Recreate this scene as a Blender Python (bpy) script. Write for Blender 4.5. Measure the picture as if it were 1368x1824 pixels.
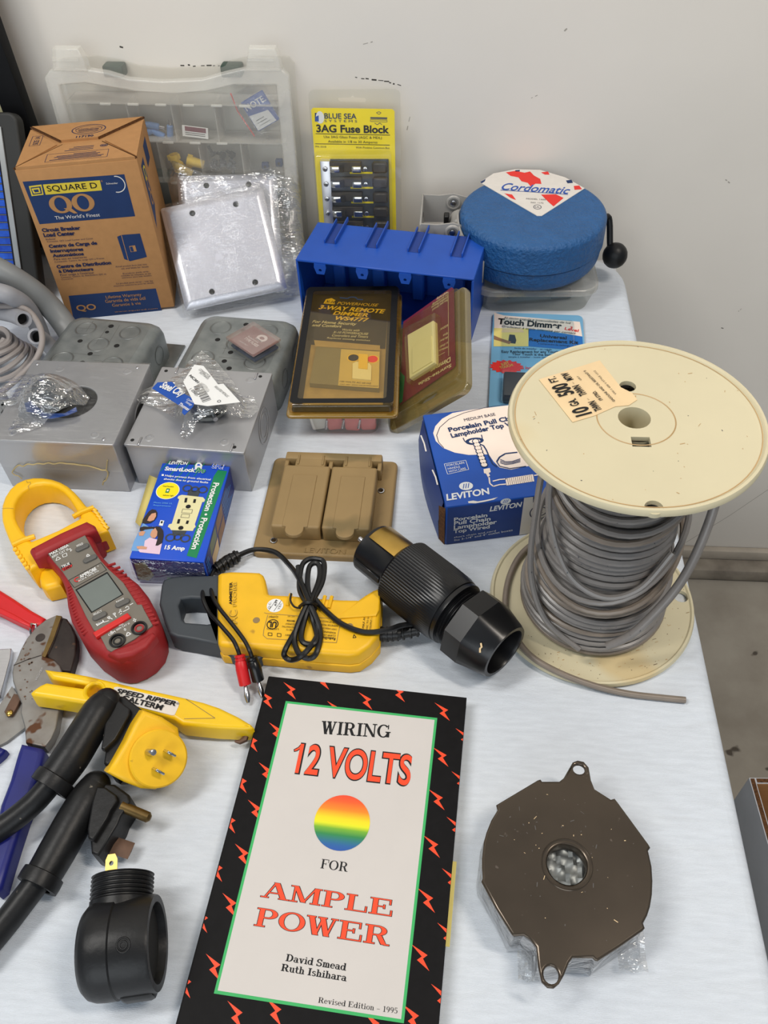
import bpy, bmesh, math, random
from math import sin, cos, pi, radians, sqrt, atan2
from mathutils import Vector, Matrix
from mathutils.geometry import tessellate_polygon

for o in list(bpy.data.objects):
    bpy.data.objects.remove(o)
scn = bpy.context.scene
COL = scn.collection
random.seed(7)

# ---------------------------------------------------------------- camera
FPX, PITCH, ROLL, CAMH, YAW = 1480.2, 0.8392, -0.0533, 0.5311, radians(6.5)
_F = Vector((0, cos(PITCH), -sin(PITCH)))
_R = Vector((1, 0, 0))
_U = _R.cross(_F)
_R2 = cos(ROLL) * _R + sin(ROLL) * _U
_U2 = -sin(ROLL) * _R + cos(ROLL) * _U
_Z = Matrix.Rotation(YAW, 3, 'Z')
CF, CR, CU = _Z @ _F, _Z @ _R2, _Z @ _U2
CPOS = Vector((0, 0, CAMH))
cam_d = bpy.data.cameras.new('camera')
cam = bpy.data.objects.new('camera', cam_d)
COL.objects.link(cam)
cam_d.sensor_fit = 'VERTICAL'
cam_d.sensor_height = 36.0
cam_d.lens = FPX / 1824.0 * 36.0
cam_d.clip_start = 0.02
cam_d.clip_end = 50
mw = Matrix((CR, CU, -CF)).transposed().to_4x4()
mw.translation = CPOS
cam.matrix_world = mw
scn.camera = cam

# ---------------------------------------------------------------- light
scn.view_settings.view_transform = 'Standard'
scn.view_settings.look = 'None'
scn.view_settings.exposure = 0.0
scn.view_settings.gamma = 1.0
world = bpy.data.worlds.new('garage_air')
scn.world = world
world.use_nodes = True
world.node_tree.nodes['Background'].inputs[0].default_value = (0.74, 0.86, 1.0, 1)
world.node_tree.nodes['Background'].inputs[1].default_value = 0.24


def area(name, loc, target, sx, sy, power, col):
    d = bpy.data.lights.new(name, 'AREA')
    d.shape = 'RECTANGLE'
    d.size, d.size_y, d.energy, d.color = sx, sy, power, col
    o = bpy.data.objects.new(name, d)
    COL.objects.link(o)
    o.location = loc
    o.rotation_euler = (Vector(target) - Vector(loc)).to_track_quat('-Z', 'Y').to_euler()
    return o


area('ceiling_tube_light', (0.70, 0.16, 1.50), (0.0, 0.45, 0), 0.12, 0.45, 10.5, (1.0, 0.91, 0.80))
area('ceiling_tube_light', (-0.85, 0.15, 1.65), (-.1, 0.65, 0), 0.22, 0.9, 15.5, (1.0, 0.97, 0.92))
area('front_fill_light', (-0.3, -2.6, 1.0), (0, 0.6, 0.1), 2.4, 1.8, 36, (0.90, 0.96, 1.0))  # unseen fill added behind the camera to lighten the wall

FLOOR_Z = -0.615
WALL_Y = 0.925


def ray(px, py):
    return CF + CR * ((px - 684) / FPX) - CU * ((py - 912) / FPX)


def P(px, py, z=0.0):
    d = ray(px, py)
    return CPOS + d * ((z - CAMH) / d.z)


def PY(px, py, y):
    d = ray(px, py)
    return CPOS + d * (y / d.y)


# ---------------------------------------------------------------- materials
def lin(c):
    c = c / 255.0
    return c / 12.92 if c <= 0.04045 else ((c + 0.055) / 1.055) ** 2.4


MATS = {}


def mat(name, rgb, rough=0.5, metal=0.0, var=0.08, scale=40.0, bump=0.0, bscale=None, spec=0.5,
        rgb2=None, spots=None, stretch=None, coat=0.0, trans=0.0, sss=0.0, bdist=0.002, folds=0.0):
    """principled material; colour varies with noise, optional second colour, specks and bump"""
    m = bpy.data.materials.new(name)
    m.use_nodes = True
    nt = m.node_tree
    b = nt.nodes['Principled BSDF']
    c = tuple(lin(v) for v in rgb)
    tc = nt.nodes.new('ShaderNodeTexCoord')
    mp = nt.nodes.new('ShaderNodeMapping')
    nt.links.new(tc.outputs['Object'], mp.inputs[0])
    if stretch:
        mp.inputs['Scale'].default_value = stretch
    n = nt.nodes.new('ShaderNodeTexNoise')
    n.inputs['Scale'].default_value = scale
    n.inputs['Detail'].default_value = 5
    nt.links.new(mp.outputs[0], n.inputs['Vector'])
    r = nt.nodes.new('ShaderNodeValToRGB')
    r.color_ramp.elements[0].position = 0.3
    r.color_ramp.elements[1].position = 0.7
    if rgb2:
        c2 = tuple(lin(v) for v in rgb2)
        r.color_ramp.elements[0].color = (*c2, 1)
        r.color_ramp.elements[1].color = (*c, 1)
    else:
        r.color_ramp.elements[0].color = (*[v * (1 - var) for v in c], 1)
        r.color_ramp.elements[1].color = (*[min(1, v * (1 + var)) for v in c], 1)
    nt.links.new(n.outputs[0], r.inputs[0])
    out = r.outputs[0]
    if spots:
        srgb, sscale, thr = spots
        v = nt.nodes.new('ShaderNodeTexNoise')
        v.inputs['Scale'].default_value = sscale
        v.inputs['Detail'].default_value = 2
        nt.links.new(mp.outputs[0], v.inputs['Vector'])
        rr = nt.nodes.new('ShaderNodeValToRGB')
        rr.color_ramp.elements[0].position = thr
        rr.color_ramp.elements[1].position = min(1, thr + 0.05)
        nt.links.new(v.outputs[0], rr.inputs[0])
        mx = nt.nodes.new('ShaderNodeMixRGB')
        nt.links.new(rr.outputs[0], mx.inputs[0])
        nt.links.new(out, mx.inputs[1])
        mx.inputs[2].default_value = (*[lin(q) for q in srgb], 1)
        out = mx.outputs[0]
    nt.links.new(out, b.inputs['Base Color'])
    b.inputs['Roughness'].default_value = rough
    b.inputs['Metallic'].default_value = metal
    b.inputs['Specular IOR Level'].default_value = spec
    b.inputs['Coat Weight'].default_value = coat
    if sss:
        b.inputs['Subsurface Weight'].default_value = sss
        b.inputs['Subsurface Radius'].default_value = (0.004, 0.003, 0.002)
    if bump:
        n2 = nt.nodes.new('ShaderNodeTexNoise')
        n2.inputs['Scale'].default_value = bscale or scale
        n2.inputs['Detail'].default_value = 4
        nt.links.new(mp.outputs[0], n2.inputs['Vector'])
        bp = nt.nodes.new('ShaderNodeBump')
        bp.inputs['Strength'].default_value = bump
        bp.inputs['Distance'].default_value = bdist
        nt.links.new(n2.outputs[0], bp.inputs['Height'])
        nt.links.new(bp.outputs[0], b.inputs['Normal'])
        if folds:
            n3 = nt.nodes.new('ShaderNodeTexNoise')
            n3.inputs['Scale'].default_value = 5.5
            n3.inputs['Detail'].default_value = 3
            n3.inputs['Distortion'].default_value = 1.2
            mp2 = nt.nodes.new('ShaderNodeMapping')
            mp2.inputs['Scale'].default_value = (.8, 2.2, 1)
            nt.links.new(tc.outputs['Object'], mp2.inputs[0])
            nt.links.new(mp2.outputs[0], n3.inputs['Vector'])
            bp2 = nt.nodes.new('ShaderNodeBump')
            bp2.inputs['Strength'].default_value = folds
            bp2.inputs['Distance'].default_value = .02
            nt.links.new(n3.outputs[0], bp2.inputs['Height'])
            nt.links.new(bp2.outputs[0], bp.inputs['Normal'])
    MATS[name] = m
    return m


def clear(name, tint=(255, 255, 255), haze=0.0, haze_rgb=(220, 220, 215), gloss=0.12, rough=0.08, bump=0.0, bscale=60, edge=0.5):
    """see-through plastic: tinted transparency, glossy sheen, optional milky part, crinkle bump"""
    m = bpy.data.materials.new(name)
    m.use_nodes = True
    nt = m.node_tree
    nt.nodes.remove(nt.nodes['Principled BSDF'])
    out = nt.nodes['Material Output']
    tr = nt.nodes.new('ShaderNodeBsdfTransparent')
    tr.inputs[0].default_value = (*[lin(v) for v in tint], 1)
    gl = nt.nodes.new('ShaderNodeBsdfGlossy')
    gl.inputs['Roughness'].default_value = rough
    df = nt.nodes.new('ShaderNodeBsdfDiffuse')
    df.inputs[0].default_value = (*[lin(v) for v in haze_rgb], 1)
    lw = nt.nodes.new('ShaderNodeLayerWeight')
    lw.inputs[0].default_value = edge
    mul = nt.nodes.new('ShaderNodeMath')
    mul.operation = 'MULTIPLY_ADD'
    nt.links.new(lw.outputs['Facing'], mul.inputs[0])
    mul.inputs[1].default_value = gloss * 1.5
    mul.inputs[2].default_value = gloss * 0.5
    tc = nt.nodes.new('ShaderNodeTexCoord')
    n = nt.nodes.new('ShaderNodeTexNoise')
    n.inputs['Scale'].default_value = bscale
    n.inputs['Detail'].default_value = 3
    mpg = nt.nodes.new('ShaderNodeMapping')
    mpg.inputs['Rotation'].default_value = (0, 0, .35)
    mpg.inputs['Scale'].default_value = (.45, 1.5, 1)
    nt.links.new(tc.outputs['Object'], mpg.inputs[0])
    nt.links.new(mpg.outputs[0], n.inputs['Vector'])
    if bump:
        bp = nt.nodes.new('ShaderNodeBump')
        bp.inputs['Strength'].default_value = bump
        bp.inputs['Distance'].default_value = 0.004
        nt.links.new(n.outputs[0], bp.inputs['Height'])
        nt.links.new(bp.outputs[0], gl.inputs['Normal'])
    m1 = nt.nodes.new('ShaderNodeMixShader')
    hz = nt.nodes.new('ShaderNodeMath')
    hz.operation = 'MULTIPLY'
    hz.inputs[0].default_value = haze
    rr = nt.nodes.new('ShaderNodeMapRange')
    rr.inputs['To Min'].default_value = 0.7
    rr.inputs['To Max'].default_value = 1.3
    nt.links.new(n.outputs[0], rr.inputs[0])
    nt.links.new(rr.outputs[0], hz.inputs[1])
    nt.links.new(hz.outputs[0], m1.inputs[0])
    nt.links.new(tr.outputs[0], m1.inputs[1])
    nt.links.new(df.outputs[0], m1.inputs[2])
    m2 = nt.nodes.new('ShaderNodeMixShader')
    nt.links.new(mul.outputs[0], m2.inputs[0])
    nt.links.new(m1.outputs[0], m2.inputs[1])
    nt.links.new(gl.outputs[0], m2.inputs[2])
    nt.links.new(m2.outputs[0], out.inputs[0])
    MATS[name] = m
    return m


# ---------------------------------------------------------------- mesh builder
class M:
    def __init__(s, material):
        s.v, s.f, s.k, s.names = [], [], [], []
        s.use(material)

    def use(s, name):
        if name not in s.names:
            s.names.append(name)
        s.cur = s.names.index(name)
        return s

    def add(s, verts, faces, T=None):
        b = len(s.v)
        if T is not None:
            verts = [T @ Vector(v) for v in verts]
        s.v += [tuple(v) for v in verts]
        for f in faces:
            s.f.append([b + i for i in f])
            s.k.append(s.cur)
        return s

    def box(s, a, b, T=None):
        (x0, y0, z0), (x1, y1, z1) = a, b
        vs = [(x0, y0, z0), (x1, y0, z0), (x1, y1, z0), (x0, y1, z0), (x0, y0, z1), (x1, y0, z1), (x1, y1, z1), (x0, y1, z1)]
        return s.add(vs, [(3, 2, 1, 0), (4, 5, 6, 7), (0, 1, 5, 4), (1, 2, 6, 5), (2, 3, 7, 6), (3, 0, 4, 7)], T)

    def rbox(s, a, b, r=0.001, seg=2, T=None):
        bm = bmesh.new()
        bmesh.ops.create_cube(bm, size=1)
        for v in bm.verts:
            for i in range(3):
                v.co[i] = a[i] if v.co[i] < 0 else b[i]
        bmesh.ops.bevel(bm, geom=bm.edges[:], offset=r, segments=seg, profile=0.5, affect='EDGES')
        return s.bm(bm, T)

    def bm(s, bm, T=None):
        bm.verts.index_update()
        s.add([v.co[:] for v in bm.verts], [[v.index for v in f.verts] for f in bm.faces], T)
        bm.free()
        return s

    def prism(s, poly, z0, z1, T=None, holes=(), bev=0.0, caps=(True, True)):
        """extrude a 2-D outline (counter-clockwise) with optional holes; bev rounds the top edge"""
        def area2(p):
            return sum(p[i][0] * p[(i + 1) % len(p)][1] - p[(i + 1) % len(p)][0] * p[i][1] for i in range(len(p)))
        poly = [tuple(p[:2]) for p in poly]
        if area2(poly) < 0:
            poly = poly[::-1]
        loops = [poly] + [([tuple(p[:2]) for p in h] if area2(h) < 0 else [tuple(p[:2]) for p in h][::-1]) for h in holes]
        top = [list(l) for l in loops]
        if bev > 0:
            top = [inset(l, bev) for l in loops]
        for l, t in zip(loops, top):
            n = len(l)
            rings = [[(x, y, z0) for x, y in l]]
            if bev > 0:
                for q in range(0, 4):
                    a = q / 3 * pi / 2
                    rings.append([(x + (tx - x) * (1 - cos(a)), y + (ty - y) * (1 - cos(a)), z1 - bev + bev * sin(a)) for (x, y), (tx, ty) in zip(l, t)])
            else:
                rings.append([(x, y, z1) for x, y in l])
            vs = [p for rg in rings for p in rg]
            fs = []
            for k in range(len(rings) - 1):
                for i in range(n):
                    j = (i + 1) % n
                    fs.append((k * n + i, k * n + j, (k + 1) * n + j, (k + 1) * n + i))
            s.add(vs, fs, T)
        for use, z, src in ((caps[0], z0, loops), (caps[1], z1, top)):
            if not use:
                continue
            tri = tessellate_polygon([[Vector((x, y, 0)) for x, y in l] for l in src])
            flat = [(x, y, z) for l in src for x, y in l]
            fs = []
            for t in tri:
                a, b, c = [Vector(flat[i]) for i in t]
                up = (b - a).cross(c - a).z > 0
                fs.append(tuple(t) if up == (z == z1) else tuple(reversed(t)))
            s.add(flat, fs, T)
        return s

    def lathe(s, prof, n=32, T=None, a0=0, a1=2 * pi, mod=None):
        full = abs(a1 - a0 - 2 * pi) < 1e-6
        m = n if full else n + 1
        vs = []
        for (r, z) in prof:
            for i in range(m):
                a = a0 + (a1 - a0) * i / n
                q = r * (mod(i, r, z) if mod else 1)
                vs.append((q * cos(a), q * sin(a), z))
        fs = []
        for k in range(len(prof) - 1):
            for i in range(n):
                j = (i + 1) % m
                fs.append((k * m + i, k * m + j, (k + 1) * m + j, (k + 1) * m + i))
        return s.add(vs, fs, T)

    def cyl(s, r, z0, z1, n=24, T=None, bev=0.0):
        if bev:
            return s.lathe([(0, z0), (r - bev, z0), (r, z0 + bev), (r, z1 - bev), (r - bev * .3, z1 - bev * .3), (r - bev, z1), (0, z1)], n, T)
        return s.lathe([(0, z0), (r, z0), (r, z1), (0, z1)], n, T)

    def tube(s, pts, r, n=10, closed=False, T=None, cap=True, flat=1.0, up=(0, 0, 1)):
        """sweep a round (or flattened) section along points; r may be a list"""
        pts = [Vector(p) for p in pts]
        N = len(pts)
        rs = r if isinstance(r, (list, tuple)) else [r] * N
        vs, fs = [], []
        prev = None
        for i, p in enumerate(pts):
            a = pts[(i - 1) % N] if (closed or i > 0) else p
            b = pts[(i + 1) % N] if (closed or i < N - 1) else p
            t = (b - a)
            t = t.normalized() if t.length > 1e-9 else Vector((1, 0, 0))
            if prev is None:
                u = Vector(up)
                if abs(u.dot(t)) > .95:
                    u = Vector((1, 0, 0))
            else:
                u = prev
            u = (u - t * u.dot(t)).normalized()
            prev = u
            w = t.cross(u)
            for k in range(n):
                g = 2 * pi * k / n
                vs.append(p + (w * cos(g) + u * sin(g) * flat) * rs[i])
        for i in range(N if closed else N - 1):
            for k in range(n):
                q = (k + 1) % n
                j = (i + 1) % N
                fs.append((i * n + k, i * n + q, j * n + q, j * n + k))
        if cap and not closed:
            fs.append(tuple(range(n - 1, -1, -1)))
            fs.append(tuple((N - 1) * n + k for k in range(n)))
        return s.add(vs, fs, T)

    def grid(s, nx, ny, fn, T=None, flip=False):
        vs = [fn(i / nx, j / ny) for j in range(ny + 1) for i in range(nx + 1)]
        fs = []
        for j in range(ny):
            for i in range(nx):
                a = j * (nx + 1) + i
                q = (a, a + 1, a + nx + 2, a + nx + 1)
                fs.append(q[::-1] if flip else q)
        return s.add(vs, fs, T)

    def sphere(s, r, n=16, T=None, sc=(1, 1, 1)):
        pr = [(r * sin(pi * k / (n // 2)), -r * cos(pi * k / (n // 2))) for k in range(n // 2 + 1)]
        T2 = (T or Matrix()) @ Matrix.Diagonal((*sc, 1))
        return s.lathe(pr, n, T2)

    def build(s, name, parent=None, angle=38, sub=0, solid=0.0):
        me = bpy.data.meshes.new(name)
        me.from_pydata([tuple(v) for v in s.v], [], s.f)
        me.polygons.foreach_set('material_index', s.k)
        for nme in s.names:
            me.materials.append(MATS[nme])
        me.polygons.foreach_set('use_smooth', [True] * len(me.polygons))
        if angle is not None:
            me.set_sharp_from_angle(angle=radians(angle))
        me.update()
        o = bpy.data.objects.new(name, me)
        COL.objects.link(o)
        if parent is not None:
            o.parent = parent
        if solid:
            md = o.modifiers.new('thickness', 'SOLIDIFY')
            md.thickness = solid
        if sub:
            md = o.modifiers.new('smooth', 'SUBSURF')
            md.levels = md.render_levels = sub
        return o


def inset(poly, d):
    n = len(poly)
    out = []
    for i in range(n):
        a, b, c = Vector(poly[i - 1]), Vector(poly[i]), Vector(poly[(i + 1) % n])
        e1 = (b - a)
        e2 = (c - b)
        e1 = e1.normalized() if e1.length > 1e-9 else e2.normalized()
        e2 = e2.normalized() if e2.length > 1e-9 else e1
        n1, n2 = Vector((-e1.y, e1.x)), Vector((-e2.y, e2.x))
        k = 1 + n1.dot(n2)
        w = (n1 + n2) / max(k, .35)
        out.append(tuple(b + w * d))
    return out


def rrect(x0, y0, x1, y1, r, n=5):
    pts = []
    for cx, cy, a in ((x1 - r, y0 + r, -pi / 2), (x1 - r, y1 - r, 0), (x0 + r, y1 - r, pi / 2), (x0 + r, y0 + r, pi)):
        for k in range(n + 1):
            g = a + pi / 2 * k / n
            pts.append((cx + r * cos(g), cy + r * sin(g)))
    return pts


def circ(cx, cy, r, n=24, ry=None, a0=0.0):
    ry = ry or r
    return [(cx + r * cos(a0 + 2 * pi * k / n), cy + ry * sin(a0 + 2 * pi * k / n)) for k in range(n)]


def spline(pts, n=8, closed=False):
    """Catmull-Rom through points"""
    pts = [Vector(p) for p in pts]
    N = len(pts)
    out = []
    for i in range(N if closed else N - 1):
        if closed:
            p0, p1, p2, p3 = pts[i - 1], pts[i], pts[(i + 1) % N], pts[(i + 2) % N]
        else:
            p0, p1, p2, p3 = pts[max(i - 1, 0)], pts[i], pts[i + 1], pts[min(i + 2, N - 1)]
        for k in range(n):
            t = k / n
            out.append(.5 * ((2 * p1) + (p2 - p0) * t + (2 * p0 - 5 * p1 + 4 * p2 - p3) * t * t + (3 * p1 - p0 - 3 * p2 + p3) * t ** 3))
    if not closed:
        out.append(pts[-1])
    return out


# ---------------------------------------------------------------- things
def thing(name, label, cat, loc=(0, 0, 0), yaw=0.0, group=None, mtx=None):
    o = bpy.data.objects.new(name, None)
    o.empty_display_size = 0.02
    COL.objects.link(o)
    if mtx is not None:
        o.matrix_world = mtx
    else:
        o.location = loc
        o.rotation_euler = (0, 0, yaw)
    o['label'] = label
    o['category'] = cat
    if group:
        o['group'] = group
    return o


def tag(o, label, cat, group=None, kind=None, loc=None, yaw=None):
    o['label'] = label
    o['category'] = cat
    if group:
        o['group'] = group
    if kind:
        o['kind'] = kind
    if loc is not None:
        o.location = loc
    if yaw is not None:
        o.rotation_euler = (0, 0, yaw)
    return o


def struct(o):
    o['kind'] = 'structure'
    return o


def xf(loc=(0, 0, 0), rx=0, ry=0, rz=0):
    return Matrix.Translation(loc) @ Matrix.Rotation(rz, 4, 'Z') @ Matrix.Rotation(ry, 4, 'Y') @ Matrix.Rotation(rx, 4, 'X')


def frame(o, ux, uy):
    """matrix with origin o, x along ux, y towards uy, z = normal"""
    x = Vector(ux).normalized()
    y = Vector(uy)
    y = (y - x * y.dot(x)).normalized()
    z = x.cross(y)
    m = Matrix((x, y, z)).transposed().to_4x4()
    m.translation = Vector(o)
    return m


# ---------------------------------------------------------------- lettering
_glyphs = {}
_fc = bpy.data.curves.new('lettering', 'FONT')
_fo = bpy.data.objects.new('lettering', _fc)
COL.objects.link(_fo)


def glyphs(txt, bold=0.0, res=2):
    key = (txt, bold, res)
    if key in _glyphs:
        return _glyphs[key]
    _fc.body = txt
    _fc.size = 1
    _fc.resolution_u = res
    _fc.offset = bold
    dg = bpy.context.evaluated_depsgraph_get()
    dg.update()
    e = _fo.evaluated_get(dg)
    me = e.to_mesh()
    vs = [(v.co.x, v.co.y) for v in me.vertices]
    fs = [tuple(p.vertices) for p in me.polygons]
    e.to_mesh_clear()
    _glyphs[key] = (vs, fs)
    return vs, fs


CAP = max(v[1] for v in glyphs('H')[0])


class Ink:
    """prints flat shapes and lettering into a mesh builder, on the plane of matrix T (x right, y up, z out)"""

    def __init__(s, m, T=None, z=0.00012, fn=None):
        s.m, s.T, s.z, s.fn = m, T or Matrix(), z, fn
        s.n = 0

    def put(s, pts, faces, col, lift=1):
        s.m.use(col)
        z = s.z * lift
        if s.fn:
            s.m.add([s.fn(x, y, z) for x, y in pts], faces)
        else:
            s.m.add([(x, y, z) for x, y in pts], faces, s.T)

    def poly(s, pts, col, lift=1):
        pts = [tuple(p[:2]) for p in pts]
        tri = tessellate_polygon([[Vector((x, y, 0)) for x, y in pts]])
        fs = []
        for t in tri:
            a, b, c = [Vector((*pts[i], 0)) for i in t]
            fs.append(tuple(t) if (b - a).cross(c - a).z > 0 else tuple(reversed(t)))
        s.put(pts, fs, col, lift)

    def rect(s, x0, y0, x1, y1, col, lift=1):
        s.put([(x0, y0), (x1, y0), (x1, y1), (x0, y1)], [(0, 1, 2, 3)], col, lift)

    def box(s, x0, y0, x1, y1, w, col, lift=1):
        s.rect(x0, y0, x1, y0 + w, col, lift)
        s.rect(x0, y1 - w, x1, y1, col, lift)
        s.rect(x0, y0 + w, x0 + w, y1 - w, col, lift)
        s.rect(x1 - w, y0 + w, x1, y1 - w, col, lift)

    def disc(s, cx, cy, r, col, lift=1, ry=None, n=28):
        s.poly(circ(cx, cy, r, n, ry), col, lift)

    def ring(s, cx, cy, r, w, col, lift=1, ry=None, n=32, a0=0, a1=2 * pi):
        ry = ry or r
        pts, fs = [], []
        for k in range(n + 1):
            a = a0 + (a1 - a0) * k / n
            pts += [(cx + r * cos(a), cy + ry * sin(a)), (cx + (r - w) * cos(a), cy + (ry - w) * sin(a))]
        for k in range(n):
            fs.append((2 * k + 1, 2 * k, 2 * k + 2, 2 * k + 3))
        s.put(pts, fs, col, lift)

    def line(s, pts, w, col, lift=1):
        for (x0, y0), (x1, y1) in zip(pts[:-1], pts[1:]):
            d = Vector((x1 - x0, y1 - y0))
            if d.length < 1e-9:
                continue
            nrm = Vector((-d.y, d.x)).normalized() * w / 2
            s.put([(x0 + nrm.x, y0 + nrm.y), (x0 - nrm.x, y0 - nrm.y), (x1 - nrm.x, y1 - nrm.y), (x1 + nrm.x, y1 + nrm.y)], [(0, 1, 2, 3)], col, lift)

    def text(s, txt, x, y, h, col, al='l', w=None, bold=0.0, shear=0.0, rot=0.0, lift=2, maxw=None, res=2):
        """h = capital height; w = fit width; rot in degrees"""
        vs, fs = glyphs(txt, bold, 8 if h > .006 else 4 if h > .003 else res)
        if not vs:
            return
        k = h / CAP
        x0, x1 = min(v[0] for v in vs), max(v[0] for v in vs)
        kx = w / (x1 - x0) if w else k
        if maxw and (x1 - x0) * kx > maxw:
            kx = maxw / (x1 - x0)
        W = (x1 - x0) * kx
        off = {'l': 0, 'c': -W / 2, 'r': -W}[al]
        c, sn = cos(radians(rot)), sin(radians(rot))
        out = []
        for (a, b) in vs:
            px, py = (a - x0) * kx + off + b * k * shear, b * k
            out.append((x + px * c - py * sn, y + px * sn + py * c))
        s.put(out, fs, col, lift)


MW = {}


def place(name, label, cat, mtx, group=None):
    o = thing(name, label, cat, group=group, mtx=mtx)
    MW[o.name] = mtx.copy()
    return o


def at(x, y, z=0.0, yaw=0.0):
    return Matrix.Translation((x, y, z)) @ Matrix.Rotation(radians(yaw), 4, 'Z')


def hit(W, px, py, z=0.0):
    """where the view ray of a photo pixel meets the local plane z of frame W -> local x, y"""
    inv = W.inverted()
    o = inv @ CPOS
    d = inv.to_3x3() @ ray(px, py)
    t = (z - o.z) / d.z
    return (o.x + d.x * t, o.y + d.y * t)


def trace(W, pts, z=0.0):
    return [hit(W, x, y, z) for x, y in pts]


def zp(ox, oy, k, pts):
    return [(ox + a * k, oy + b * k) for a, b in pts]


def TP(pts):
    return [P(*p) for p in pts]


def clip(poly, x0, y0, x1, y1):
    for ax, lim, sg in ((0, x0, 1), (0, x1, -1), (1, y0, 1), (1, y1, -1)):
        out = []
        for i in range(len(poly)):
            a, b = poly[i - 1], poly[i]
            ia, ib = sg * (a[ax] - lim) >= 0, sg * (b[ax] - lim) >= 0
            if ia != ib:
                t = (lim - a[ax]) / (b[ax] - a[ax])
                out.append((a[0] + (b[0] - a[0]) * t, a[1] + (b[1] - a[1]) * t))
            if ib:
                out.append(b)
        poly = out
        if not poly:
            return poly
    return poly


class PInk(Ink):
    """ink whose layout is read off the photo: baseline start, baseline end, top of the first letter"""

    def __init__(s, m, W, z0=0.0, T=None, step=0.00012):
        s.W = W @ (T or Matrix())
        s.z0 = z0
        super().__init__(m, (T or Matrix()) @ Matrix.Translation((0, 0, z0)), step)

    def h(s, p):
        return hit(s.W, p[0], p[1], s.z0)

    def tp(s, txt, a, b, top, col, bold=0.0, shear=0.0, lift=4, serif=False, outline=None, ow=.03):
        a, b, t = Vector(s.h(a)), Vector(s.h(b)), Vector(s.h(top))
        d = b - a
        rot = math.degrees(atan2(d.y, d.x))
        nrm = Vector((-d.y, d.x)).normalized()
        h = abs((t - a).dot(nrm))
        if serif:
            if outline:
                s.serif(txt, a, d.length, h, rot, outline, lift - 1, ow)
            s.serif(txt, a, d.length, h, rot, col, lift, 0)
        else:
            if outline:
                s.text(txt, a.x, a.y, h, outline, 'l', d.length, bold + ow, shear, rot, lift - 1)
            s.text(txt, a.x, a.y, h, col, 'l', d.length, bold, shear, rot, lift)

    def pp(s, pts, col, lift=1):
        s.poly([s.h(p) for p in pts], col, lift)

    def pl(s, pts, w, col, lift=1):
        s.line([s.h(p) for p in pts], w, col, lift)

    def serif(s, txt, a, width, h, rot, col, lift, e):
        x, items = 0.0, []
        for ch in txt:
            adv, prims = SERIF(ch, e)
            items.append((x, prims))
            x += adv
        kx, ky = width / x, h
        c, sn = cos(radians(rot)), sin(radians(rot))
        for x0, prims in items:
            for q, poly in enumerate(prims):
                pts = [(a.x + (x0 + u) * kx * c - v * ky * sn, a.y + (x0 + u) * kx * sn + v * ky * c) for u, v in poly]
                s.poly(pts, col, lift + 0.04 * q)


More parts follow.
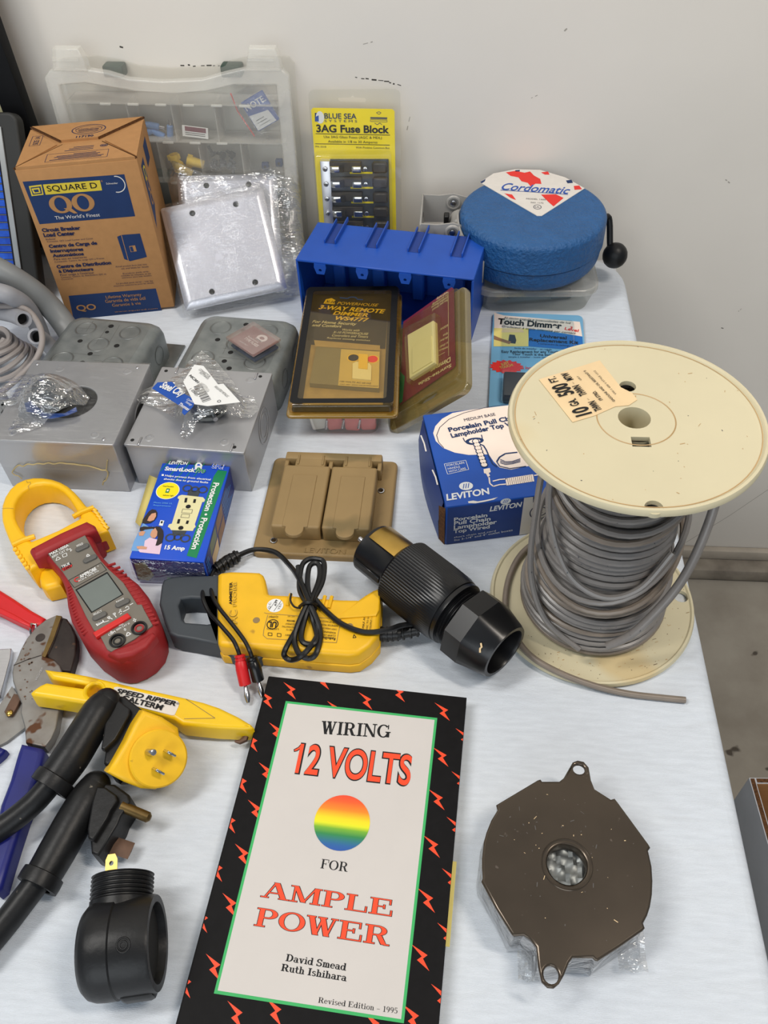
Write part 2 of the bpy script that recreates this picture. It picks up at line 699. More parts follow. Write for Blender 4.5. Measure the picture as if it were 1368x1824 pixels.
def SERIF(ch, e=0.0):
    S, t = .17, .06
    pr = []

    def V(x, y0, y1, w=S):
        pr.append([(x - w / 2 - e, y0 - e), (x + w / 2 + e, y0 - e), (x + w / 2 + e, y1 + e), (x - w / 2 - e, y1 + e)])

    def Hh(x0, x1, y, w=t):
        pr.append([(x0 - e, y - w / 2 - e), (x1 + e, y - w / 2 - e), (x1 + e, y + w / 2 + e), (x0 - e, y + w / 2 + e)])

    def D(x0, y0, x1, y1, w):
        k = w / 2 + e * 1.15
        if y0 > y1:
            x0, y0, x1, y1 = x1, y1, x0, y0
        pr.append([(x0 - k, y0 - e), (x0 + k, y0 - e), (x1 + k, y1 + e), (x1 - k, y1 + e)])

    def A(cx, cy, rx, ry, wx=S, wy=t, a0=0, a1=360):
        n = max(6, int(abs(a1 - a0) / 12))
        ou, inn = [], []
        for k in range(n + 1):
            a = radians(a0 + (a1 - a0) * k / n)
            ou.append((cx + (rx + e) * cos(a), cy + (ry + e) * sin(a)))
            inn.append((cx + max(.01, rx - wx - e) * cos(a), cy + max(.01, ry - wy - e) * sin(a)))
        for k in range(n):
            pr.append([inn[k], ou[k], ou[k + 1], inn[k + 1]])

    def foot(x, w=.36, y=.03):
        Hh(x - w / 2, x + w / 2, y)

    lc = .66
    s = .13
    if ch == 'I':
        V(.22, 0, 1), foot(.22), foot(.22, y=.97)
        return .46, pr
    if ch == 'W':
        D(.14, 1, .36, 0, .18), D(.36, 0, .56, 1, .07), D(.52, 1, .74, 0, .18), D(.74, 0, .95, 1, .07)
        foot(.14, .3, .97), foot(.53, .3, .97), foot(.95, .24, .97)
        return 1.12, pr
    if ch in 'RPD':
        V(.2, 0, 1), foot(.2)
        if ch == 'D':
            Hh(.02, .4, .97), Hh(.2, .4, .03), A(.4, .5, .42, .5, S, t, -90, 90)
            return .9, pr
        Hh(.02, .45, .97), Hh(.2, .45, .5), A(.43, .735, .32, .265, S, t, -90, 90)
        if ch == 'P':
            return .82, pr
        D(.5, .48, .7, .02, .18), Hh(.7, .88, .03)
        return .92, pr
    if ch == 'N':
        V(.16, 0, 1, .06), D(.16, 1, .78, 0, .18), V(.8, 0, 1, .06), foot(.16, .3), foot(.12, .24, .97), foot(.8, .3, .97)
        return .98, pr
    if ch == 'G':
        A(.45, .5, .43, .5, S, t, 42, 330), V(.78, .04, .42), foot(.78, .34, .42), V(.78, .66, .98, .05)
        return .98, pr
    if ch == 'F' or ch == 'E' or ch == 'L':
        V(.2, 0, 1)
        if ch == 'F':
            foot(.2), Hh(.02, .74, .97), V(.72, .66, 1, .05), Hh(.2, .5, .52), V(.5, .4, .64, .05)
            return .8, pr
        if ch == 'E':
            Hh(.02, .74, .97), V(.72, .68, 1, .05), Hh(.2, .52, .52), V(.52, .4, .64, .05), Hh(.02, .8, .03), V(.78, 0, .34, .05)
            return .88, pr
        foot(.2, .36, .97), Hh(.02, .76, .03), V(.74, 0, .36, .05)
        return .84, pr
    if ch == 'O':
        A(.46, .5, .45, .51)
        return .96, pr
    if ch == 'A':
        D(.12, 0, .44, 1, .06), D(.46, 1, .8, 0, .19), Hh(.22, .68, .34), foot(.12, .28), foot(.8, .36)
        return .98, pr
    if ch == 'M':
        V(.16, 0, 1, .06), D(.18, 1, .52, .04, .17), D(.52, .04, .9, 1, .06), V(.94, 0, 1), foot(.16, .28), foot(.94, .34), foot(.14, .26, .97), foot(.98, .26, .97)
        return 1.16, pr
    if ch == 'S':
        A(.32, .74, .28, .27, .13, .08, 30, 270), A(.32, .27, .3, .28, .13, .08, -150, 90), V(.56, .7, .98, .05), V(.06, .02, .3, .05)
        return .7, pr
    # lower case
    if ch == 'a':
        A(.24, .19, .22, .2, .11, .05), V(.42, 0, .48, s), A(.26, .47, .22, .2, .1, .06, 0, 165), Hh(.42, .58, .03)
        return .62, pr
    if ch == 'v':
        D(.14, lc, .32, 0, s), D(.32, 0, .5, lc, .06), foot(.14, .26, lc - .03), foot(.5, .2, lc - .03)
        return .64, pr
    if ch == 'i':
        V(.18, 0, lc, s), foot(.18, .32), Hh(.04, .18, lc - .03), pr.append(circ(.17, .88, .09, 10))
        return .38, pr
    if ch == 'd':
        A(.26, .33, .25, .34, .12, .05), V(.48, 0, 1, s), Hh(.34, .48, .97), Hh(.48, .64, .03)
        return .68, pr
    if ch == 'm':
        V(.16, 0, lc, s), Hh(.02, .16, lc - .03), A(.3, .45, .19, .22, s, .06, 0, 130), V(.43, 0, .46, s), A(.57, .45, .19, .22, s, .06, 0, 130), V(.7, 0, .46, s)
        for q in (.16, .43, .7):
            foot(q, .24)
        return .88, pr
    if ch in 'nh':
        V(.16, 0, 1 if ch == 'h' else lc, s), Hh(.02, .16, (1 if ch == 'h' else lc) - .03), A(.33, .45, .2, .22, s, .06, 0, 130), V(.47, 0, .46, s), foot(.16, .28), foot(.47, .28)
        return .66, pr
    if ch == 'r':
        V(.16, 0, lc, s), Hh(.02, .16, lc - .03), A(.34, .45, .2, .22, s, .06, 40, 140), foot(.16, .3), pr.append(circ(.44, .56, .08, 10))
        return .54, pr
    if ch == 'u':
        V(.16, .18, lc, s), A(.3, .22, .2, .23, s, .06, 180, 300), V(.47, 0, lc, s), Hh(.02, .16, lc - .03), Hh(.34, .47, lc - .03), Hh(.47, .62, .03)
        return .66, pr
    if ch == 'e':
        A(.28, .33, .26, .34, .12, .05, 0, 320), Hh(.1, .52, .36, .05)
        return .58, pr
    if ch == 's':
        A(.25, .5, .2, .18, .1, .06, 20, 270), A(.25, .18, .22, .19, .1, .06, -160, 90)
        return .52, pr
    if ch == 't':
        V(.18, .14, .92, s), Hh(.02, .4, lc - .03), A(.32, .18, .2, .19, s, .06, 180, 320)
        return .46, pr
    if ch == 'o':
        A(.29, .33, .27, .34, .12, .05)
        return .6, pr
    if ch == '1':
        V(.26, 0, 1, .13), foot(.26, .36), D(.1, .84, .26, .98, .08)
        return .52, pr
    if ch == '9':
        A(.28, .68, .24, .32, .11, .05), A(.2, .55, .32, .55, .11, .05, -85, 20)
        return .6, pr
    if ch == '5':
        Hh(.1, .48, .95, .09), V(.12, .5, .96, .06), A(.26, .32, .26, .33, .12, .05, -150, 120)
        return .6, pr
    if ch == '–':
        Hh(.06, .5, .33, .06)
        return .6, pr
    return .34, pr


# ---------------------------------------------------------------- palette
mat('cloth', (216, 222, 230), .9, var=.05, scale=55, folds=.35, bump=.35, bscale=420, stretch=(1, 6, 1), spec=.15)
mat('wall_paint', (226, 220, 211), .75, var=.02, scale=6, bump=.08, bscale=30, spec=.25)
mat('scuff', (70, 66, 60), .8, var=.2)
mat('scuff_and_line', (168, 162, 152), .8, var=.1)
mat('concrete', (172, 165, 153), .85, var=.14, scale=14, bump=.25, bscale=60, rgb2=(150, 142, 130), spots=((86, 78, 68), 30, .68))
mat('curb_concrete', (162, 153, 139), .9, rgb2=(112, 103, 93), scale=22, bump=.4, bscale=70)
mat('curb_cap', (178, 168, 154), .8, var=.08)
mat('kraft', (176, 130, 84), .75, var=.05, scale=120, bump=.1, bscale=200, spec=.2)
mat('kraft_edge', (120, 78, 40), .9, rgb2=(70, 42, 20), scale=500)
mat('navy', (28, 52, 96), .6, var=.08, spec=.3)
mat('ink_navy', (34, 40, 74), .7, var=.05, spec=.2)
mat('ink_black', (22, 22, 24), .6, var=.05, spec=.3)
mat('ink_grey', (96, 94, 92), .7, var=.05, spec=.2)
mat('label_yellow', (214, 190, 60), .6, var=.04, spec=.3)
mat('white_print', (232, 232, 230), .55, var=.02, spec=.3)
mat('cream_print', (246, 228, 214), .55, var=.02, spec=.3)
mat('bright_yellow', (250, 226, 22), .5, var=.02, spec=.3)
mat('red_print', (226, 50, 42), .5, var=.03, spec=.3)
mat('orange_red', (244, 78, 42), .45, var=.02, spec=.3)
mat('green_print', (62, 178, 100), .5, var=.02, spec=.3)
mat('sky_print', (120, 176, 212), .5, var=.05, scale=20, spec=.3)
mat('blue_print', (40, 112, 190), .5, var=.05, scale=20, spec=.3)
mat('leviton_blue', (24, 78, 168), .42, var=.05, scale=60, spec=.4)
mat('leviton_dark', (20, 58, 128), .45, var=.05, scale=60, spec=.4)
mat('gfci_blue', (8, 74, 196), .35, var=.05, scale=30, spec=.5)
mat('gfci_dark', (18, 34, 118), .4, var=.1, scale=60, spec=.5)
mat('gfci_pale', (96, 160, 226), .4, var=.05, spec=.4)
mat('gfci_green', (18, 128, 78), .4, var=.04, spec=.4)
mat('skin_print', (206, 150, 118), .5, var=.05)
mat('hair_print', (38, 26, 24), .5, var=.1)
mat('pink_print', (226, 196, 214), .5, var=.03)
mat('shirt_print', (110, 158, 210), .5, var=.05)
mat('brown_print', (150, 112, 80), .5, var=.2, scale=90)
mat('olive_print', (120, 128, 96), .5, var=.2, scale=90)
mat('ivory', (226, 218, 168), .42, var=.03, spec=.4)
mat('book_black', (22, 21, 22), .5, var=.12, scale=200, spec=.1)
mat('book_paper', (208, 202, 197), .45, var=.015, spec=.35)
mat('pages', (226, 218, 196), .8, var=.06, scale=300, stretch=(1, 1, 12))
mat('note_yellow', (232, 214, 126), .7, var=.04)
mat('galv', (140, 142, 140), .42, metal=.75, rgb2=(112, 116, 116), scale=60, bump=.06, bscale=40)
mat('galv_dark', (146, 150, 148), .45, metal=.45, rgb2=(118, 123, 123), scale=55, bump=.05)
mat('paint_grey', (168, 168, 170), .32, metal=.45, var=.05, scale=30, bump=.03, bscale=90, spec=.5)
mat('hole_dark', (22, 21, 20), .9, var=.1)
mat('glue_tan', (176, 158, 110), .7, var=.15, scale=80)
mat('steel', (196, 196, 200), .25, metal=1.0, var=.05, scale=30, stretch=(1, 20, 1))
mat('wrinkle', (180, 180, 180), .4)
mat('chrome', (216, 214, 210), .14, metal=1.0, var=.04)
mat('plate_steel', (214, 214, 222), .33, metal=.8, var=.03, scale=30, stretch=(30, 1, 1))
mat('bright_edge', (232, 190, 150), .4, metal=.3, var=.1)
mat('brass', (196, 160, 84), .28, metal=1.0, var=.1, scale=60)
mat('old_brass', (118, 96, 58), .42, metal=.85, var=.25, scale=90)
mat('rust_steel', (128, 122, 116), .5, metal=.7, rgb2=(150, 148, 144), scale=60, spots=((92, 60, 40), 80, .62), bump=.1)
mat('dark_rust', (66, 58, 54), .6, metal=.45, rgb2=(44, 38, 36), scale=70, bump=.2, spots=((96, 70, 52), 120, .66))
mat('rust_brown', (104, 78, 62), .55, metal=.4, var=.25, scale=100)
mat('bronze_chrome', (84, 74, 63), .24, metal=.6, var=.1, scale=30, spots=((120, 108, 98), 160, .72), spec=.6)
mat('rubber_black', (21, 21, 22), .42, var=.2, spec=.35, scale=70, bump=.12, bscale=160, spots=((120, 112, 100), 190, .745))
mat('plastic_black', (15, 15, 17), .3, var=.12, scale=60, spec=.45)
mat('cord_black', (17, 17, 18), .4, var=.1, spec=.4)
mat('cable_grey', (150, 142, 138), .5, var=.06, scale=90, spots=((90, 84, 80), 260, .7))
mat('conduit_grey', (128, 130, 130), .45, var=.05, scale=40)
mat('conduit_light', (150, 150, 154), .45, var=.05, scale=40)
mat('spool_cream', (208, 198, 166), .42, var=.04, scale=14, spots=((206, 186, 142), 9, .6), sss=.0, spec=.4)
mat('spool_stain', (186, 152, 104), .5, var=.1, scale=40)
mat('wire_grey', (124, 119, 115), .32, var=.08, scale=80, spec=.6, spots=((64, 64, 66), 300, .7))
mat('wire_brown', (128, 116, 104), .36, var=.1, scale=80, spec=.55)
mat('old_label', (226, 198, 154), .75, var=.05, scale=50, bump=.2, bscale=120)
mat('vinyl_blue', (34, 88, 142), .44, var=.1, scale=60, bump=.6, bscale=260, bdist=.005, spec=.45)
mat('tin_grey', (166, 163, 158), .45, metal=.12, var=.06, scale=50)
mat('emblem_white', (222, 216, 208), .45, var=.03, scale=90)
mat('box_blue_shade', (16, 54, 132), .5, var=.06, scale=30)
mat('box_blue', (24, 78, 174), .42, var=.06, scale=30, spec=.45)
mat('tan_plastic', (146, 121, 80), .5, var=.06, scale=25, spots=((120, 102, 66), 16, .6), spec=.4)
mat('meter_red', (150, 25, 28), .55, var=.08, scale=120, bump=.1, bscale=300)
mat('meter_grey', (118, 112, 102), .5, var=.04, spec=.35)
mat('meter_lcd', (108, 116, 112), .22, var=.04, spec=.5)
mat('meter_yellow', (246, 190, 18), .42, var=.05, scale=30, spec=.45)
mat('probe_yellow', (236, 182, 22), .42, var=.06, scale=40, spots=((190, 140, 30), 60, .7), spec=.45)
mat('probe_slate', (54, 60, 66), .5, var=.06, scale=60)
mat('button_grey', (92, 90, 86), .5, var=.05)
mat('switch_red', (206, 34, 30), .45, var=.04)
mat('tool_yellow', (240, 196, 14), .36, var=.05, scale=40, spots=((214, 168, 20), 50, .68), spec=.5)
mat('plug_yellow', (238, 186, 24), .45, var=.07, scale=60, spots=((160, 124, 40), 130, .7), spec=.4)
mat('grip_blue', (24, 30, 108), .4, var=.12, scale=60, spec=.45)
mat('grip_red', (206, 28, 34), .42, var=.06, spec=.45)
mat('maroon', (112, 34, 58), .4, var=.08, scale=60, spec=.4)
mat('dimmer_gold', (230, 192, 44), .45, var=.05)
mat('dimmer_grey', (128, 120, 88), .4, var=.05, scale=40)
mat('dimmer_face', (200, 176, 96), .45, var=.05)
mat('card_black', (34, 31, 27), .45, var=.2, scale=60, rgb2=(56, 48, 36))
mat('card_gold', (166, 142, 86), .4, var=.12, scale=80)
mat('terminal_pink', (226, 110, 104), .5, var=.1, scale=120)
mat('pcb_blue', (24, 52, 170), .22, rgb2=(52, 110, 220), scale=70, spec=.6)
mat('cell_dark', (10, 12, 30), .25, var=.2, spec=.6)
mat('panel_frame', (10, 11, 13), .6, var=.1, spec=.2)
mat('panel_rubber', (38, 38, 36), .6, var=.1)
mat('panel_rail', (150, 152, 152), .4, metal=.5, var=.05)
mat('rail_cream', (206, 200, 158), .5, var=.05)
mat('box_white', (206, 208, 212), .6, var=.03)
mat('fuse_card_red', (150, 62, 76), .5, var=.08)
mat('milky', (206, 204, 198), .4, var=.04, spec=.4)
mat('crimp_blue', (110, 150, 206), .35, var=.1)
mat('nut_yellow', (238, 200, 40), .4, var=.05)
mat('stud_grey', (70, 74, 78), .3, metal=.2, var=.2, scale=120)
mat('dark_green', (36, 62, 52), .5, var=.1)
clear('film', haze=.03, gloss=.2, rough=.09, bump=1.0, bscale=190)
clear('film_wrinkled', haze=.06, gloss=.34, rough=.09, bump=1.0, bscale=120)
clear('shrink_wrap', haze=.03, gloss=.08, rough=.1, bump=.2, bscale=60)
clear('blister', (253, 253, 251), haze=.035, gloss=.09, rough=.06)
clear('organizer_plastic', (254, 254, 253), haze=.09, haze_rgb=(250, 247, 240), gloss=.05, rough=.18, bscale=20)
clear('organizer_rim', (252, 252, 250), haze=.26, haze_rgb=(252, 249, 242), gloss=.07, rough=.2, bscale=20)
clear('tub_plastic', (249, 249, 246), haze=.12, haze_rgb=(200, 200, 194), gloss=.09, rough=.12, bscale=30)
clear('tub_lid', (248, 248, 245), haze=.28, haze_rgb=(206, 204, 198), gloss=.12, rough=.2, bscale=30)
clear('amber_blister', (248, 236, 206), haze=.06, haze_rgb=(190, 160, 90), gloss=.08, rough=.06)
clear('amber_edge', (200, 160, 80), haze=.45, haze_rgb=(190, 154, 62), gloss=.2, rough=.1)
clear('khaki_blister', (246, 242, 224), haze=.06, haze_rgb=(170, 156, 112), gloss=.08, rough=.08)
clear('khaki_edge', (214, 202, 154), haze=.4, haze_rgb=(158, 140, 88), gloss=.2, rough=.12)
clear('blue_film', (150, 180, 230), haze=.5, haze_rgb=(30, 84, 176), gloss=.3, rough=.12, bump=.8)
clear('aqua_blister', (240, 248, 250), haze=.04, haze_rgb=(150, 190, 210), gloss=.09, rough=.06)
clear('fuse_lid', (244, 236, 232), haze=.22, haze_rgb=(196, 180, 174), gloss=.14, rough=.16)
# ---------------------------------------------------------------- room
m = M('wall_paint')
m.box((-2.2, WALL_Y, FLOOR_Z + .03), (1.8, WALL_Y + .1, 1.7))
WW = frame((0, WALL_Y, 0), (1, 0, 0), (0, 0, 1))
ik = PInk(m, Matrix(), T=WW)
rs = random.Random(3)
for (x0, y0, x1, y1, k, col) in ((320, 117, 420, 116, 9, 'scuff'), (628, 138, 690, 144, 6, 'scuff'), (690, 145, 716, 153, 3, 'scuff'), (645, 78, 668, 73, 2, 'scuff_and_line'), (210, 82, 217, 84, 1, 'scuff'), (945, 175, 960, 168, 2, 'scuff_and_line'), (1005, 56, 1011, 50, 1, 'scuff_and_line'), (1290, 318, 1300, 326, 2, 'scuff_and_line'), (1283, 585, 1290, 583, 2, 'scuff'), (1314, 556, 1322, 548, 2, 'scuff_and_line'), (724, 235, 730, 210, 2, 'scuff_and_line')):
    for i in range(k):
        t0 = i / k + rs.uniform(0, .5) / k
        t1 = t0 + rs.uniform(.3, .9) / k
        j = rs.uniform(-1.5, 1.5)
        ik.pl([(x0 + (x1 - x0) * t0, y0 + (y1 - y0) * t0 + j), (x0 + (x1 - x0) * t1, y0 + (y1 - y0) * t1 + j * .6)], rs.uniform(.0006, .0016), col)
ik.pl([(1222, 966), (1300, 918), (1368, 872)], .0008, 'scuff_and_line')  # thin faint line slanting across the wall
struct(m.build('wall_back'))

m = M('concrete')
m.box((-2.2, -2.5, FLOOR_Z - .05), (1.8, WALL_Y + .1, FLOOR_Z))
struct(m.build('floor'))
m = M('curb_concrete')
m.rbox((-2.2, WALL_Y - .036, FLOOR_Z), (1.8, WALL_Y - .0005, FLOOR_Z + .028), .006, 2)
m.use('curb_cap')
m.rbox((-2.2, WALL_Y - .012, FLOOR_Z + .028), (1.8, WALL_Y - .0003, FLOOR_Z + .05), .003, 2)
struct(m.build('baseboard_back'))

# ---------------------------------------------------------------- table and cloth
TX0, TX1, TY0, TY1 = -1.25, .186, .02 - .2, .882
tb = place('folding_table', 'long folding table hidden under the white cloth', 'table', at(-.5, .36, FLOOR_Z))
m = M('box_white')
m.rbox((TX0 + .5, TY0 - .36, -FLOOR_Z - .03), (TX1 + .5, TY1 - .36, -FLOOR_Z - .0022), .004)
m.build('tabletop', tb)
for sx in (TX0 + .62, TX1 + .38):
    for sy in (TY0 - .28, TY1 - .46):
        m = M('paint_grey')
        m.cyl(.013, 0, -FLOOR_Z - .03, 12, xf((sx, sy, 0)))
        m.build('leg', tb)


def cloth_outline(d):
    a = rrect(TX0 - d, TY0 - d, TX1 + d, TY1 + d, .05 + d, 8)
    return a


m = M('cloth')
out = cloth_outline(.007)
rings = []
for q in range(6):
    a = q / 5 * pi / 2
    rings.append((.007 - .009 * (1 - sin(a)) + .0, -.009 + .009 * cos(a)))
prof = [(-.002, 0.0), (.001, -.0006), (.004, -.0022), (.006, -.005), (.007, -.009), (.008, -.05), (.011, -.15), (.016, -.30)]
cols = [cloth_outline(d) for d, z in prof]
n = len(cols[0])
vs, fs = [], []
for k, (d, z) in enumerate(prof):
    for i, (x, y) in enumerate(cols[k]):
        wv = max(0, (-z - .03)) * .02 * sin(i * 1.3)
        vs.append((x + wv, y + wv, z))
for k in range(len(prof) - 1):
    for i in range(n):
        j = (i + 1) % n
        fs.append(((k + 1) * n + i, (k + 1) * n + j, k * n + j, k * n + i))
m.add(vs, fs)
tri = tessellate_polygon([[Vector((x, y, 0)) for x, y in cols[0]]])
flat = [(x, y, 0) for x, y in cols[0]]
m.add(flat, [t if (Vector(flat[t[1]]) - Vector(flat[t[0]])).cross(Vector(flat[t[2]]) - Vector(flat[t[0]])).z > 0 else t[::-1] for t in [tuple(q) for q in tri]])
o = m.build('tablecloth')
tag(o, 'white linen cloth spread over the long table and hanging at its edge', 'tablecloth')

# open carton standing on the floor past the table edge
c = P(1345, 1386, FLOOR_Z + .32)
cb = c - P(1368, 1466, FLOOR_Z + .32)
bx = place('carton', 'open white cardboard carton with brown inside, standing below the table edge', 'box', at(c.x - .006, c.y, FLOOR_Z, math.degrees(atan2(-cb.x, cb.y))))
H = .32
for nm, a, b in (('side_panel', (0, -.36, 0), (.006, 0, H)), ('side_panel', (.30, -.36, 0), (.306, 0, H)), ('end_panel', (.006, -.006, 0), (.30, 0, H)), ('end_panel', (.006, -.36, 0), (.30, -.354, H))):
    m = M('box_white')
    m.box(a, b)
    m.use('kraft')
    inn = {(0, -.36): ((.006, -.354), (.0064, -.006)), (.30, -.36): ((.2996, -.354), (.30, -.006)), (.006, -.006): ((.0064, -.0064), (.2996, -.006)), (.006, -.36): ((.0064, -.354), (.2996, -.3536))}[(a[0], a[1])]
    m.box((*inn[0], .004), (*inn[1], H - .001))
    m.use('kraft_edge')
    m.box((a[0] + .001, a[1] + .001, H), (b[0] - .001, b[1] - .001, H + .0006))
    m.build(nm, bx)
m = M('kraft')
m.box((.006, -.354, .0), (.30, -.006, .004))
m.build('bottom_panel', bx)
# ---------------------------------------------------------------- carton of a breaker panel (brown box)
W = at(-.3668, .756, .0027, 11.5) @ Matrix.Rotation(radians(-1.5), 4, 'X')
qo = place('shipping_box', 'tall brown cardboard box with navy printed panels standing on end at the back', 'box', W)
w, l, h = .117, .100, .1655
m = M('kraft')
m.rbox((-w / 2, 0, .0), (w / 2, l, h), .0012, 2)
ik = PInk(m, W, T=frame((0, 0, 0), (1, 0, 0), (0, 0, 1)))
Zq = lambda pts: zp(20, 200, .212, pts)
ik.pp(Zq([(95, 583), (950, 520), (1042, 873), (238, 940)]), 'navy')
ik.pp(Zq([(148, 620), (254, 606), (272, 692), (172, 704)]), 'label_yellow', 2)
ik.pp(Zq([(162, 632), (246, 621), (260, 682), (182, 692)]), 'navy', 3)
ik.pp(Zq([(170, 640), (236, 631), (248, 674), (190, 682)]), 'label_yellow', 4)
ik.pp(Zq([(186, 650), (226, 645), (234, 666), (200, 671)]), 'navy', 5)
ik.pp(Zq([(266, 606), (744, 570), (764, 655), (290, 692)]), 'label_yellow', 2)
Z1 = lambda a, b: Zq([(a, b)])[0]
ik.tp('SQUARE D', Z1(308, 664), Z1(726, 634), Z1(298, 618), 'ink_black', .006)
ik.tp('OO', Z1(346, 848), Z1(722, 818), Z1(332, 708), 'kraft', serif=True, outline='kraft', ow=.03)
ik.pp(Zq([(500, 800), (560, 846), (530, 848), (440, 805)]), 'kraft', 5)
ik.tp("The World's Finest", Z1(372, 900), Z1(748, 872), Z1(370, 872), 'emblem_white')
ik.tp('®', Z1(755, 586), Z1(772, 584), Z1(754, 570), 'kraft')
a = ik.h(Z1(885, 604))
ik.ring(a[0], a[1], .0085, .0009, 'emblem_white', 3, a0=-1.9, a1=1.6)
ik.tp('Schneider', Z1(800, 606), Z1(898, 600), Z1(800, 590), 'emblem_white')
for t, a, b, c in (('Circuit Breaker', (262, 1004), (584, 982), (258, 976)), ('Load Center', (276, 1046), (538, 1028), (270, 1016)),
                   ('Centro de Carga de', (320, 1138), (724, 1108), (314, 1112)), ('Interruptores', (332, 1178), (608, 1160), (326, 1152)), ('Automáticos', (350, 1216), (612, 1198), (344, 1192)),
                   ('Centre de Distribution', (386, 1310), (842, 1274), (380, 1284)), ('à Disjoncteurs', (402, 1346), (692, 1326), (398, 1322))):
    ik.tp(t, Z1(*a), Z1(*b), Z1(*c), 'ink_navy', .045)
for t, a, b, c in (('Indoor', (294, 1074), (376, 1068), (292, 1058)), ('Contents: QO Load Center and Cover', (302, 1092), (690, 1064), (300, 1080)), ('Para uso en interiores', (362, 1242), (636, 1222), (360, 1226)),
                   ('Contenido: Centro de carga QO y Frente', (366, 1262), (782, 1230), (364, 1250)), ("Pour usage à l'intérieur", (414, 1374), (698, 1352), (412, 1358)), ('Contenu: Centre de distribution QO et', (420, 1392), (800, 1362), (418, 1380)), ('Couvercle', (424, 1408), (522, 1400), (424, 1398)),
                   ('Actual product form may vary', (878, 1302), (1140, 1280), (876, 1290)), ('see end labels for details', (925, 1318), (1155, 1300), (925, 1306)), ('El producto puede variar,', (940, 1360), (1160, 1340), (938, 1348)), ('consulte las etiquetas en los', (925, 1378), (1175, 1358), (925, 1366)), ('extremos para más detalles', (930, 1394), (1180, 1374), (930, 1384)), ('Le produit peut varier - voir les', (885, 1444), (1190, 1420), (885, 1432)), ('étiquettes extérieures pour les détails', (862, 1464), (1198, 1436), (862, 1454))):
    ik.tp(t, Z1(*a), Z1(*b), Z1(*c), 'ink_navy')
ik.pp(Zq([(890, 1045), (925, 1030), (1082, 1018), (1140, 1215), (1000, 1250), (950, 1232)]), 'navy', 2)
ik.pl(Zq([(925, 1030), (985, 1245)]), .0006, 'kraft', 3)
ik.pp(Zq([(990, 1124), (1040, 1116), (1055, 1166), (1006, 1174)]), 'kraft', 3)
ik.pp(Zq([(995, 1130), (1018, 1126), (1032, 1166), (1010, 1170)]), 'navy', 4)
ik.pp(Zq([(482, 1542), (1215, 1480), (1275, 1700), (530, 1765)]), 'navy')
for t, a, b, c in (('Lifetime Warranty', (798, 1564), (1096, 1540), (794, 1540)), ('Garantía de vida útil', (794, 1600), (1130, 1572), (790, 1574)), ('Garantie à vie', (852, 1632), (1090, 1612), (848, 1608)), ('QO', (556, 1668), (718, 1654), (546, 1622))):
    ik.tp(t, Z1(*a), Z1(*b), Z1(*c), 'kraft', .02 if t == 'QO' else .005)
ik.tp('www.squared.com', Z1(870, 1680), Z1(1230, 1650), Z1(870, 1670), 'kraft')
# right side print
ik = Ink(m, frame((w / 2, 0, 0), (0, 1, 0), (0, 0, 1)))
ik.poly([(.012, h - .012), (.034, h - .012), (.034, h - .062), (.012, h - .078)], 'navy')
ik.text('D', .018, h - .030, .013, 'label_yellow', bold=.02)
ik.text('QO', .032, h - .058, .012, 'kraft', rot=90, bold=.03)
ik.rect(.05, h - .03, .075, h - .008, 'navy')
m.build('carton_body', qo)
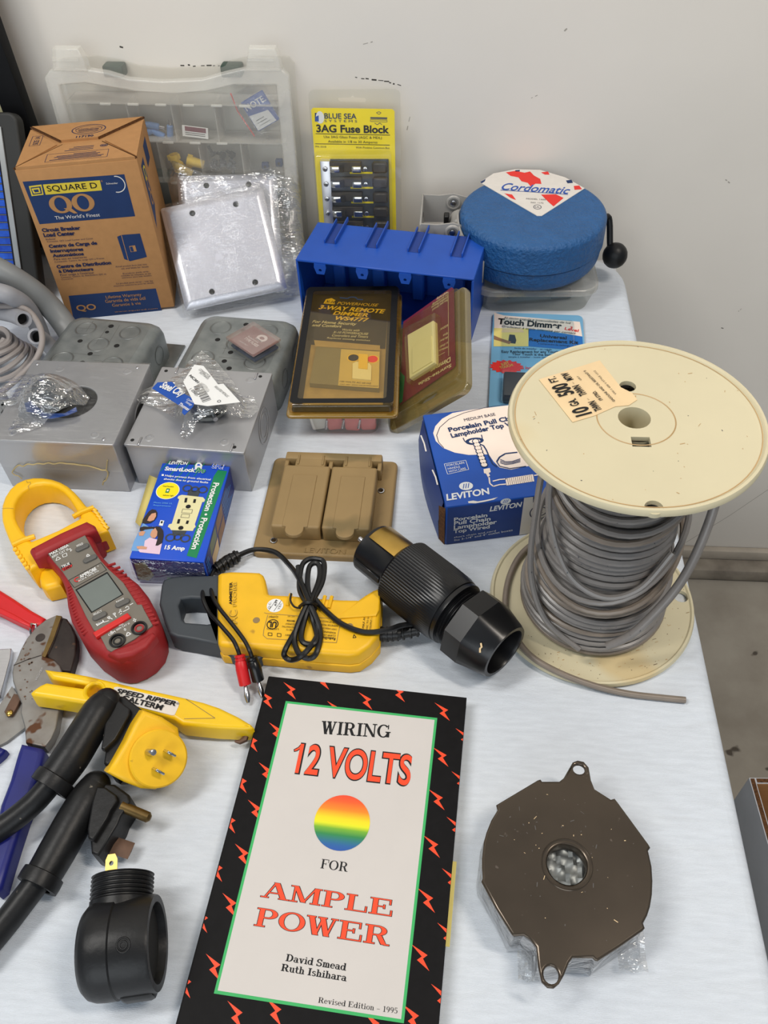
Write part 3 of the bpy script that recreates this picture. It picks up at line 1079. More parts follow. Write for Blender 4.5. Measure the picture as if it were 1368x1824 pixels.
# top flaps
top = h
for nm, poly in (('flap', [(-w / 2, 0), (-.018, l * .46), (.020, l * .46), (w / 2, .0)]), ('flap', [(-w / 2, l), (w / 2, l), (.016, l * .56), (-.022, l * .56)]), ('flap', [(-w / 2, 0.004), (-w / 2, l - .004), (-.024, l * .5)]), ('flap', [(w / 2, .004), (.022, l * .5), (w / 2, l - .004)])):
    m = M('kraft')
    side = abs(poly[0][0] - poly[1][0]) < .001 or len(poly) == 3
    m.prism(inset(poly if sum(poly[i][0] * poly[(i + 1) % len(poly)][1] - poly[(i + 1) % len(poly)][0] * poly[i][1] for i in range(len(poly))) > 0 else poly[::-1], .0008), top, top + (.0012 if side else .0026))
    ik = Ink(m, xf((0, 0, top + (.0012 if side else .0026))))
    if len(poly) == 4 and poly[0][1] > .05:
        ik.ring(.004, l * .78, .0175, .0011, 'ink_navy', 1, ry=.0125)
        ik.ring(.004, l * .78, .0135, .0006, 'ink_navy', 1, ry=.0090)
        ik.text('BOX MAKERS CERTIFICATE', .004, l * .80, .0016, 'ink_navy', 'c')
        ik.text('EDGE CRUSH TEST', .004, l * .765, .0018, 'ink_navy', 'c')
        for q in range(5):
            ik.rect(-.006, l * .72 + q * .0016, .014, l * .72 + q * .0016 + .0005, 'ink_navy')
        ik.text('117190', .002, l * .585, .0042, 'ink_navy', 'c', bold=.03)
    elif len(poly) == 4:
        ik.box(-.030, .006, .030, .024, .0005, 'ink_navy')
        for q, (a, b) in enumerate(((-.026, .024), (-.018, .026), (-.022, .02), (-.02, .022), (-.004, .018))):
            ik.rect(a, .009 + q * .0026, b, .0102 + q * .0026, 'ink_navy')
        for q in range(3):
            ik.rect(-.014 + q * .004, .028 + q * .0035, .014, .0292 + q * .0035, 'ink_navy')
        ik.ring(.024, .034, .004, .0008, 'ink_navy', 1, ry=.003)
        ik.rect(.0215, .033, .0265, .035, 'ink_navy')
    elif poly[0][0] < 0:
        ik.box(-.053, .052, -.042, .076, .0005, 'ink_navy')
        ik.text('SIZE 1A', -.0445, .054, .005, 'ink_navy', rot=90, w=.02)
    m.use('kraft_edge')
    for i in range(len(poly)):
        a, b = Vector(poly[i]), Vector(poly[(i + 1) % len(poly)])
        if side or abs(a.y - b.y) > .02:
            d = (b - a).normalized()
            nn = Vector((-d.y, d.x)) * .0007
            z = top + .0004
            z2 = top + (.0010 if side else .0024)
            if not side:
                m.add([(a.x - nn.x, a.y - nn.y, z), (b.x - nn.x, b.y - nn.y, z), (b.x - nn.x, b.y - nn.y, z2), (a.x - nn.x, a.y - nn.y, z2)], [(0, 1, 2, 3)])
                m.add([(a.x + nn.x, a.y + nn.y, z), (b.x + nn.x, b.y + nn.y, z), (b.x + nn.x, b.y + nn.y, z2), (a.x + nn.x, a.y + nn.y, z2)], [(0, 1, 2, 3)])
    m.build(nm, qo)

# ---------------------------------------------------------------- parts organizer leaning on the wall
W = frame((-.300, .876, .001), (1, 0, 0), (0, .04, 1))   # x right, y up the face, z towards the viewer
W = W @ Matrix.Rotation(radians(-1.2), 4, 'Z')
org = place('parts_organizer', 'large translucent compartment case with a curved handle standing against the wall', 'organizer', W)
pts = trace(W, zp(0, 60, .4094, [(195, 190), (215, 160), (370, 152), (470, 168), (560, 195), (700, 206), (880, 198), (980, 170), (1060, 152), (1230, 155), (1256, 185)]), .0)
xl, xr = pts[0][0], pts[-1][0]
outer = [(xl + .004, .0), (xr - .004, 0), (xr, .006)] + pts[::-1] + [(xl, .006)]
m = M('organizer_plastic')
m.prism(outer, -.040, -.0385)
m.prism(outer, -.0385, -.004, caps=(False, False))
m.build('tray', org)
inner_top = trace(W, zp(0, 60, .4094, [(250, 222), (370, 214), (480, 232), (600, 252), (760, 262), (900, 250), (1020, 222), (1205, 222)]), .0)
inner = [(xl + .014, .012), (xr - .014, .012)] + [(min(max(x, xl + .014), xr - .014), y) for x, y in inner_top[::-1]]
m = M('organizer_rim')
m.prism(outer, -.006, .002, holes=[inner], bev=.0016)
m.build('lid_frame', org)
m = M('organizer_plastic')
m.prism(inner, -.003, -.001)
m.build('lid_window', org)
for px in (290, 1130):
    c = hit(W, *zp(0, 60, .4094, [(px + 15, 150)])[0], 0)
    m = M('organizer_rim')
    pl_ = [(c[0] - .018, c[1] - .002), (c[0] + .019, c[1] - .002), (c[0] + .0175, c[1] + .010), (c[0] + .0145, c[1] + .019), (c[0] - .0125, c[1] + .019)]
    m.prism(pl_, -.008, .003, bev=.001)
    m.prism([(c[0] - .015, c[1] + .008), (c[0] + .013, c[1] + .008), (c[0] + .013, c[1] + .0105), (c[0] - .014, c[1] + .0105)], .003, .0045)
    m.build('latch', org)
yt = max(p[1] for p in pts)
xs = lambda px, py: hit(W, *zp(0, 60, .4094, [(px, py)])[0], -.01)
rows = [xs(760, 302)[1], xs(760, 465)[1], xs(760, 640)[1], .012]
m = M('organizer_rim')
for y in rows[:3]:
    m.box((xl + .012, y - .0006, -.038), (xr - .012, y + .0006, -.006))
m.build('shelf_divider', org)
cols_ = {0: (570, 760, 945), 1: (705, 880, 1060)}
for k, cs in cols_.items():
    for px in cs:
        x = xs(px, 380 if k == 0 else 560)[0]
        m = M('organizer_rim')
        m.box((x - .0006, rows[k + 1], -.038), (x + .0006, rows[k] - .001, -.006))
        m.build('compartment_divider', org)
for k in range(3):
    for px in range(6 - k):
        x = xl + .05 + px * .03
        m = M('milky')
        m.rbox((x, rows[k] - .0012, -.0058), (x + .012, rows[k] + .0010, -.0035), .0004, 1)
        m.build('divider_clip', org)


def inorg(px, py, z=-.02):
    a = hit(W, *zp(0, 60, .4094, [(px, py)])[0], z)
    return W @ Matrix.Translation((a[0], a[1], z))


rs = random.Random(5)
lab = ['pale blue crimp terminal lying at the left of the blue heap in the clear case', 'pale blue crimp terminal in the middle of the blue heap in the clear case', 'pale blue crimp terminal at the right of the blue heap in the clear case', 'pale blue crimp terminal lying on top of the blue heap in the clear case']
for i, (px, py, rz) in enumerate(((640, 430, 20), (690, 435, -30), (740, 425, 80), (665, 400, -10))):
    t = place('crimp_terminal', lab[i], 'terminal', inorg(px, py, -.022) @ Matrix.Rotation(radians(rz), 4, 'Z') @ Matrix.Rotation(pi / 2, 4, 'Y'), 'blue crimp terminals in the clear case')
    m = M('crimp_blue')
    m.lathe([(0, -.008), (.0028, -.008), (.0036, -.004), (.0036, .006), (.0026, .007), (0, .007)], 12)
    m.build('sleeve', t)
    m = M('steel')
    m.cyl(.0018, .007, .013, 10)
    m.build('barrel', t)
W2 = inorg(850, 430, -.012)
m = M('white_print')
m.box((-.014, -.005, -.001), (.014, .006, .001))
ik = Ink(m, xf((0, 0, .001)))
ik.rect(-.011, .001, .012, .006, 'maroon')
ik.rect(-.011, -.003, .011, -.0022, 'ink_grey')
ik.rect(-.011, -.001, .011, -.0002, 'ink_grey')
o = m.build('parts_card')
o.matrix_world = W2 @ Matrix.Rotation(radians(-6), 4, 'Z')
tag(o, 'small white card with a maroon edge lying inside the clear case', 'card')
W2 = inorg(1130, 340, -.012) @ Matrix.Rotation(radians(28), 4, 'Z')
t = place('parts_packet', 'blue and white paper packet in a red-lined bag inside the clear case', 'packet', W2)
m = M('leviton_blue')
m.rbox((-.013, -.016, -.002), (.015, .017, .002), .001)
ik = Ink(m, xf((0, 0, .002)))
ik.poly([(-.012, -.015), (.012, -.015), (.010, -.002), (-.012, .002)], 'white_print')
ik.text('NOTE.', -.011, .007, .006, 'white_print', bold=.02)
for q in range(3):
    ik.rect(-.008, -.012 + q * .003, .006 - q * .002, -.0112 + q * .003, 'ink_grey')
m.build('packet_body', t)
m = M('red_print')
m.tube([(-.019, -.018, .002), (-.020, .012, .002), (-.016, .03, .002)], .0007, 6)
m.build('bag_zip', t)
m = M('film')
m.grid(6, 6, lambda u, v: (-.02 + .042 * u, -.02 + .048 * v, .0035 + .001 * sin(9 * u + 5 * v)))
m.build('bag_film', t)
lab = ['yellow wire connector standing at the left of the yellow group in the clear case', 'yellow wire connector lying at the right of the yellow group in the clear case', 'yellow wire connector at the bottom of the yellow group in the clear case']
for i, (px, py, rz) in enumerate(((765, 560, 10), (850, 560, 75), (800, 590, 60))):
    t = place('wire_connector', lab[i], 'wire connector', inorg(px, py, -.018) @ Matrix.Rotation(radians(rz), 4, 'Z') @ Matrix.Rotation(-pi / 2, 4, 'X'), 'yellow wire connectors in the clear case')
    m = M('nut_yellow')
    m.lathe([(0, -.010), (.0045, -.010), (.005, -.002), (.0058, .006), (.0058, .009), (.0044, .009), (.0042, 0), (0, 0)], 14)
    m.build('shell', t)
    m = M('nut_yellow')
    for s in (-1, 1):
        m.rbox((s * .0055 - .002, -.0008, .003), (s * .0055 + .002, .0008, .009), .0005, 1)
    m.build('wing', t)
for i in range(9):
    W2 = inorg(930 + (i % 3) * 42, 530 + (i // 3) * 22, -.014) @ Matrix.Rotation(rs.uniform(0, 6), 4, 'Z') @ Matrix.Rotation(rs.uniform(.6, 2.4), 4, 'X')
    m = M('stud_grey')
    m.lathe([(0, 0), (.0042, 0), (.0042, .003), (.002, .003), (.002, .011), (0, .011)], 6)
    o = m.build('hex_bolt')
    o.matrix_world = W2
    tag(o, 'small grey steel bolt in the heap of bolts inside the clear case', 'bolt', 'grey bolts in the clear case')
for i, (px, py) in enumerate(((1155, 575), (1215, 560))):
    m = M('navy')
    m.rbox((-.004, -.004, -.003), (.004, .004, .003), .0012)
    m.use('ink_black').cyl(.0016, .003, .0036, 10)
    o = m.build('snap_bushing')
    o.matrix_world = inorg(px, py, -.02)
    tag(o, ('dark blue bushing at the left in the lower right compartment of the clear case', 'dark blue bushing at the right in the lower right compartment of the clear case')[i], 'bushing', 'dark blue bushings in the clear case')
m = M('dark_green')
m.rbox((-.020, -.026, -.010), (.018, .022, .0), .003)
o = m.build('green_spacer')
o.matrix_world = inorg(700, 680, -.018)
tag(o, 'dark green block at the bottom left inside the clear case', 'block')
for k, px in enumerate((500, 1010)):
    m = M('dark_green')
    m.rbox((-.011, -.004, -.010), (.011, .008, .006), .002)
    o = m.build('handle_clip')
    o.parent = org
    o.matrix_parent_inverse = Matrix()
    a = hit(W, *zp(0, 60, .4094, [(px, 168)])[0], -.03)
    o.location = (a[0], a[1], -.03)

# ---------------------------------------------------------------- fuse block on a yellow card
pt = P(0, 0)
A, B = PY(549, 160, .908), PY(713, 166, .908)
wf = (B - A).length
tz = A.z
W = frame(((A.x + B.x) / 2, .880, .0), (B - A).normalized() * Vector((1, 1, 0)), (0, .028, tz))
L = Vector((0, .028, tz)).length
fb = place('fuse_block_pack', 'yellow carded fuse block in a clear blister leaning on the wall', 'blister pack', W)
m = M('bright_yellow')
card = trace(W, zp(540, 150, .15345, [(92, 300), (115, 275), (1035, 290), (1060, 315), (1040, 1760)]), 0)
card = [(card[0][0], .004), (card[3][0] - .0, .004), card[3], card[2], card[1], card[0]]
m.prism([(card[0][0], .004), (card[1][0], .004), card[2], card[3], card[4], card[5]], -.0006, 0)
ik = PInk(m, W, 0)
Z1 = lambda a, b: (540 + a * .15345, 150 + b * .15345)
Zf = lambda pts: [Z1(*p) for p in pts]
ik.pp(Zf([(135, 332), (228, 334), (226, 434), (137, 432)]), 'navy')
c = ik.h(Z1(196, 385))
ik.disc(c[0], c[1], .0045, 'white_print', 2, ry=.0062)
ik.pp(Zf([(140, 380), (180, 360), (182, 432), (140, 432)]), 'leviton_blue', 3)
ik.tp('BLUE SEA', Z1(248, 396), Z1(620, 402), Z1(248, 336), 'navy', .012)
ik.tp('S Y S T E M S', Z1(248, 436), Z1(628, 442), Z1(248, 410), 'navy')
ik.tp('3AG Fuse Block', Z1(155, 552), Z1(998, 566), Z1(155, 470), 'ink_black', .028)
ik.pl(Zf([(145, 574), (1008, 590)]), .0006, 'ink_black', 2)
ik.tp('Use 3AG Glass Fuses (AGC & MDL)', Z1(240, 622), Z1(914, 634), Z1(240, 594), 'ink_black')
ik.tp('Available in 1/8 to 30 Amperes', Z1(290, 676), Z1(862, 686), Z1(290, 648), 'ink_black')
ik.pl(Zf([(140, 690), (1005, 706)]), .0006, 'ink_black', 2)
ik.tp('PN: 5018', Z1(144, 732), Z1(268, 736), Z1(144, 712), 'ink_black')
ik.tp('With Positive Common Bus', Z1(612, 744), Z1(1002, 750), Z1(612, 722), 'ink_black')
ik.pp(Zf([(780, 380), (976, 384), (974, 408), (780, 402)]), 'ink_grey', 2)
ik.pl(Zf([(780, 412), (974, 418), (974, 438), (780, 432), (780, 412)]), .0004, 'ink_grey', 2)
ik.pl(Zf([(850, 330), (880, 350), (905, 330), (880, 318), (850, 330)]), .0005, 'ink_grey', 2)
ik.pl(Zf([(830, 450), (860, 470), (890, 448), (915, 470)]), .0006, 'ink_grey', 2)
m.build('card', fb)
blk = trace(W, Zf([(190, 900), (985, 915)]), .012)
bx0, bx1, by1 = blk[0][0], blk[1][0], blk[0][1]
m = M('probe_slate')
m.rbox((bx0 + .010, .01, .0012), (bx1, by1, .005), .0008)
m.use('plate_steel').rbox((bx0, .01, .001), (bx0 + .011, by1, .010), .0008)
m.build('block_base', fb)
pitch = abs(hit(W, *Z1(600, 1000), .01)[1] - hit(W, *Z1(600, 1175), .01)[1])
for k in range(6):
    y = by1 - .008 - k * pitch
    if y < .012:
        break
    m = M('card_black')
    m.rbox((bx0 + .010, y - pitch * .2, .005), (bx1 - .03, y + pitch * .42, .010), .0006, 1)
    m.use('bright_yellow').box((bx0 + .032, y - pitch * .42, .0052), (bx1 - .018, y - pitch * .3, .0056))
    m.use('card_black').rbox((bx1 - .018, y - pitch * .3, .005), (bx1 - .001, y + pitch * .42, .012), .002, 1)
    bay = m.build('fuse_bay', fb)
    for x in (bx0 + .016, bx0 + .040):
        m = M('chrome')
        m.rbox((x - .005, y - .0035, .010), (x + .006, y + .0035, .0145), .0012, 2)
        m.use('hole_dark').box((x + .0055, y - .003, .0105), (x + .0098, y + .0035, .0135)) if x < bx0 + .03 else None
        m.build('fuse_clip', bay)
    for x in (bx0 + .0055, bx0 + .050):
        m = M('steel')
        m.cyl(.0028, .010, .0125, 14, xf((x, y, 0)), .0006)
        m.use('hole_dark').box((x - .002, y - .0003, .0124), (x + .002, y + .0003, .0128)).box((x - .0003, y - .002, .0124), (x + .0003, y + .002, .0128))
        m.build('screw', bay)
m = M('blister')
X0, X1 = -wf / 2, wf / 2
slot = trace(W, Zf([(405, 155), (550, 150), (575, 128), (600, 150), (725, 160), (735, 185), (715, 212), (430, 205), (405, 185)]), 0)
m.prism(rrect(X0, .0, X1, L, .006), -.0012, .0012, holes=[slot])
m.build('backing_shell', fb)
m = M('blister')
top = trace(W, Zf([(120, 800), (1020, 830)]), .012)
m.prism(rrect(top[0][0], .004, top[1][0], top[0][1], .004), .0012, .019, bev=.004, caps=(False, True))
m.build('blister_dome', fb)

# ---------------------------------------------------------------- clear food container and the cord reel on it
LX0, LX1, LY0, LY1 = .022, .150, .766, .876
tub = place('food_container', 'shallow clear plastic container with a lid under the blue cord reel', 'container', at((LX0 + LX1) / 2, (LY0 + LY1) / 2, 0, 1.5))
hw, hl = (LX1 - LX0) / 2, (LY1 - LY0) / 2
m = M('tub_plastic')
a = rrect(-hw + .006, -hl + .006, hw - .006, hl - .006, .018)
b = rrect(-hw, -hl, hw, hl, .018)
n = len(a)
m.add([(x, y, .0005) for x, y in a] + [(x, y, .024) for x, y in b], [(i, (i + 1) % n, n + (i + 1) % n, n + i) for i in range(n)] + [tuple(range(n))[::-1]])
m.build('tub', tub)
m = M('tub_lid')
m.prism(rrect(-hw - .002, -hl - .002, hw + .002, hl + .002, .02), .0235, .0305, bev=.002)
m.build('lid', tub)
for k, (x, y, r) in enumerate(((-.02, -.02, 30), (.03, -.025, 5))):
    m = M('ink_grey')
    m.rbox((-.011, -.005, 0), (.011, .005, .009), .0015)
    o = m.build('grey_fitting')
    o.matrix_world = MW[tub.name] @ xf((x, y, .002), rz=radians(r))
    tag(o, ('grey fitting at the left inside the clear container', 'grey fitting at the right inside the clear container')[k], 'fitting')

RZ0, RZ1, RR = .0315, .088, .077
cc = P(950, 372, RZ1)
reel = place('cord_reel', 'round blue leather-textured retractable cord reel with a red and white emblem', 'cord reel', at(cc.x, cc.y, RZ0, 0))
hh = RZ1 - RZ0
m = M('vinyl_blue')
pr = [(0, 0), (RR - .016, 0)] + [(RR - .016 + .014 * sin(a), .014 - .014 * cos(a)) for a in (.3, .6, .9, 1.2, 1.5)] + [(RR - .001, hh * .42), (RR - .0022, hh * .425), (RR - .0022, hh * .44), (RR, hh * .445), (RR, hh - .007)]
pr += [(RR - .007 + .007 * cos(a), hh - .007 + .007 * sin(a)) for a in (.25, .5, .75, 1.0, 1.25, 1.5)] + [(RR - .03, hh + .0003), (0, hh)]
m.lathe(pr, 64)
m.build('housing', reel)
m = M('rust_brown')
m.lathe([(RR - .0026, hh * .425), (RR - .0012, hh * .428), (RR - .0012, hh * .437), (RR - .0026, hh * .44)], 64)
m.build('seam', reel)
m = M('emblem_white')
WR = MW[reel.name]
Zc = lambda pts: zp(740, 280, .2778, pts)
Z1 = lambda a, b: Zc([(a, b)])[0]
emb = Zc([(414, 162), (500, 105), (640, 78), (800, 82), (960, 130), (1085, 200), (810, 376), (780, 376)])
m.prism(trace(WR, emb, hh + .0006), hh + .0002, hh + .0008)
ik = PInk(m, WR, hh + .0008)
ik.pp(Zc([(580, 98), (640, 88), (700, 100), (735, 92), (760, 118), (800, 140), (808, 172), (770, 170), (740, 190), (720, 165), (680, 155), (660, 130), (610, 120)]), 'red_print')
ik.pp(Zc([(805, 240), (900, 238), (950, 262), (885, 316), (850, 285)]), 'red_print')
ik.pp(Zc([(570, 232), (620, 240), (645, 275), (610, 262)]), 'red_print')
ik.pp(Zc([(1015, 185), (1050, 182), (1068, 206), (1020, 210)]), 'red_print')
ik.pp(Zc([(805, 98), (850, 92), (860, 112), (830, 112)]), 'red_print')
ik.pp(Zc([(965, 150), (1000, 145), (1010, 165), (975, 168)]), 'navy')
ik.pp(Zc([(415, 160), (450, 140), (445, 155), (425, 168)]), 'navy')
ik.pp(Zc([(640, 84), (670, 82), (668, 92), (640, 92)]), 'navy')
ik.tp('Cordomatic', Z1(540, 208), Z1(975, 236), Z1(548, 166), 'leviton_blue', .012, .28, 3)
ik.pl(Zc([(545, 212), (760, 225), (978, 240)]), .0009, 'leviton_blue', 3)
ik.tp('MODEL 1600', Z1(710, 272), Z1(836, 278), Z1(710, 264), 'ink_grey')
ik.tp('NO. 1172', Z1(740, 296), Z1(820, 300), Z1(740, 288), 'ink_grey')
c = ik.h(Z1(782, 320))
ik.ring(c[0], c[1], .0042, .0006, 'ink_navy', 2, ry=.0048)
ik.text('UL', c[0], c[1] - .0016, .003, 'ink_navy', 'c')
m.build('emblem', reel)
# wall bracket on the left side
m = M('tin_grey')
arc = [(RR * 1.012 * cos(a), RR * 1.012 * sin(a)) for a in [radians(q) for q in range(140, 232, 6)]]
vs, fs = [], []
for k, (x, y) in enumerate(arc):
    t = k / (len(arc) - 1)
    zt = .050 - .020 * abs(t - .45) ** 1.2 * 2
    vs += [(x, y, .006), (x, y, zt)]
for k in range(len(arc) - 1):
    fs.append((2 * k, 2 * k + 1, 2 * k + 3, 2 * k + 2))
m.add(vs, fs)
m.build('saddle_plate', reel, solid=.0018)
for yy in (.046, -.017):
    m = M('tin_grey')
    pl_ = [(-.117, .016), (-.080, .016), (-.064, .024), (-.061, .036), (-.068, .0450), (-.084, .0495), (-.100, .0475), (-.117, .0485)]
    m.prism(pl_, -.001, .001, xf((0, yy, 0), rx=pi / 2))
    m.lathe([(.0085, .0012), (.0075, .0026), (.006, .0028), (.0055, .0014)], 20, xf((-.084, yy, .0395), rx=pi / 2))
    m.use('steel').cyl(.0036, .001, .0036, 14, xf((-.084, yy, .0395), rx=pi / 2), .001)
    m.build('bracket_arm', reel)
m = M('tin_grey')
m.rbox((-.119, -.0185, .015), (-.117, .0475, .0485), .0006, 1)
m.use('hole_dark').cyl(.003, 0, .0002, 14, xf((-.1169, .028, .034), ry=pi / 2))
bp_ = m.build('bracket_plate', reel)
m = M('tin_grey')
m.lathe([(.010, -.012), (.012, -.010), (.012, .010), (.010, .012)], 20, xf((-.076, .016, .030), rx=pi / 2))
m.build('roller', bp_)
m = M('cord_black')
m.rbox((-.094, .010, .020), (-.088, .020, .042), .001, 1)
m.build('strap', bp_)
m = M('cord_black')
e1 = WR.inverted() @ P(1092, 455, .034)
m.tube(spline([(RR * .93, .008, .038), (RR + .006, .018, .037), (e1.x - .004, e1.y + .004, e1.z + .008), (e1.x, e1.y, e1.z)], 6), .0034, 10)
m.build('cord', reel)
m = M('rubber_black')
m.sphere(.0135, 20, xf((e1.x + .002, e1.y, e1.z)), (1, .95, 1.05))
m.build('cord_stop', reel)

# ---------------------------------------------------------------- stainless blank plates in clear bags
rot = Matrix(((0.9487, -0.263, 0.1753), (0.3111, 0.6792, -0.6648), (0.0558, 0.6853, 0.7262)))
cpl = CPOS + (Vector((-0.2619, 0.8361, 0.0355)) - CPOS) * .955
W = rot.to_4x4()
W.translation = cpl


def wall_plate(W, label, k):
    t = place('wall_plate', label, 'wall plate', W @ Matrix.Translation((0, -.0545 * k, 0)), 'steel wall plates in clear bags')
    s = .0545 * k
    m = M('plate_steel')
    vs, rings = [], []
    for d, z in ((0, -.006), (.0006, -.0035), (.005, -.0006), (.009, 0)):
        rings.append([(x, y + s, z) for x, y in rrect(-s + d, -s + d, s - d, s - d, .0025, 3)])
    n = len(rings[0])
    for r in rings:
        vs += r
    fs = [(q * n + i, q * n + (i + 1) % n, (q + 1) * n + (i + 1) % n, (q + 1) * n + i) for q in range(3) for i in range(n)]
    m.add(vs, fs)
    hs = [circ(sx * .023 * k, s + sy * .0415 * k, .0032, 14) for sx in (-1, 1) for sy in (-1, 1)]
    m.prism([(x, y) for x, y, z in rings[3]], -.0012, 0, holes=hs)
    m.build('faceplate', t)
    m = M('hole_dark')
    for hx in hs:
        cx, cy = sum(p[0] for p in hx) / 14, sum(p[1] for p in hx) / 14
        m.lathe([(.0036, .00012), (.0032, -.0008), (.0020, -.002), (0, -.003)], 14, xf((cx, cy, 0)))
    m.build('screw_hole', t)
    return t


def bag(W, outline, label, z, amp, seed, name='plastic_bag', matl='film', cat='bag', back=True, group=None):
    """crinkled clear pouch: a sheet over the content, tucked down at its rim"""
    rs = random.Random(seed)
    xs_ = [p[0] for p in outline]
    ys_ = [p[1] for p in outline]
    n = len(outline)
    cx, cy = sum(xs_) / n, sum(ys_) / n
    dense = []
    for i in range(n):
        a, b = outline[i], outline[(i + 1) % n]
        for q in range(6):
            dense.append((a[0] + (b[0] - a[0]) * q / 6, a[1] + (b[1] - a[1]) * q / 6))
    ph = [rs.uniform(0, 6.28) for _ in range(12)]
    K = 14
    vs, fs = [], []
    N = len(dense)

    def hgt(x, y, t):
        f = sum(sin((x * cos(ph[j]) + y * sin(ph[j])) * (90 + 70 * j) + ph[j] * 3) / (1 + .5 * j) for j in range(6))
        return z(x, y, t) + amp * f * (1 - t ** 6 * .6)
    vs.append((cx, cy, hgt(cx, cy, 0)))
    for k in range(1, K + 1):
        t = k / K
        for (x, y) in dense:
            X, Y = cx + (x - cx) * t, cy + (y - cy) * t
            vs.append((X, Y, hgt(X, Y, t)))
    for i in range(N):
        fs.append((0, 1 + i, 1 + (i + 1) % N))
    for k in range(K - 1):
        for i in range(N):
            a = 1 + k * N
            fs.append((a + i, a + N + i, a + N + (i + 1) % N, a + (i + 1) % N))
    m = M(matl)
    m.add(vs, fs)
    o = m.build(name, angle=None)
    o.matrix_world = W
    tag(o, label, cat, group)
    return o


wall_plate(W, 'stainless blank wall plate with four screw holes, nearer of the two in clear bags', 1.04)
Wb = W @ xf((.013, .030, -.015), rz=radians(-10))
wall_plate(Wb, 'stainless wall plate showing behind the nearer bagged plate', 1.0)
zf = lambda x, y, t: .0016 - .012 * max(0, (t - .86) / .14) ** 1.5
bag(W, [(-.060, -.062), (.058, -.066), (.068, -.058), (.073, .0), (.064, .05), (.056, .066), (-.052, .062), (-.059, .056), (-.059, 0)], 'crinkled clear bag around the nearer stainless wall plate', zf, .0007, 2, group='clear bags of the wall plates')
bag(Wb, [(-.055, -.072), (.072, -.080), (.088, -.060), (.078, .0), (.082, .052), (.060, .066), (.02, .058), (-.03, .06), (-.060, .074), (-.066, .05), (-.058, 0)], 'crinkled clear bag around the plate behind, spreading out to the right', zf, .0016, 4, matl='film_wrinkled', group='clear bags of the wall plates')

# ---------------------------------------------------------------- solar panels, cut by the left edge of the photo
A, B = P(64, 470, .0), PY(18, 0, .90)
t = P(62, 330, .02)
xr = PY(46, 140, .895).x
W = frame((xr, .878, .012), (1, 0, 0), (0, .03, 1)) @ Matrix.Rotation(radians(1.5), 4, 'Z')
sp = place('solar_panel', 'tall black-framed solar panel leaning on the wall behind the smaller panel', 'solar panel', W)
m = M('panel_frame')
m.rbox((-.026, 0, -.014), (0, .46, .004), .001)
m.rbox((-.40, .434, -.014), (-.026, .46, .004), .001)
m.rbox((-.40, 0, -.014), (-.026, .026, .004), .001)
m.rbox((-.40, .026, -.014), (-.374, .434, .004), .001)
m.build('frame', sp)
m = M('rail_cream')
m.box((-.031, .026, -.004), (-.026, .434, .001))
m.build('edge_strip', sp)
m = M('cell_dark')
m.box((-.374, .026, -.010), (-.031, .434, -.002))
ik = Ink(m, xf((0, 0, -.002)))
for q in range(20):
    ik.rect(-.374, .04 + q * .021, -.031, .0404 + q * .021, 'probe_slate')
m.build('cell_sheet', sp)

a0 = P(84, 545, 0)
b0 = P(33, 212, .17)
W = frame((a0.x - .002, a0.y - .002, .008), (1, 0, 0), (b0.x - a0.x, b0.y - a0.y, .17))
LL = Vector((0, b0.y - a0.y, .17)).length
sp2 = place('solar_panel', 'smaller blue-celled solar panel with grey rubber edge leaning at the far left', 'solar panel', W)
edge = trace(W, [(70, 495), (50, 360), (33, 225), (20, 208), (0, 205)], 0)
m = M('panel_rubber')
xR = edge[2][0]
m.prism(rrect(-.26, 0, xR, LL, .010), -.012, .002, bev=.003)
m.build('rubber_frame', sp2)
xr_ = hit(W, 8, 240, .0025)[0]
xr2 = hit(W, 38, 470, .0025)[0]
xr_ = min(xr_, xr2)
m = M('panel_rail')
m.rbox((-.25, .008, .002), (xr_, LL - .014, .0045), .0008)
m.build('inner_rail', sp2)
m = M('cell_dark')
m.box((-.245, .012, .0045), (xr_ - .006, LL - .018, .0050))
ik = Ink(m, xf((0, 0, .005)))
q = 0
y = .014
rs = random.Random(2)
while y < LL - .026:
    for c in range(5):
        x1 = xr_ - .0075 - c * .03
        ik.rect(x1 - .028, y, x1, y + .0062, 'pcb_blue')
    ik.rect(-.24, y + .0067, xr_ - .0075, y + .0071, 'panel_rail', 2)
    y += .0078
m.build('cell_sheet', sp2)
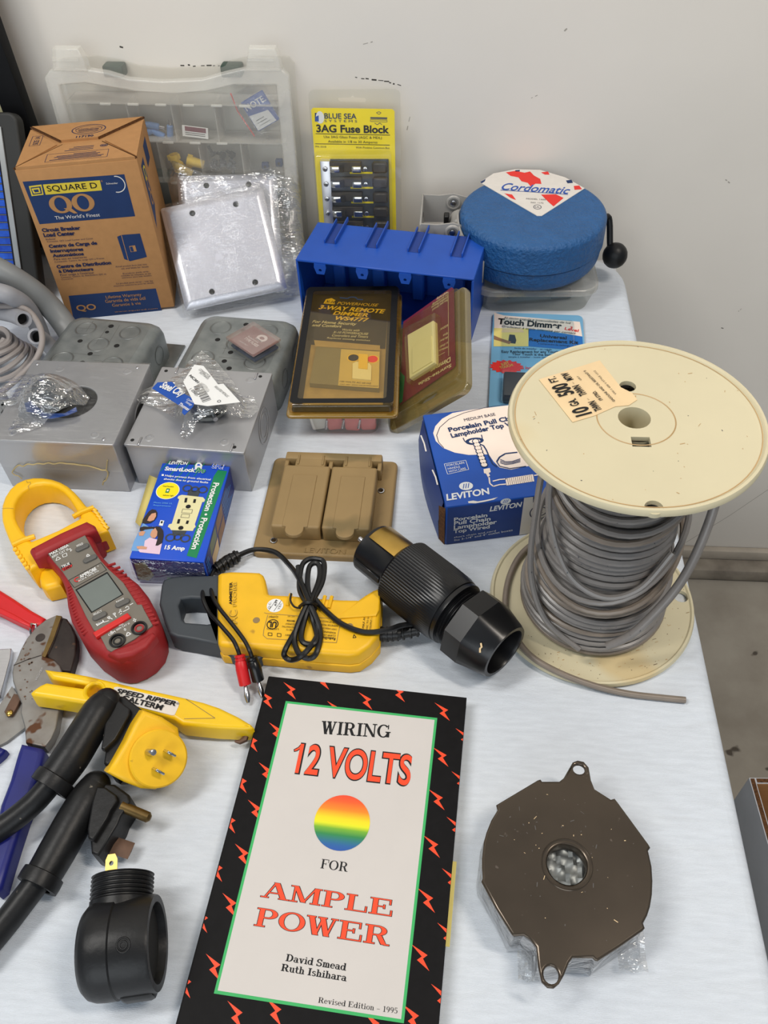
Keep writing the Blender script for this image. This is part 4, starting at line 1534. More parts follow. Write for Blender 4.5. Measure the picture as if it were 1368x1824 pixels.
# ---------------------------------------------------------------- blue multi-gang outlet box on its side
W = at(-.0715, .7295, 0, -10.3)
bb = place('outlet_box', 'deep blue plastic four-gang outlet box lying on its side with the opening forward', 'outlet box', W)
w, d, h, t = .184, .076, .0765, .0022
m = M('box_blue')
m.rbox((-w / 2, 0, h - t), (w / 2, d, h), .0006, 1)
m.rbox((-w / 2, 0, 0), (w / 2, d, t), .0006, 1)
m.rbox((-w / 2, 0, t), (-w / 2 + t, d, h - t), .0006, 1)
m.rbox((w / 2 - t, 0, t), (w / 2, d, h - t), .0006, 1)
m.rbox((-w / 2 + t, d - t, t), (w / 2 - t, d, h - t), .0006, 1)
m.build('shell', bb)
for k in range(4):
    x = -w / 2 + .026 + k * .0445
    # cable channel on the top face; darker blue strip paints its recess shade
    m = M('box_blue_shade')
    m.box((x - .005, d - .040, h + .00002), (x + .005, d + .0005, h + .0002))
    m.use('box_blue')
    m.rbox((x - .0065, d - .040, h), (x - .0050, d + .004, h + .0040), .0004, 1)
    m.rbox((x + .0050, d - .040, h), (x + .0065, d + .008, h + .0048), .0004, 1)
    m.build('cable_channel', bb)
    m = M('box_blue')
    hole = circ(x, h - .009, .0017, 12)
    m.prism([(x - .006, h - .002), (x - .0065, h - .006), (x - .004, h - .0135), (x + .004, h - .0135), (x + .0065, h - .006), (x + .006, h - .002)], -.002, .0008, frame((0, 0, 0), (1, 0, 0), (0, 0, 1)), holes=[hole])
    m.build('screw_tab', bb)
    m = M('box_blue')
    m.rbox((x - .008, d - .018, .004), (x + .006, d - t, h * .5), .002, 1)
    m.build('inner_rib', bb)

# ---------------------------------------------------------------- clear tub of pink terminals under the dimmer pack
W = at(-.0985, .612, 0, 1.5)
tub = place('plastic_tub', 'small clear plastic tub holding pink terminals under the gold-edged dimmer pack', 'tub', W)
hw, hl, th = .034, .044, .0285
m = M('tub_plastic')
a = rrect(-hw + .004, -hl + .003, hw - .004, hl - .003, .008)
b = rrect(-hw, -hl, hw, hl, .009)
n = len(a)
m.add([(x, y, .0006) for x, y in a] + [(x, y, th) for x, y in b], [(i, (i + 1) % n, n + (i + 1) % n, n + i) for i in range(n)] + [tuple(range(n))[::-1]])
m.build('tub_body', tub)
m = M('blister')
m.prism(rrect(-hw - .002, -hl - .002, hw + .002, hl + .002, .01), th - .001, th, holes=[rrect(-hw + .001, -hl + .001, hw - .001, hl - .001, .008)])
m.build('rim', tub)
spots_ = [(-.010, -.034, 0, 'leftmost'), (.007, -.035, 1, 'middle'), (.0215, -.034, 0, 'rightmost')]
for k, (x, y, e, wd) in enumerate(spots_):
    t = place('insulated_terminal', 'pink insulated terminal, %s of the row at the front of the clear tub' % wd, 'terminal', W @ xf((x, y, .011), rz=radians((10, -4, 3)[k])), 'pink terminals in the clear tub')
    m = M('terminal_pink')
    m.rbox((-.0075, -.005, -.0095), (.0075, .005, .0095), .003, 2)
    m.build('sleeve', t)
    m = M('steel')
    m.tube([(-.0075, -.004, .004), (-.0095, -.007, -.004)], .0011, 8)
    m.build('tongue', t)
for k in range(3):
    m = M('terminal_pink')
    m.rbox((-.009, -.012, -.008), (.009, .012, .008), .003, 2)
    o = m.build('insulated_terminal')
    o.matrix_world = W @ xf((-.018 + .018 * k, .0, .010))
    tag(o, 'pink insulated terminal, %s of the row behind, seen through the clear tub' % ('left', 'middle', 'right')[k], 'terminal', 'pink terminals in the clear tub')
m = M('emblem_white')
m.rbox((-.010, -.002, -.009), (.006, .002, .010), .001, 1)
o = m.build('white_terminal')
o.matrix_world = W @ xf((-.0225, -.036, .0115), rz=radians(5), ry=radians(-8))
tag(o, 'pale white terminal strip at the left end of the clear tub', 'terminal')

# ---------------------------------------------------------------- remote dimmer pack, gold-tinted clamshell
cx = P(612, 612, .042)
W = at(-.1035, .657, .0295, 2.2) @ Matrix.Rotation(radians(1.2), 4, 'X')
xp = place('dimmer_pack', 'gold-tinted clamshell pack with a black card, leaning flat in front of the blue box', 'clamshell pack', W)
pk = [(544, 503), (711, 515), (706, 728), (515, 716)]
T = .0135
q = trace(W, pk, T)
xs_ = sorted(p[0] for p in q)
ys_ = sorted(p[1] for p in q)
x0, x1 = (q[0][0] + q[3][0]) / 2, (q[1][0] + q[2][0]) / 2
y0, y1 = (q[2][1] + q[3][1]) / 2, (q[0][1] + q[1][1]) / 2
m = M('amber_edge')
m.prism(rrect(x0 - .002, y0 - .003, x1 + .002, y1 + .001, .005), 0, .003, bev=.001)
m.build('backing_shell', xp)
m = M('card_black')
m.prism(rrect(x0 + .003, y0 + .002, x1 - .003, y1 - .002, .003), .004, .0046)
Zx = lambda pts: zp(540, 490, .159, pts)
Z1 = lambda a, b: Zx([(a, b)])[0]
ik = PInk(m, W, .0046)
ik.poly([(x0 + .012, y0 + .010), (x1 - .012, y0 + .010), (x1 - .012, y1 - .012), (x0 + .012, y1 - .012)], 'card_gold', 1)
g = [ik.h(Z1(*p)) for p in ((110, 215), (960, 265), (920, 830), (60, 780))]
ik.poly(g, 'card_black', 2)
ik.pp(Zx([(255, 275), (320, 262), (362, 285), (352, 332), (228, 322)]), 'dimmer_gold', 4)
ik.tp('X-10', Z1(246, 314), Z1(350, 322), Z1(250, 288), 'ink_black', .02, .2, 6)
ik.tp('POWERHOUSE', Z1(378, 332), Z1(828, 356), Z1(386, 302), 'dimmer_gold', .0, .25)
ik.tp('3-WAY REMOTE', Z1(170, 382), Z1(896, 432), Z1(176, 340), 'dimmer_gold', .03, .25)
ik.tp('DIMMER', Z1(332, 446), Z1(724, 472), Z1(336, 408), 'dimmer_gold', .03, .25)
ik.tp('WS4777', Z1(338, 502), Z1(716, 526), Z1(344, 462), 'dimmer_gold', .03, .25)
ik.tp('For Home Security', Z1(100, 536), Z1(588, 566), Z1(106, 508), 'ivory', .012, .25)
ik.tp('and Comfort', Z1(96, 576), Z1(424, 592), Z1(100, 548), 'ivory', .012, .25)
ik.tp('Works with', Z1(430, 626), Z1(626, 636), Z1(432, 602), 'ivory', 0, .2)
ik.tp('X-10 POWERHOUSE', Z1(332, 654), Z1(722, 676), Z1(336, 630), 'ivory', 0, .2)
ik.tp('Controllers and Timers', Z1(318, 690), Z1(722, 708), Z1(320, 664), 'ivory', 0, .2)
ik.tp('Replaces existing switches', Z1(266, 714), Z1(746, 744), Z1(268, 698), 'ivory', 0, .2)
ik.ring(*ik.h(Z1(550, 268)), .0052, .0016, 'leviton_blue', 4, ry=.0036, a0=0, a1=pi)
ik.pp(Zx([(410, 250), (500, 262), (498, 272), (412, 264)]), 'leviton_blue', 4)
ik.pp(Zx([(600, 268), (672, 275), (668, 286), (600, 280)]), 'leviton_blue', 4)
m.build('card', xp)
m = M('dimmer_grey')
bd = trace(W, Zx([(150, 790), (860, 860), (850, 1270), (70, 1210)]), .010)
m.prism(bd, .005, .010)
ik = PInk(m, W, .010)
ik.pp(Zx([(425, 830), (858, 858), (848, 1268), (392, 1238)]), 'dimmer_face', 1)
ik.pp(Zx([(122, 730), (860, 790), (860, 850), (135, 800)]), 'card_gold', 2)
c = ik.h(Z1(563, 928))
ik.disc(c[0], c[1], .0062, 'dimmer_gold', 2)
ik.disc(c[0], c[1], .0050, 'ink_black', 3)
c = ik.h(Z1(778, 944))
ik.disc(c[0], c[1], .0062, 'dimmer_gold', 2)
ik.disc(c[0], c[1], .0050, 'red_print', 3)
ik.tp('120 VOLTS AC 60 HZ', Z1(410, 1202), Z1(760, 1226), Z1(412, 1186), 'ink_black')
ik.tp('CAT. NO. 500W INCANDESCENT', Z1(410, 1232), Z1(840, 1256), Z1(412, 1220), 'ink_black')
m.build('dimmer_body', xp)
m = M('ivory')
m.prism(trace(W, Zx([(555, 990), (590, 970), (740, 985), (765, 1020), (760, 1175), (550, 1155)]), .0115), .010, .0115)
m.use('dimmer_gold').prism(trace(W, Zx([(622, 880), (726, 888), (720, 1050), (618, 1040)]), .0122), .0115, .0122)
m.build('slide_switch', xp)
m = M('amber_blister')
m.prism(rrect(x0, y0, x1, y1, .006), .003, T, bev=.003, caps=(False, True))
m.build('blister_dome', xp)
m = M('ink_black')
ring_o, ring_i = rrect(x0 + .002, y0 + .003, x1 - .002, y1 - .002, .004), rrect(x0 + .0085, y0 + .009, x1 - .0085, y1 - .009, .003)
m.prism(ring_o, T + .0001, T + .0004, holes=[ring_i])
m.build('black_border', xp)

# ---------------------------------------------------------------- maroon dimmer clamshell standing upside down
cs = [CPOS + (Vector(q) - CPOS) * .972 for q in ((-.063, .711, .014), (.009, .697, .083), (.012, .58, .055), (-.059, .594, -.013))]
W = frame((cs[2] + cs[3]) / 2 + Vector((0, 0, .004)), cs[1] - cs[0], cs[0] - cs[3])
sr = place('dimmer_pack', 'maroon-carded dimmer in a khaki clamshell, upside down and tilted against the blue box', 'clamshell pack', W)
px = [(700, 592), (824, 503), (829, 684), (690, 762)]
q = trace(W, px, .0)
Wd = (q[1][0] - q[0][0] + q[2][0] - q[3][0]) / 2
y1 = max(q[0][1], q[1][1])
ytop = (q[0][1] + q[1][1]) / 2
x0, x1 = min(q[0][0], q[3][0]), max(q[1][0], q[2][0]) - .006
m = M('khaki_edge')
slot = trace(W, zp(680, 490, .1481, [(420, 1545), (470, 1500), (640, 1400), (660, 1420), (620, 1465), (480, 1545)]), -.004)
m.prism(rrect(x0 - .002, -.006, x1 + .005, ytop + .002, .008), -.010, -.004, holes=[slot], bev=.0015)
m.build('backing_shell', sr)
Zs = lambda pts: zp(680, 490, .1481, pts)
Z1 = lambda a, b: Zs([(a, b)])[0]
card = trace(W, Zs([(215, 1555), (260, 560), (840, 145), (862, 165), (880, 1080), (850, 1120)]), -.002)
m = M('maroon')
m.prism(card, -.003, -.002)
ik = PInk(m, W, -.002)
ik.pp(Zs([(215, 1550), (222, 1160), (280, 1220), (250, 1520)]), 'gfci_green', 2)
# upside-down lettering: baseline runs right to left in the photo
ik.tp('Sunrise-Slide', Z1(840, 1066), Z1(445, 1300), Z1(846, 1100), 'ivory', .012, 0, 3, False)
ik.tp('Dimmer', Z1(830, 985), Z1(590, 1130), Z1(838, 1034), 'ivory', .016, 0, 3)
ik.pl(Zs([(800, 200), (806, 975)]), .0004, 'ivory', 2)
ik.pl(Zs([(668, 980), (760, 930)]), .0004, 'ivory', 2)
for (a, b, c) in (((800, 590), (705, 640), '600W'), ((800, 690), (742, 715), 'single pole'), ((800, 735), (700, 785), 'slide dimmer'), ((800, 800), (700, 855), 'on / off switch'), ((800, 855), (690, 900), 'incandescent'), ((795, 195), (660, 280), 'warranty'), ((795, 225), (610, 345), 'for permanently'), ((795, 255), (600, 380), 'installed fixtures'), ((795, 285), (610, 410), 'five year limited')):
    ik.tp(c, Z1(*a), Z1(*b), Z1(a[0] + 4, a[1] + 26), 'ivory', 0, 0, 2)
m.build('card', sr)
m = M('ivory')
sw = trace(W, Zs([(305, 720), (615, 545), (630, 1050), (330, 1240)]), .004)
m.prism(sw, -.002, .004, bev=.0008)
sw2 = trace(W, Zs([(370, 870), (600, 730), (606, 1040), (372, 1185)]), .0046)
m.prism(sw2, .004, .0052, bev=.0004)
m.build('slide_switch', sr)
m = M('khaki_blister')
m.prism(rrect(x0 + .002, .006, x1, ytop, .007), -.004, .001, bev=.001, caps=(False, True))
dm = trace(W, Zs([(262, 640), (640, 450), (650, 1080), (300, 1290)]), .008)
m.prism(dm, .001, .010, bev=.003, caps=(False, True))
m.build('blister_dome', sr)

# ---------------------------------------------------------------- touch dimmer pack lying flat
W = at(.0868, .6825, 0, -2.4)
td = place('dimmer_pack', 'sky blue carded touch dimmer pack lying half under the wire spool flange', 'blister pack', W)
w, l = .0945, .158
m = M('sky_print')
m.prism(rrect(-w / 2, -l / 2, w / 2, l / 2, .006), .002, .0042)
Zt = lambda pts: zp(860, 540, .17544, pts)
Z1 = lambda a, b: Zt([(a, b)])[0]
ik = PInk(m, W, .0042)
ik.pp(Zt([(115, 95), (210, 125), (985, 190), (1010, 340), (600, 268), (115, 260)]), 'cream_print')
ik.pp(Zt([(112, 255), (468, 258), (462, 440), (110, 440)]), 'note_yellow', 2)
ik.pp(Zt([(462, 262), (1010, 340), (1015, 420), (820, 470), (466, 440)]), 'blue_print', 2)
ik.pp(Zt([(200, 260), (400, 262), (420, 300), (185, 300)]), 'old_label', 3)
ik.pp(Zt([(270, 320), (325, 325), (340, 380), (330, 415), (255, 405)]), 'probe_slate', 3)
ik.pp(Zt([(112, 330), (180, 360), (290, 395), (270, 420), (180, 390), (112, 370)]), 'brown_print', 4)
ik.tp('Al tacto regula a intensidades de luz', Z1(210, 158), Z1(890, 214), Z1(210, 138), 'ink_grey', 0, .2)
ik.tp('Touch Dimmer', Z1(150, 212), Z1(800, 262), Z1(152, 158), 'ink_black', .04)
ik.tp('3', Z1(880, 262), Z1(908, 266), Z1(882, 238), 'red_print', .02)
ik.tp('Level', Z1(828, 272), Z1(968, 296), Z1(830, 246), 'red_print', .02)
ik.tp('Gradateur à triple intensité par contact', Z1(190, 246), Z1(940, 318), Z1(190, 226), 'ink_black', 0, .2)
ik.tp('Universal', Z1(578, 348), Z1(850, 372), Z1(580, 318), 'ink_black', .03)
ik.tp('Replacement Kit', Z1(470, 386), Z1(970, 420), Z1(472, 356), 'ink_black', .03)
ik.tp('a comprendre de rechange', Z1(560, 420), Z1(880, 444), Z1(560, 404), 'ink_navy')
ik.tp('facile de installer   se regula', Z1(320, 466), Z1(700, 482), Z1(320, 450), 'ink_navy')
ik.tp('Easy Replacement for any Touch', Z1(190, 506), Z1(770, 510), Z1(190, 482), 'ink_black', .01)
ik.tp('Your Touch is the Switch', Z1(296, 530), Z1(740, 540), Z1(296, 508), 'ink_black', .01)
ik.tp('simple à installer - toute touche', Z1(260, 556), Z1(690, 560), Z1(260, 540), 'ink_navy')
c = ik.h(Z1(240, 648))
ik.poly([(c[0] + (.0175 if k % 2 else .0145) * cos(k * pi / 16), c[1] + (.0112 if k % 2 else .0090) * sin(k * pi / 16)) for k in range(32)], 'red_print', 3)
ik.tp('JUST', Z1(190, 640), Z1(272, 616), Z1(186, 616), 'label_yellow', .02, 0, 5)
ik.tp('TOUCH!', Z1(180, 672), Z1(312, 640), Z1(178, 648), 'label_yellow', .02, 0, 5)
ik.tp('Uses Incandescent Bulbs', Z1(336, 668), Z1(760, 690), Z1(336, 638), 'red_print', .01)
m.build('card', td)
m = M('probe_slate')
c = hit(W, *Z1(330, 880), .006)
m.rbox((c[0] - .012, c[1] - .02, .0045), (c[0] + .05, c[1] + .016, .016), .002)
m.build('dimmer_module', td)
m = M('aqua_blister')
m.prism(rrect(-w / 2 + .001, -l / 2, w / 2 - .001, l / 2 - .001, .006), .0002, .0018)
m.prism(rrect(-w / 2 + .010, -l / 2 + .006, w / 2 - .010, l / 2 - .014, .004), .0044, .0085, bev=.002, caps=(False, True))
m.build('blister_dome', td)

# ---------------------------------------------------------------- lampholder carton
W = at(.0505, .5035, 0, 12)
lv = place('product_carton', 'blue and white lampholder carton with a torn top edge, partly under the spool flange', 'carton', W)
w, l, h = .111, .110, .0470
x0, y0 = -w / 2, -l / 2
fl = W.inverted() @ P(793, 903, h)
x0, y0 = fl.x, fl.y
x1, y1 = x0 + w, y0 + l
m = M('leviton_blue')
m.rbox((x0 + .0006, y0, 0), (x1, y1, h), .0012, 2)
Zl = lambda pts: zp(720, 700, .20468, pts)
Z1 = lambda a, b: Zl([(a, b)])[0]
ik = PInk(m, W, h)
ell = [ik.h(p) for p in Zl([(252, 350), (275, 420), (340, 480), (440, 520), (560, 540), (735, 535), (780, 600), (830, 650), (930, 668), (1060, 640)])]
rest = [(x1 - .001, ell[-1][1]), (x1 - .001, y1 - .001), (ik.h(Z1(560, 120))[0], y1 - .001)]
more = [ik.h(p) for p in Zl([(420, 175), (330, 225), (270, 290)])]
ik.poly(ell + rest + more, 'cream_print', 1)
ik.pl(Zl([(345, 480), (300, 430), (282, 370), (310, 300), (390, 230), (520, 175), (700, 130), (900, 100)]), .0006, 'ink_navy', 2)
ik.tp('MEDIUM BASE', Z1(526, 250), Z1(796, 198), Z1(524, 226), 'ink_navy', .0)
ik.tp('Porcelain Pull Chain', Z1(392, 342), Z1(1010, 224), Z1(386, 306), 'navy', .035)
ik.tp('Lampholder Top Wired', Z1(414, 392), Z1(1065, 262), Z1(408, 356), 'navy', .035)
ik.pl(Zl([(512, 392), (525, 420), (550, 442), (580, 450), (640, 445), (672, 425), (680, 400), (672, 365)]), .0009, 'navy', 2)
c = ik.h(Z1(612, 420))
ik.disc(c[0], c[1], .0078, 'navy', 3, ry=.0040)
ik.disc(c[0], c[1] - .0004, .0048, 'cream_print', 4, ry=.0024)
for k in range(8):
    p = ik.h(Z1(622 + k * 10.5, 425 + k * 29))
    ik.disc(p[0], p[1], .0032, 'navy', 5, n=16)
    ik.disc(p[0], p[1], .0024, 'cream_print', 6, n=16)
ik.pl(Zl([(665, 450), (690, 460), (715, 500), (740, 560), (770, 620), (810, 645)]), .0012, 'navy', 3)
ik.pl(Zl([(805, 600), (830, 560), (880, 530), (985, 518)]), .0014, 'navy', 3)
ik.pl(Zl([(805, 600), (830, 640), (920, 660), (1060, 640)]), .0009, 'navy', 3)
for k in range(3):
    ik.pl(Zl([(835, 580 + k * 14), (880, 600 + k * 12), (940, 598 + k * 10), (1010, 575 + k * 12)]), .0008, 'navy', 3)
ik.pp(Zl([(690, 665), (745, 655), (752, 690), (735, 700), (748, 720), (728, 735), (712, 705), (694, 700)]), 'cream_print', 3)
ik.pl(Zl([(738, 735), (745, 790), (775, 815), (830, 800), (890, 795)]), .0012, 'cream_print', 3)
ik.pl(Zl([(770, 770), (830, 755), (890, 750)]), .0012, 'cream_print', 3)
for k in range(14):
    ik.pl(Zl([(890 + k * 17, 745 - k * 2.6), (900 + k * 17, 806 - k * 2.6)]), .0019, 'cream_print', 3)
ik.pl(Zl([(1130, 720), (1180, 712)]), .0012, 'cream_print', 3)
ik.pl(Zl([(348, 620), (535, 588), (562, 668), (378, 710), (348, 620)]), .0004, 'white_print', 3)
ik.tp('PORCELAIN', Z1(372, 644), Z1(524, 618), Z1(368, 626), 'white_print')
ik.tp('HANDLE', Z1(382, 672), Z1(488, 652), Z1(378, 654), 'white_print')
ik.tp('WITH CARE', Z1(390, 698), Z1(540, 668), Z1(386, 680), 'white_print')


def leviton(a, b, top, dot, r):
    ik.tp('LEVITON', a, b, top, 'white_print', .03, .16, 3)
    c = ik.h(dot)
    ik.disc(c[0], c[1], r, 'white_print', 3, ry=r * .8)
    for k in (-1, 0, 1):
        ik.line([(c[0] + k * r * .35 - r * .15, c[1] - r * .45), (c[0] + k * r * .35 + r * .15, c[1] + r * .45)], r * .12, 'leviton_blue', 4)


leviton(Z1(370, 938), Z1(742, 880), Z1(378, 884), Z1(538, 812), .0056)
rs = random.Random(4)
tear = Zl([(555, 945), (600, 938), (640, 945), (700, 935), (760, 922), (815, 908), (780, 930), (700, 948), (620, 962), (560, 960)])
ik.pp(tear, 'emblem_white', 2)
for (a, b) in (((145, 370), (190, 510)), ((245, 670), (290, 800))):
    ik.pl(Zl([a, ((a[0] + b[0]) / 2 + 6, (a[1] + b[1]) / 2), b]), .0012, 'emblem_white', 2)
# front face
ik = PInk(m, W @ frame((0, y0, 0), (1, 0, 0), (0, 0, 1)), 0)
ik.T = frame((0, y0, 0), (1, 0, 0), (0, 0, 1))
ik.rect(x0 + .002, .001, x0 + .068, h - .0016, 'leviton_dark', .5)
qa = ik.h(Z1(1045, 900))[0]
ik.rect(qa, .0008, x1 - .001, h - .001, 'emblem_white', 1)
leviton(Z1(742, 1028), Z1(1015, 986), Z1(748, 988), Z1(882, 940), .0042)
for t, a, b, c in (('Porcelain', (432, 1112), (722, 1072), (430, 1084)), ('Pull Chain', (432, 1146), (750, 1104), (430, 1116)), ('Lampholder', (430, 1184), (804, 1132), (430, 1152)), ('Top Wired', (428, 1218), (742, 1172), (426, 1190))):
    ik.tp(t, Z1(*a), Z1(*b), Z1(*c), 'white_print', .025)
ik.tp('short chain and cord', Z1(432, 1260), Z1(795, 1202), Z1(430, 1246), 'white_print')
ik.tp('fits 3-1/4" and 4" outlet boxes', Z1(434, 1286), Z1(942, 1196), Z1(432, 1270), 'white_print')
ik.tp('1', Z1(1120, 946), Z1(1142, 942), Z1(1118, 906), 'ink_navy', .05)
c = ik.h(Z1(1185, 1030))
ik.ring(c[0], c[1], .009, .0008, 'ink_navy', 3)
ik.ring(c[0], c[1], .0055, .0008, 'ink_navy', 3)
ik.tp('UL', Z1(1165, 1044), Z1(1205, 1038), Z1(1165, 1018), 'ink_navy')
ik.tp('LISTED 1600', Z1(1145, 1112), Z1(1280, 1090), Z1(1145, 1100), 'ink_navy')
ik.tp('DISTRIBUTED', Z1(1140, 1152), Z1(1275, 1130), Z1(1140, 1142), 'ink_navy')
m.build('carton_body', lv)
m = M('kraft_edge')  # dark sheet at the flap's front; its colour stands for the gap's shade
m.add([(x0 + .0002, y0 + .0005, .0), (x0 - .0035, y0 + .006, .002), (x0 - .004, y0 + .006, h - .004), (x0 + .0002, y0 + .0005, h - .002)], [(0, 1, 2, 3)])
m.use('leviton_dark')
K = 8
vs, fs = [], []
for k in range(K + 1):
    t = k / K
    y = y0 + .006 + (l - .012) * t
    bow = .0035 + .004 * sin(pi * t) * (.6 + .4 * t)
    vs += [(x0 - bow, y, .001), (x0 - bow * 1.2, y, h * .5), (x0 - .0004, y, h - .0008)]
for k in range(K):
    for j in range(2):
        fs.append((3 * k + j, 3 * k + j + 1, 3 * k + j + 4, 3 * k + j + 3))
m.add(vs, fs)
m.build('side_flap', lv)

# ---------------------------------------------------------------- galvanised square boxes lying open side down


def knock(m, x, y, z, r, T=None):
    m.lathe([(r, z + .00015), (r - .0005, z + .0005), (r - .0011, z + .0005), (r - .0016, z + .00015)], 28, (T or Matrix()) @ xf((x, y, 0)))


def square_box(W, label, full):
    t = place('junction_box', label, 'junction box', W, 'galvanised square boxes lying face down')
    h, s = .0395, .0515
    m = M('galv_dark')
    vs = []
    prof = [(.000, 0), (.0, .027), (.0012, .033), (.0045, .0375), (.010, h)]
    rg = [rrect(-s + d, -s + d, s - d, s - d, .013, 5) for d, z in prof]
    n = len(rg[0])
    for (d, z), r in zip(prof, rg):
        vs += [(x, y, z) for x, y in r]
    fs = [(k * n + i, k * n + (i + 1) % n, (k + 1) * n + (i + 1) % n, (k + 1) * n + i) for k in range(4) for i in range(n)]
    m.add(vs, fs)
    m.add([(x, y, h) for x, y in rg[-1]], [tuple(range(n))])
    rs = random.Random(11 if full else 12)
    ik = Ink(m, xf((0, 0, h)))
    for k in range(7):
        x, y = rs.uniform(-.035, .035), rs.uniform(-.035, .035)
        a = rs.choice((0, pi / 2)) + rs.uniform(-.05, .05)
        L = rs.uniform(.012, .04)
        ik.line([(x, y), (max(-.04, min(.04, x + L * cos(a))), max(-.04, min(.04, y + L * sin(a))))], .0003, 'ink_grey')
    m.build('shell', t)
    for (x, y, r) in ((-.024, .026, .011), (.024, .026, .011), (-.026, -.024, .0115), (.026, -.024, .011), (0, .003, .011)):
        m = M('galv')
        knock(m, x, y, h, r)
        m.build('knockout', t)
    for (x, y, r) in ((0, .034, .0028), (0, .024, .0020), (-.021, .006, .0026), (.019, .004, .0028), (-.002, -.012, .0026), (-.004, -.026, .0026), (.004, -.036, .0026)):
        m = M('hole_dark')
        m.cyl(r, h - .001, h + .0002, 16, xf((x, y, 0)))
        m.build('screw_hole', t)
    for y in (-.022, .018):
        m = M('galv')
        knock(m, -y, .018, .0, .010, frame((s, 0, 0), (0, 1, 0), (0, 0, 1)))
        m.build('knockout', t)
    return t


square_box(at(-.3495, .6455, 0, -6.8), 'galvanised square box lying face down in front of the brown cardboard box', 1)
square_box(at(-.2110, .6515, 0, -6.0), 'galvanised square box lying face down with the small fuse box on it', 0)
m = M('galv')
m.rbox((-.05, -.05, 0), (.05, .05, .0022), .0008, 2)
o = m.build('box_cover')
tag(o, 'flat square steel cover sticking out beside the left galvanised square box', 'box cover', loc=(-.3365, .6555, .0), yaw=radians(-6))
o.location.z = 0
# little fuse box
W = frame(P(452, 625, .040), P(488, 590, .04) - P(412, 618, .04), (0.0, 1, 0))
a, b, c_, d_ = P(412, 605, .053), P(440, 568, .053), P(489, 594, .053), P(462, 638, .053)
cen = (a + b + c_ + d_) / 4
ux = (d_ - a)
W = frame((cen.x, cen.y, .0402), (ux.x, ux.y, 0), (-ux.y, ux.x, 0))
fx = place('fuse_case', 'little clear plastic case of fuses with a red card, on the right square box', 'fuse case', W)
w, l = ux.length, (b - a).length
m = M('tub_plastic')
m.prism(rrect(-w / 2 + .001, -l / 2 + .001, w / 2 - .001, l / 2 - .001, .002), 0, .008, caps=(True, False))
m.use('navy').box((-w / 2 + .003, -l / 2 + .003, .001), (w / 2 - .003, l / 2 - .003, .003))
m.build('case_bottom', fx)
m = M('fuse_card_red')
m.box((-w / 2 + .002, -l / 2 + .002, .008), (w / 2 - .002, l / 2 - .002, .0086))
ik = Ink(m, xf((0, 0, .0086), rz=radians(0)))
ik.ring(.003, .008, .006, .003, 'white_print', 2, ry=.005)
ik.rect(-.002, .0035, .008, .0045, 'white_print', 2)
ik.text('Automotive', -.010, .0, .0022, 'white_print', bold=.01, w=.016)
ik.text('TYPE FUSES', -.010, -.0045, .0032, 'white_print', bold=.02, w=.020)
ik.text('ASSORTMENT', -.010, -.010, .0017, 'white_print', w=.012)
m.build('card', fx)
m = M('fuse_lid')
m.rbox((-w / 2, -l / 2, .0088), (w / 2, l / 2, .0128), .0016, 2)
m.build('lid', fx)

# ---------------------------------------------------------------- pull boxes


def pull_box(W, w, l, h, label, first):
    t = place('pull_box', label, 'pull box', W, 'grey painted steel pull boxes')
    m = M('paint_grey')
    side_hole = circ(.012, h * .52, .0175, 24)
    m.rbox((-w / 2 + .0008, -l / 2 + .0008, 0), (w / 2 - .0008, l / 2 - .0008, h - .002), .0006, 1)
    m.use('galv')
    T = frame((w / 2 - .0007, 0, 0), (0, 1, 0), (0, 0, 1))
    if first:
        m.use('hole_dark').cyl(.0165, 0, .0003, 28, T @ xf((.008, h * .5, 0)))
    m.use('paint_grey')
    for r in ((.0195,) if first else (.0175, .0125)):
        m.lathe([(r, .0001), (r - .0005, .0006), (r - .0012, .0006), (r - .0016, .0001)], 30, T @ xf((.008, h * .5, 0)))
    m.build('shell', t)
    m = M('paint_grey')
    top = rrect(-w / 2, -l / 2, w / 2, l / 2, .0012, 3)
    hole = circ(.002, -.002, .0215, 32)
    m.prism(top, h - .0022, h, bev=.0007, holes=[hole] if first else [])
    m.build('cover', t)
    if first:
        m = M('hole_dark')
        m.cyl(.0215, h - .0023, h - .0019, 32, xf((.002, -.002, 0)))
        m.build('cover_hole', t)
    s = .006
    for (x, y) in ((-w / 2 + s, -l / 2 + s), (w / 2 - s - .004, -l / 2 + s), (-w / 2 + s, l / 2 - s), (w / 2 - s - .004, l / 2 - s)):
        m = M('hole_dark') if not first else M('steel')
        if first:
            m.sphere(.0018, 10, xf((x, y, h)), (1, 1, .5))
        else:
            m.cyl(.0017, h - .001, h + .0002, 14, xf((x, y, 0)))
        m.build('screw', t)
    for (x, y) in ((-w / 2 + .020, -l / 2 + .010), (w / 2 - .020, -l / 2 + .011), (w / 2 - .018, l / 2 - .012), (-w / 2 + .030, l / 2 - .012)):
        m = M('paint_grey')
        m.lathe([(.0042, h), (.0036, h + .0003), (.0026, h + .0003), (.0022, h - .0002), (0, h - .0002)], 18, xf((x, y, 0)))
        m.build('dimple', t)
    if not first:
        for (x, y) in ((-w / 2 + .013, -l / 2 + .005), (w / 2 - .012, -l / 2 + .005), (w / 2 - .014, l / 2 - .006), (-w / 2 + .016, l / 2 - .004)):
            m = M('steel')
            m.rbox((x - .0009, y - .005, h), (x + .0009, y + .005, h + .0009), .0004, 1)
            m.build('staple', t)
    return t


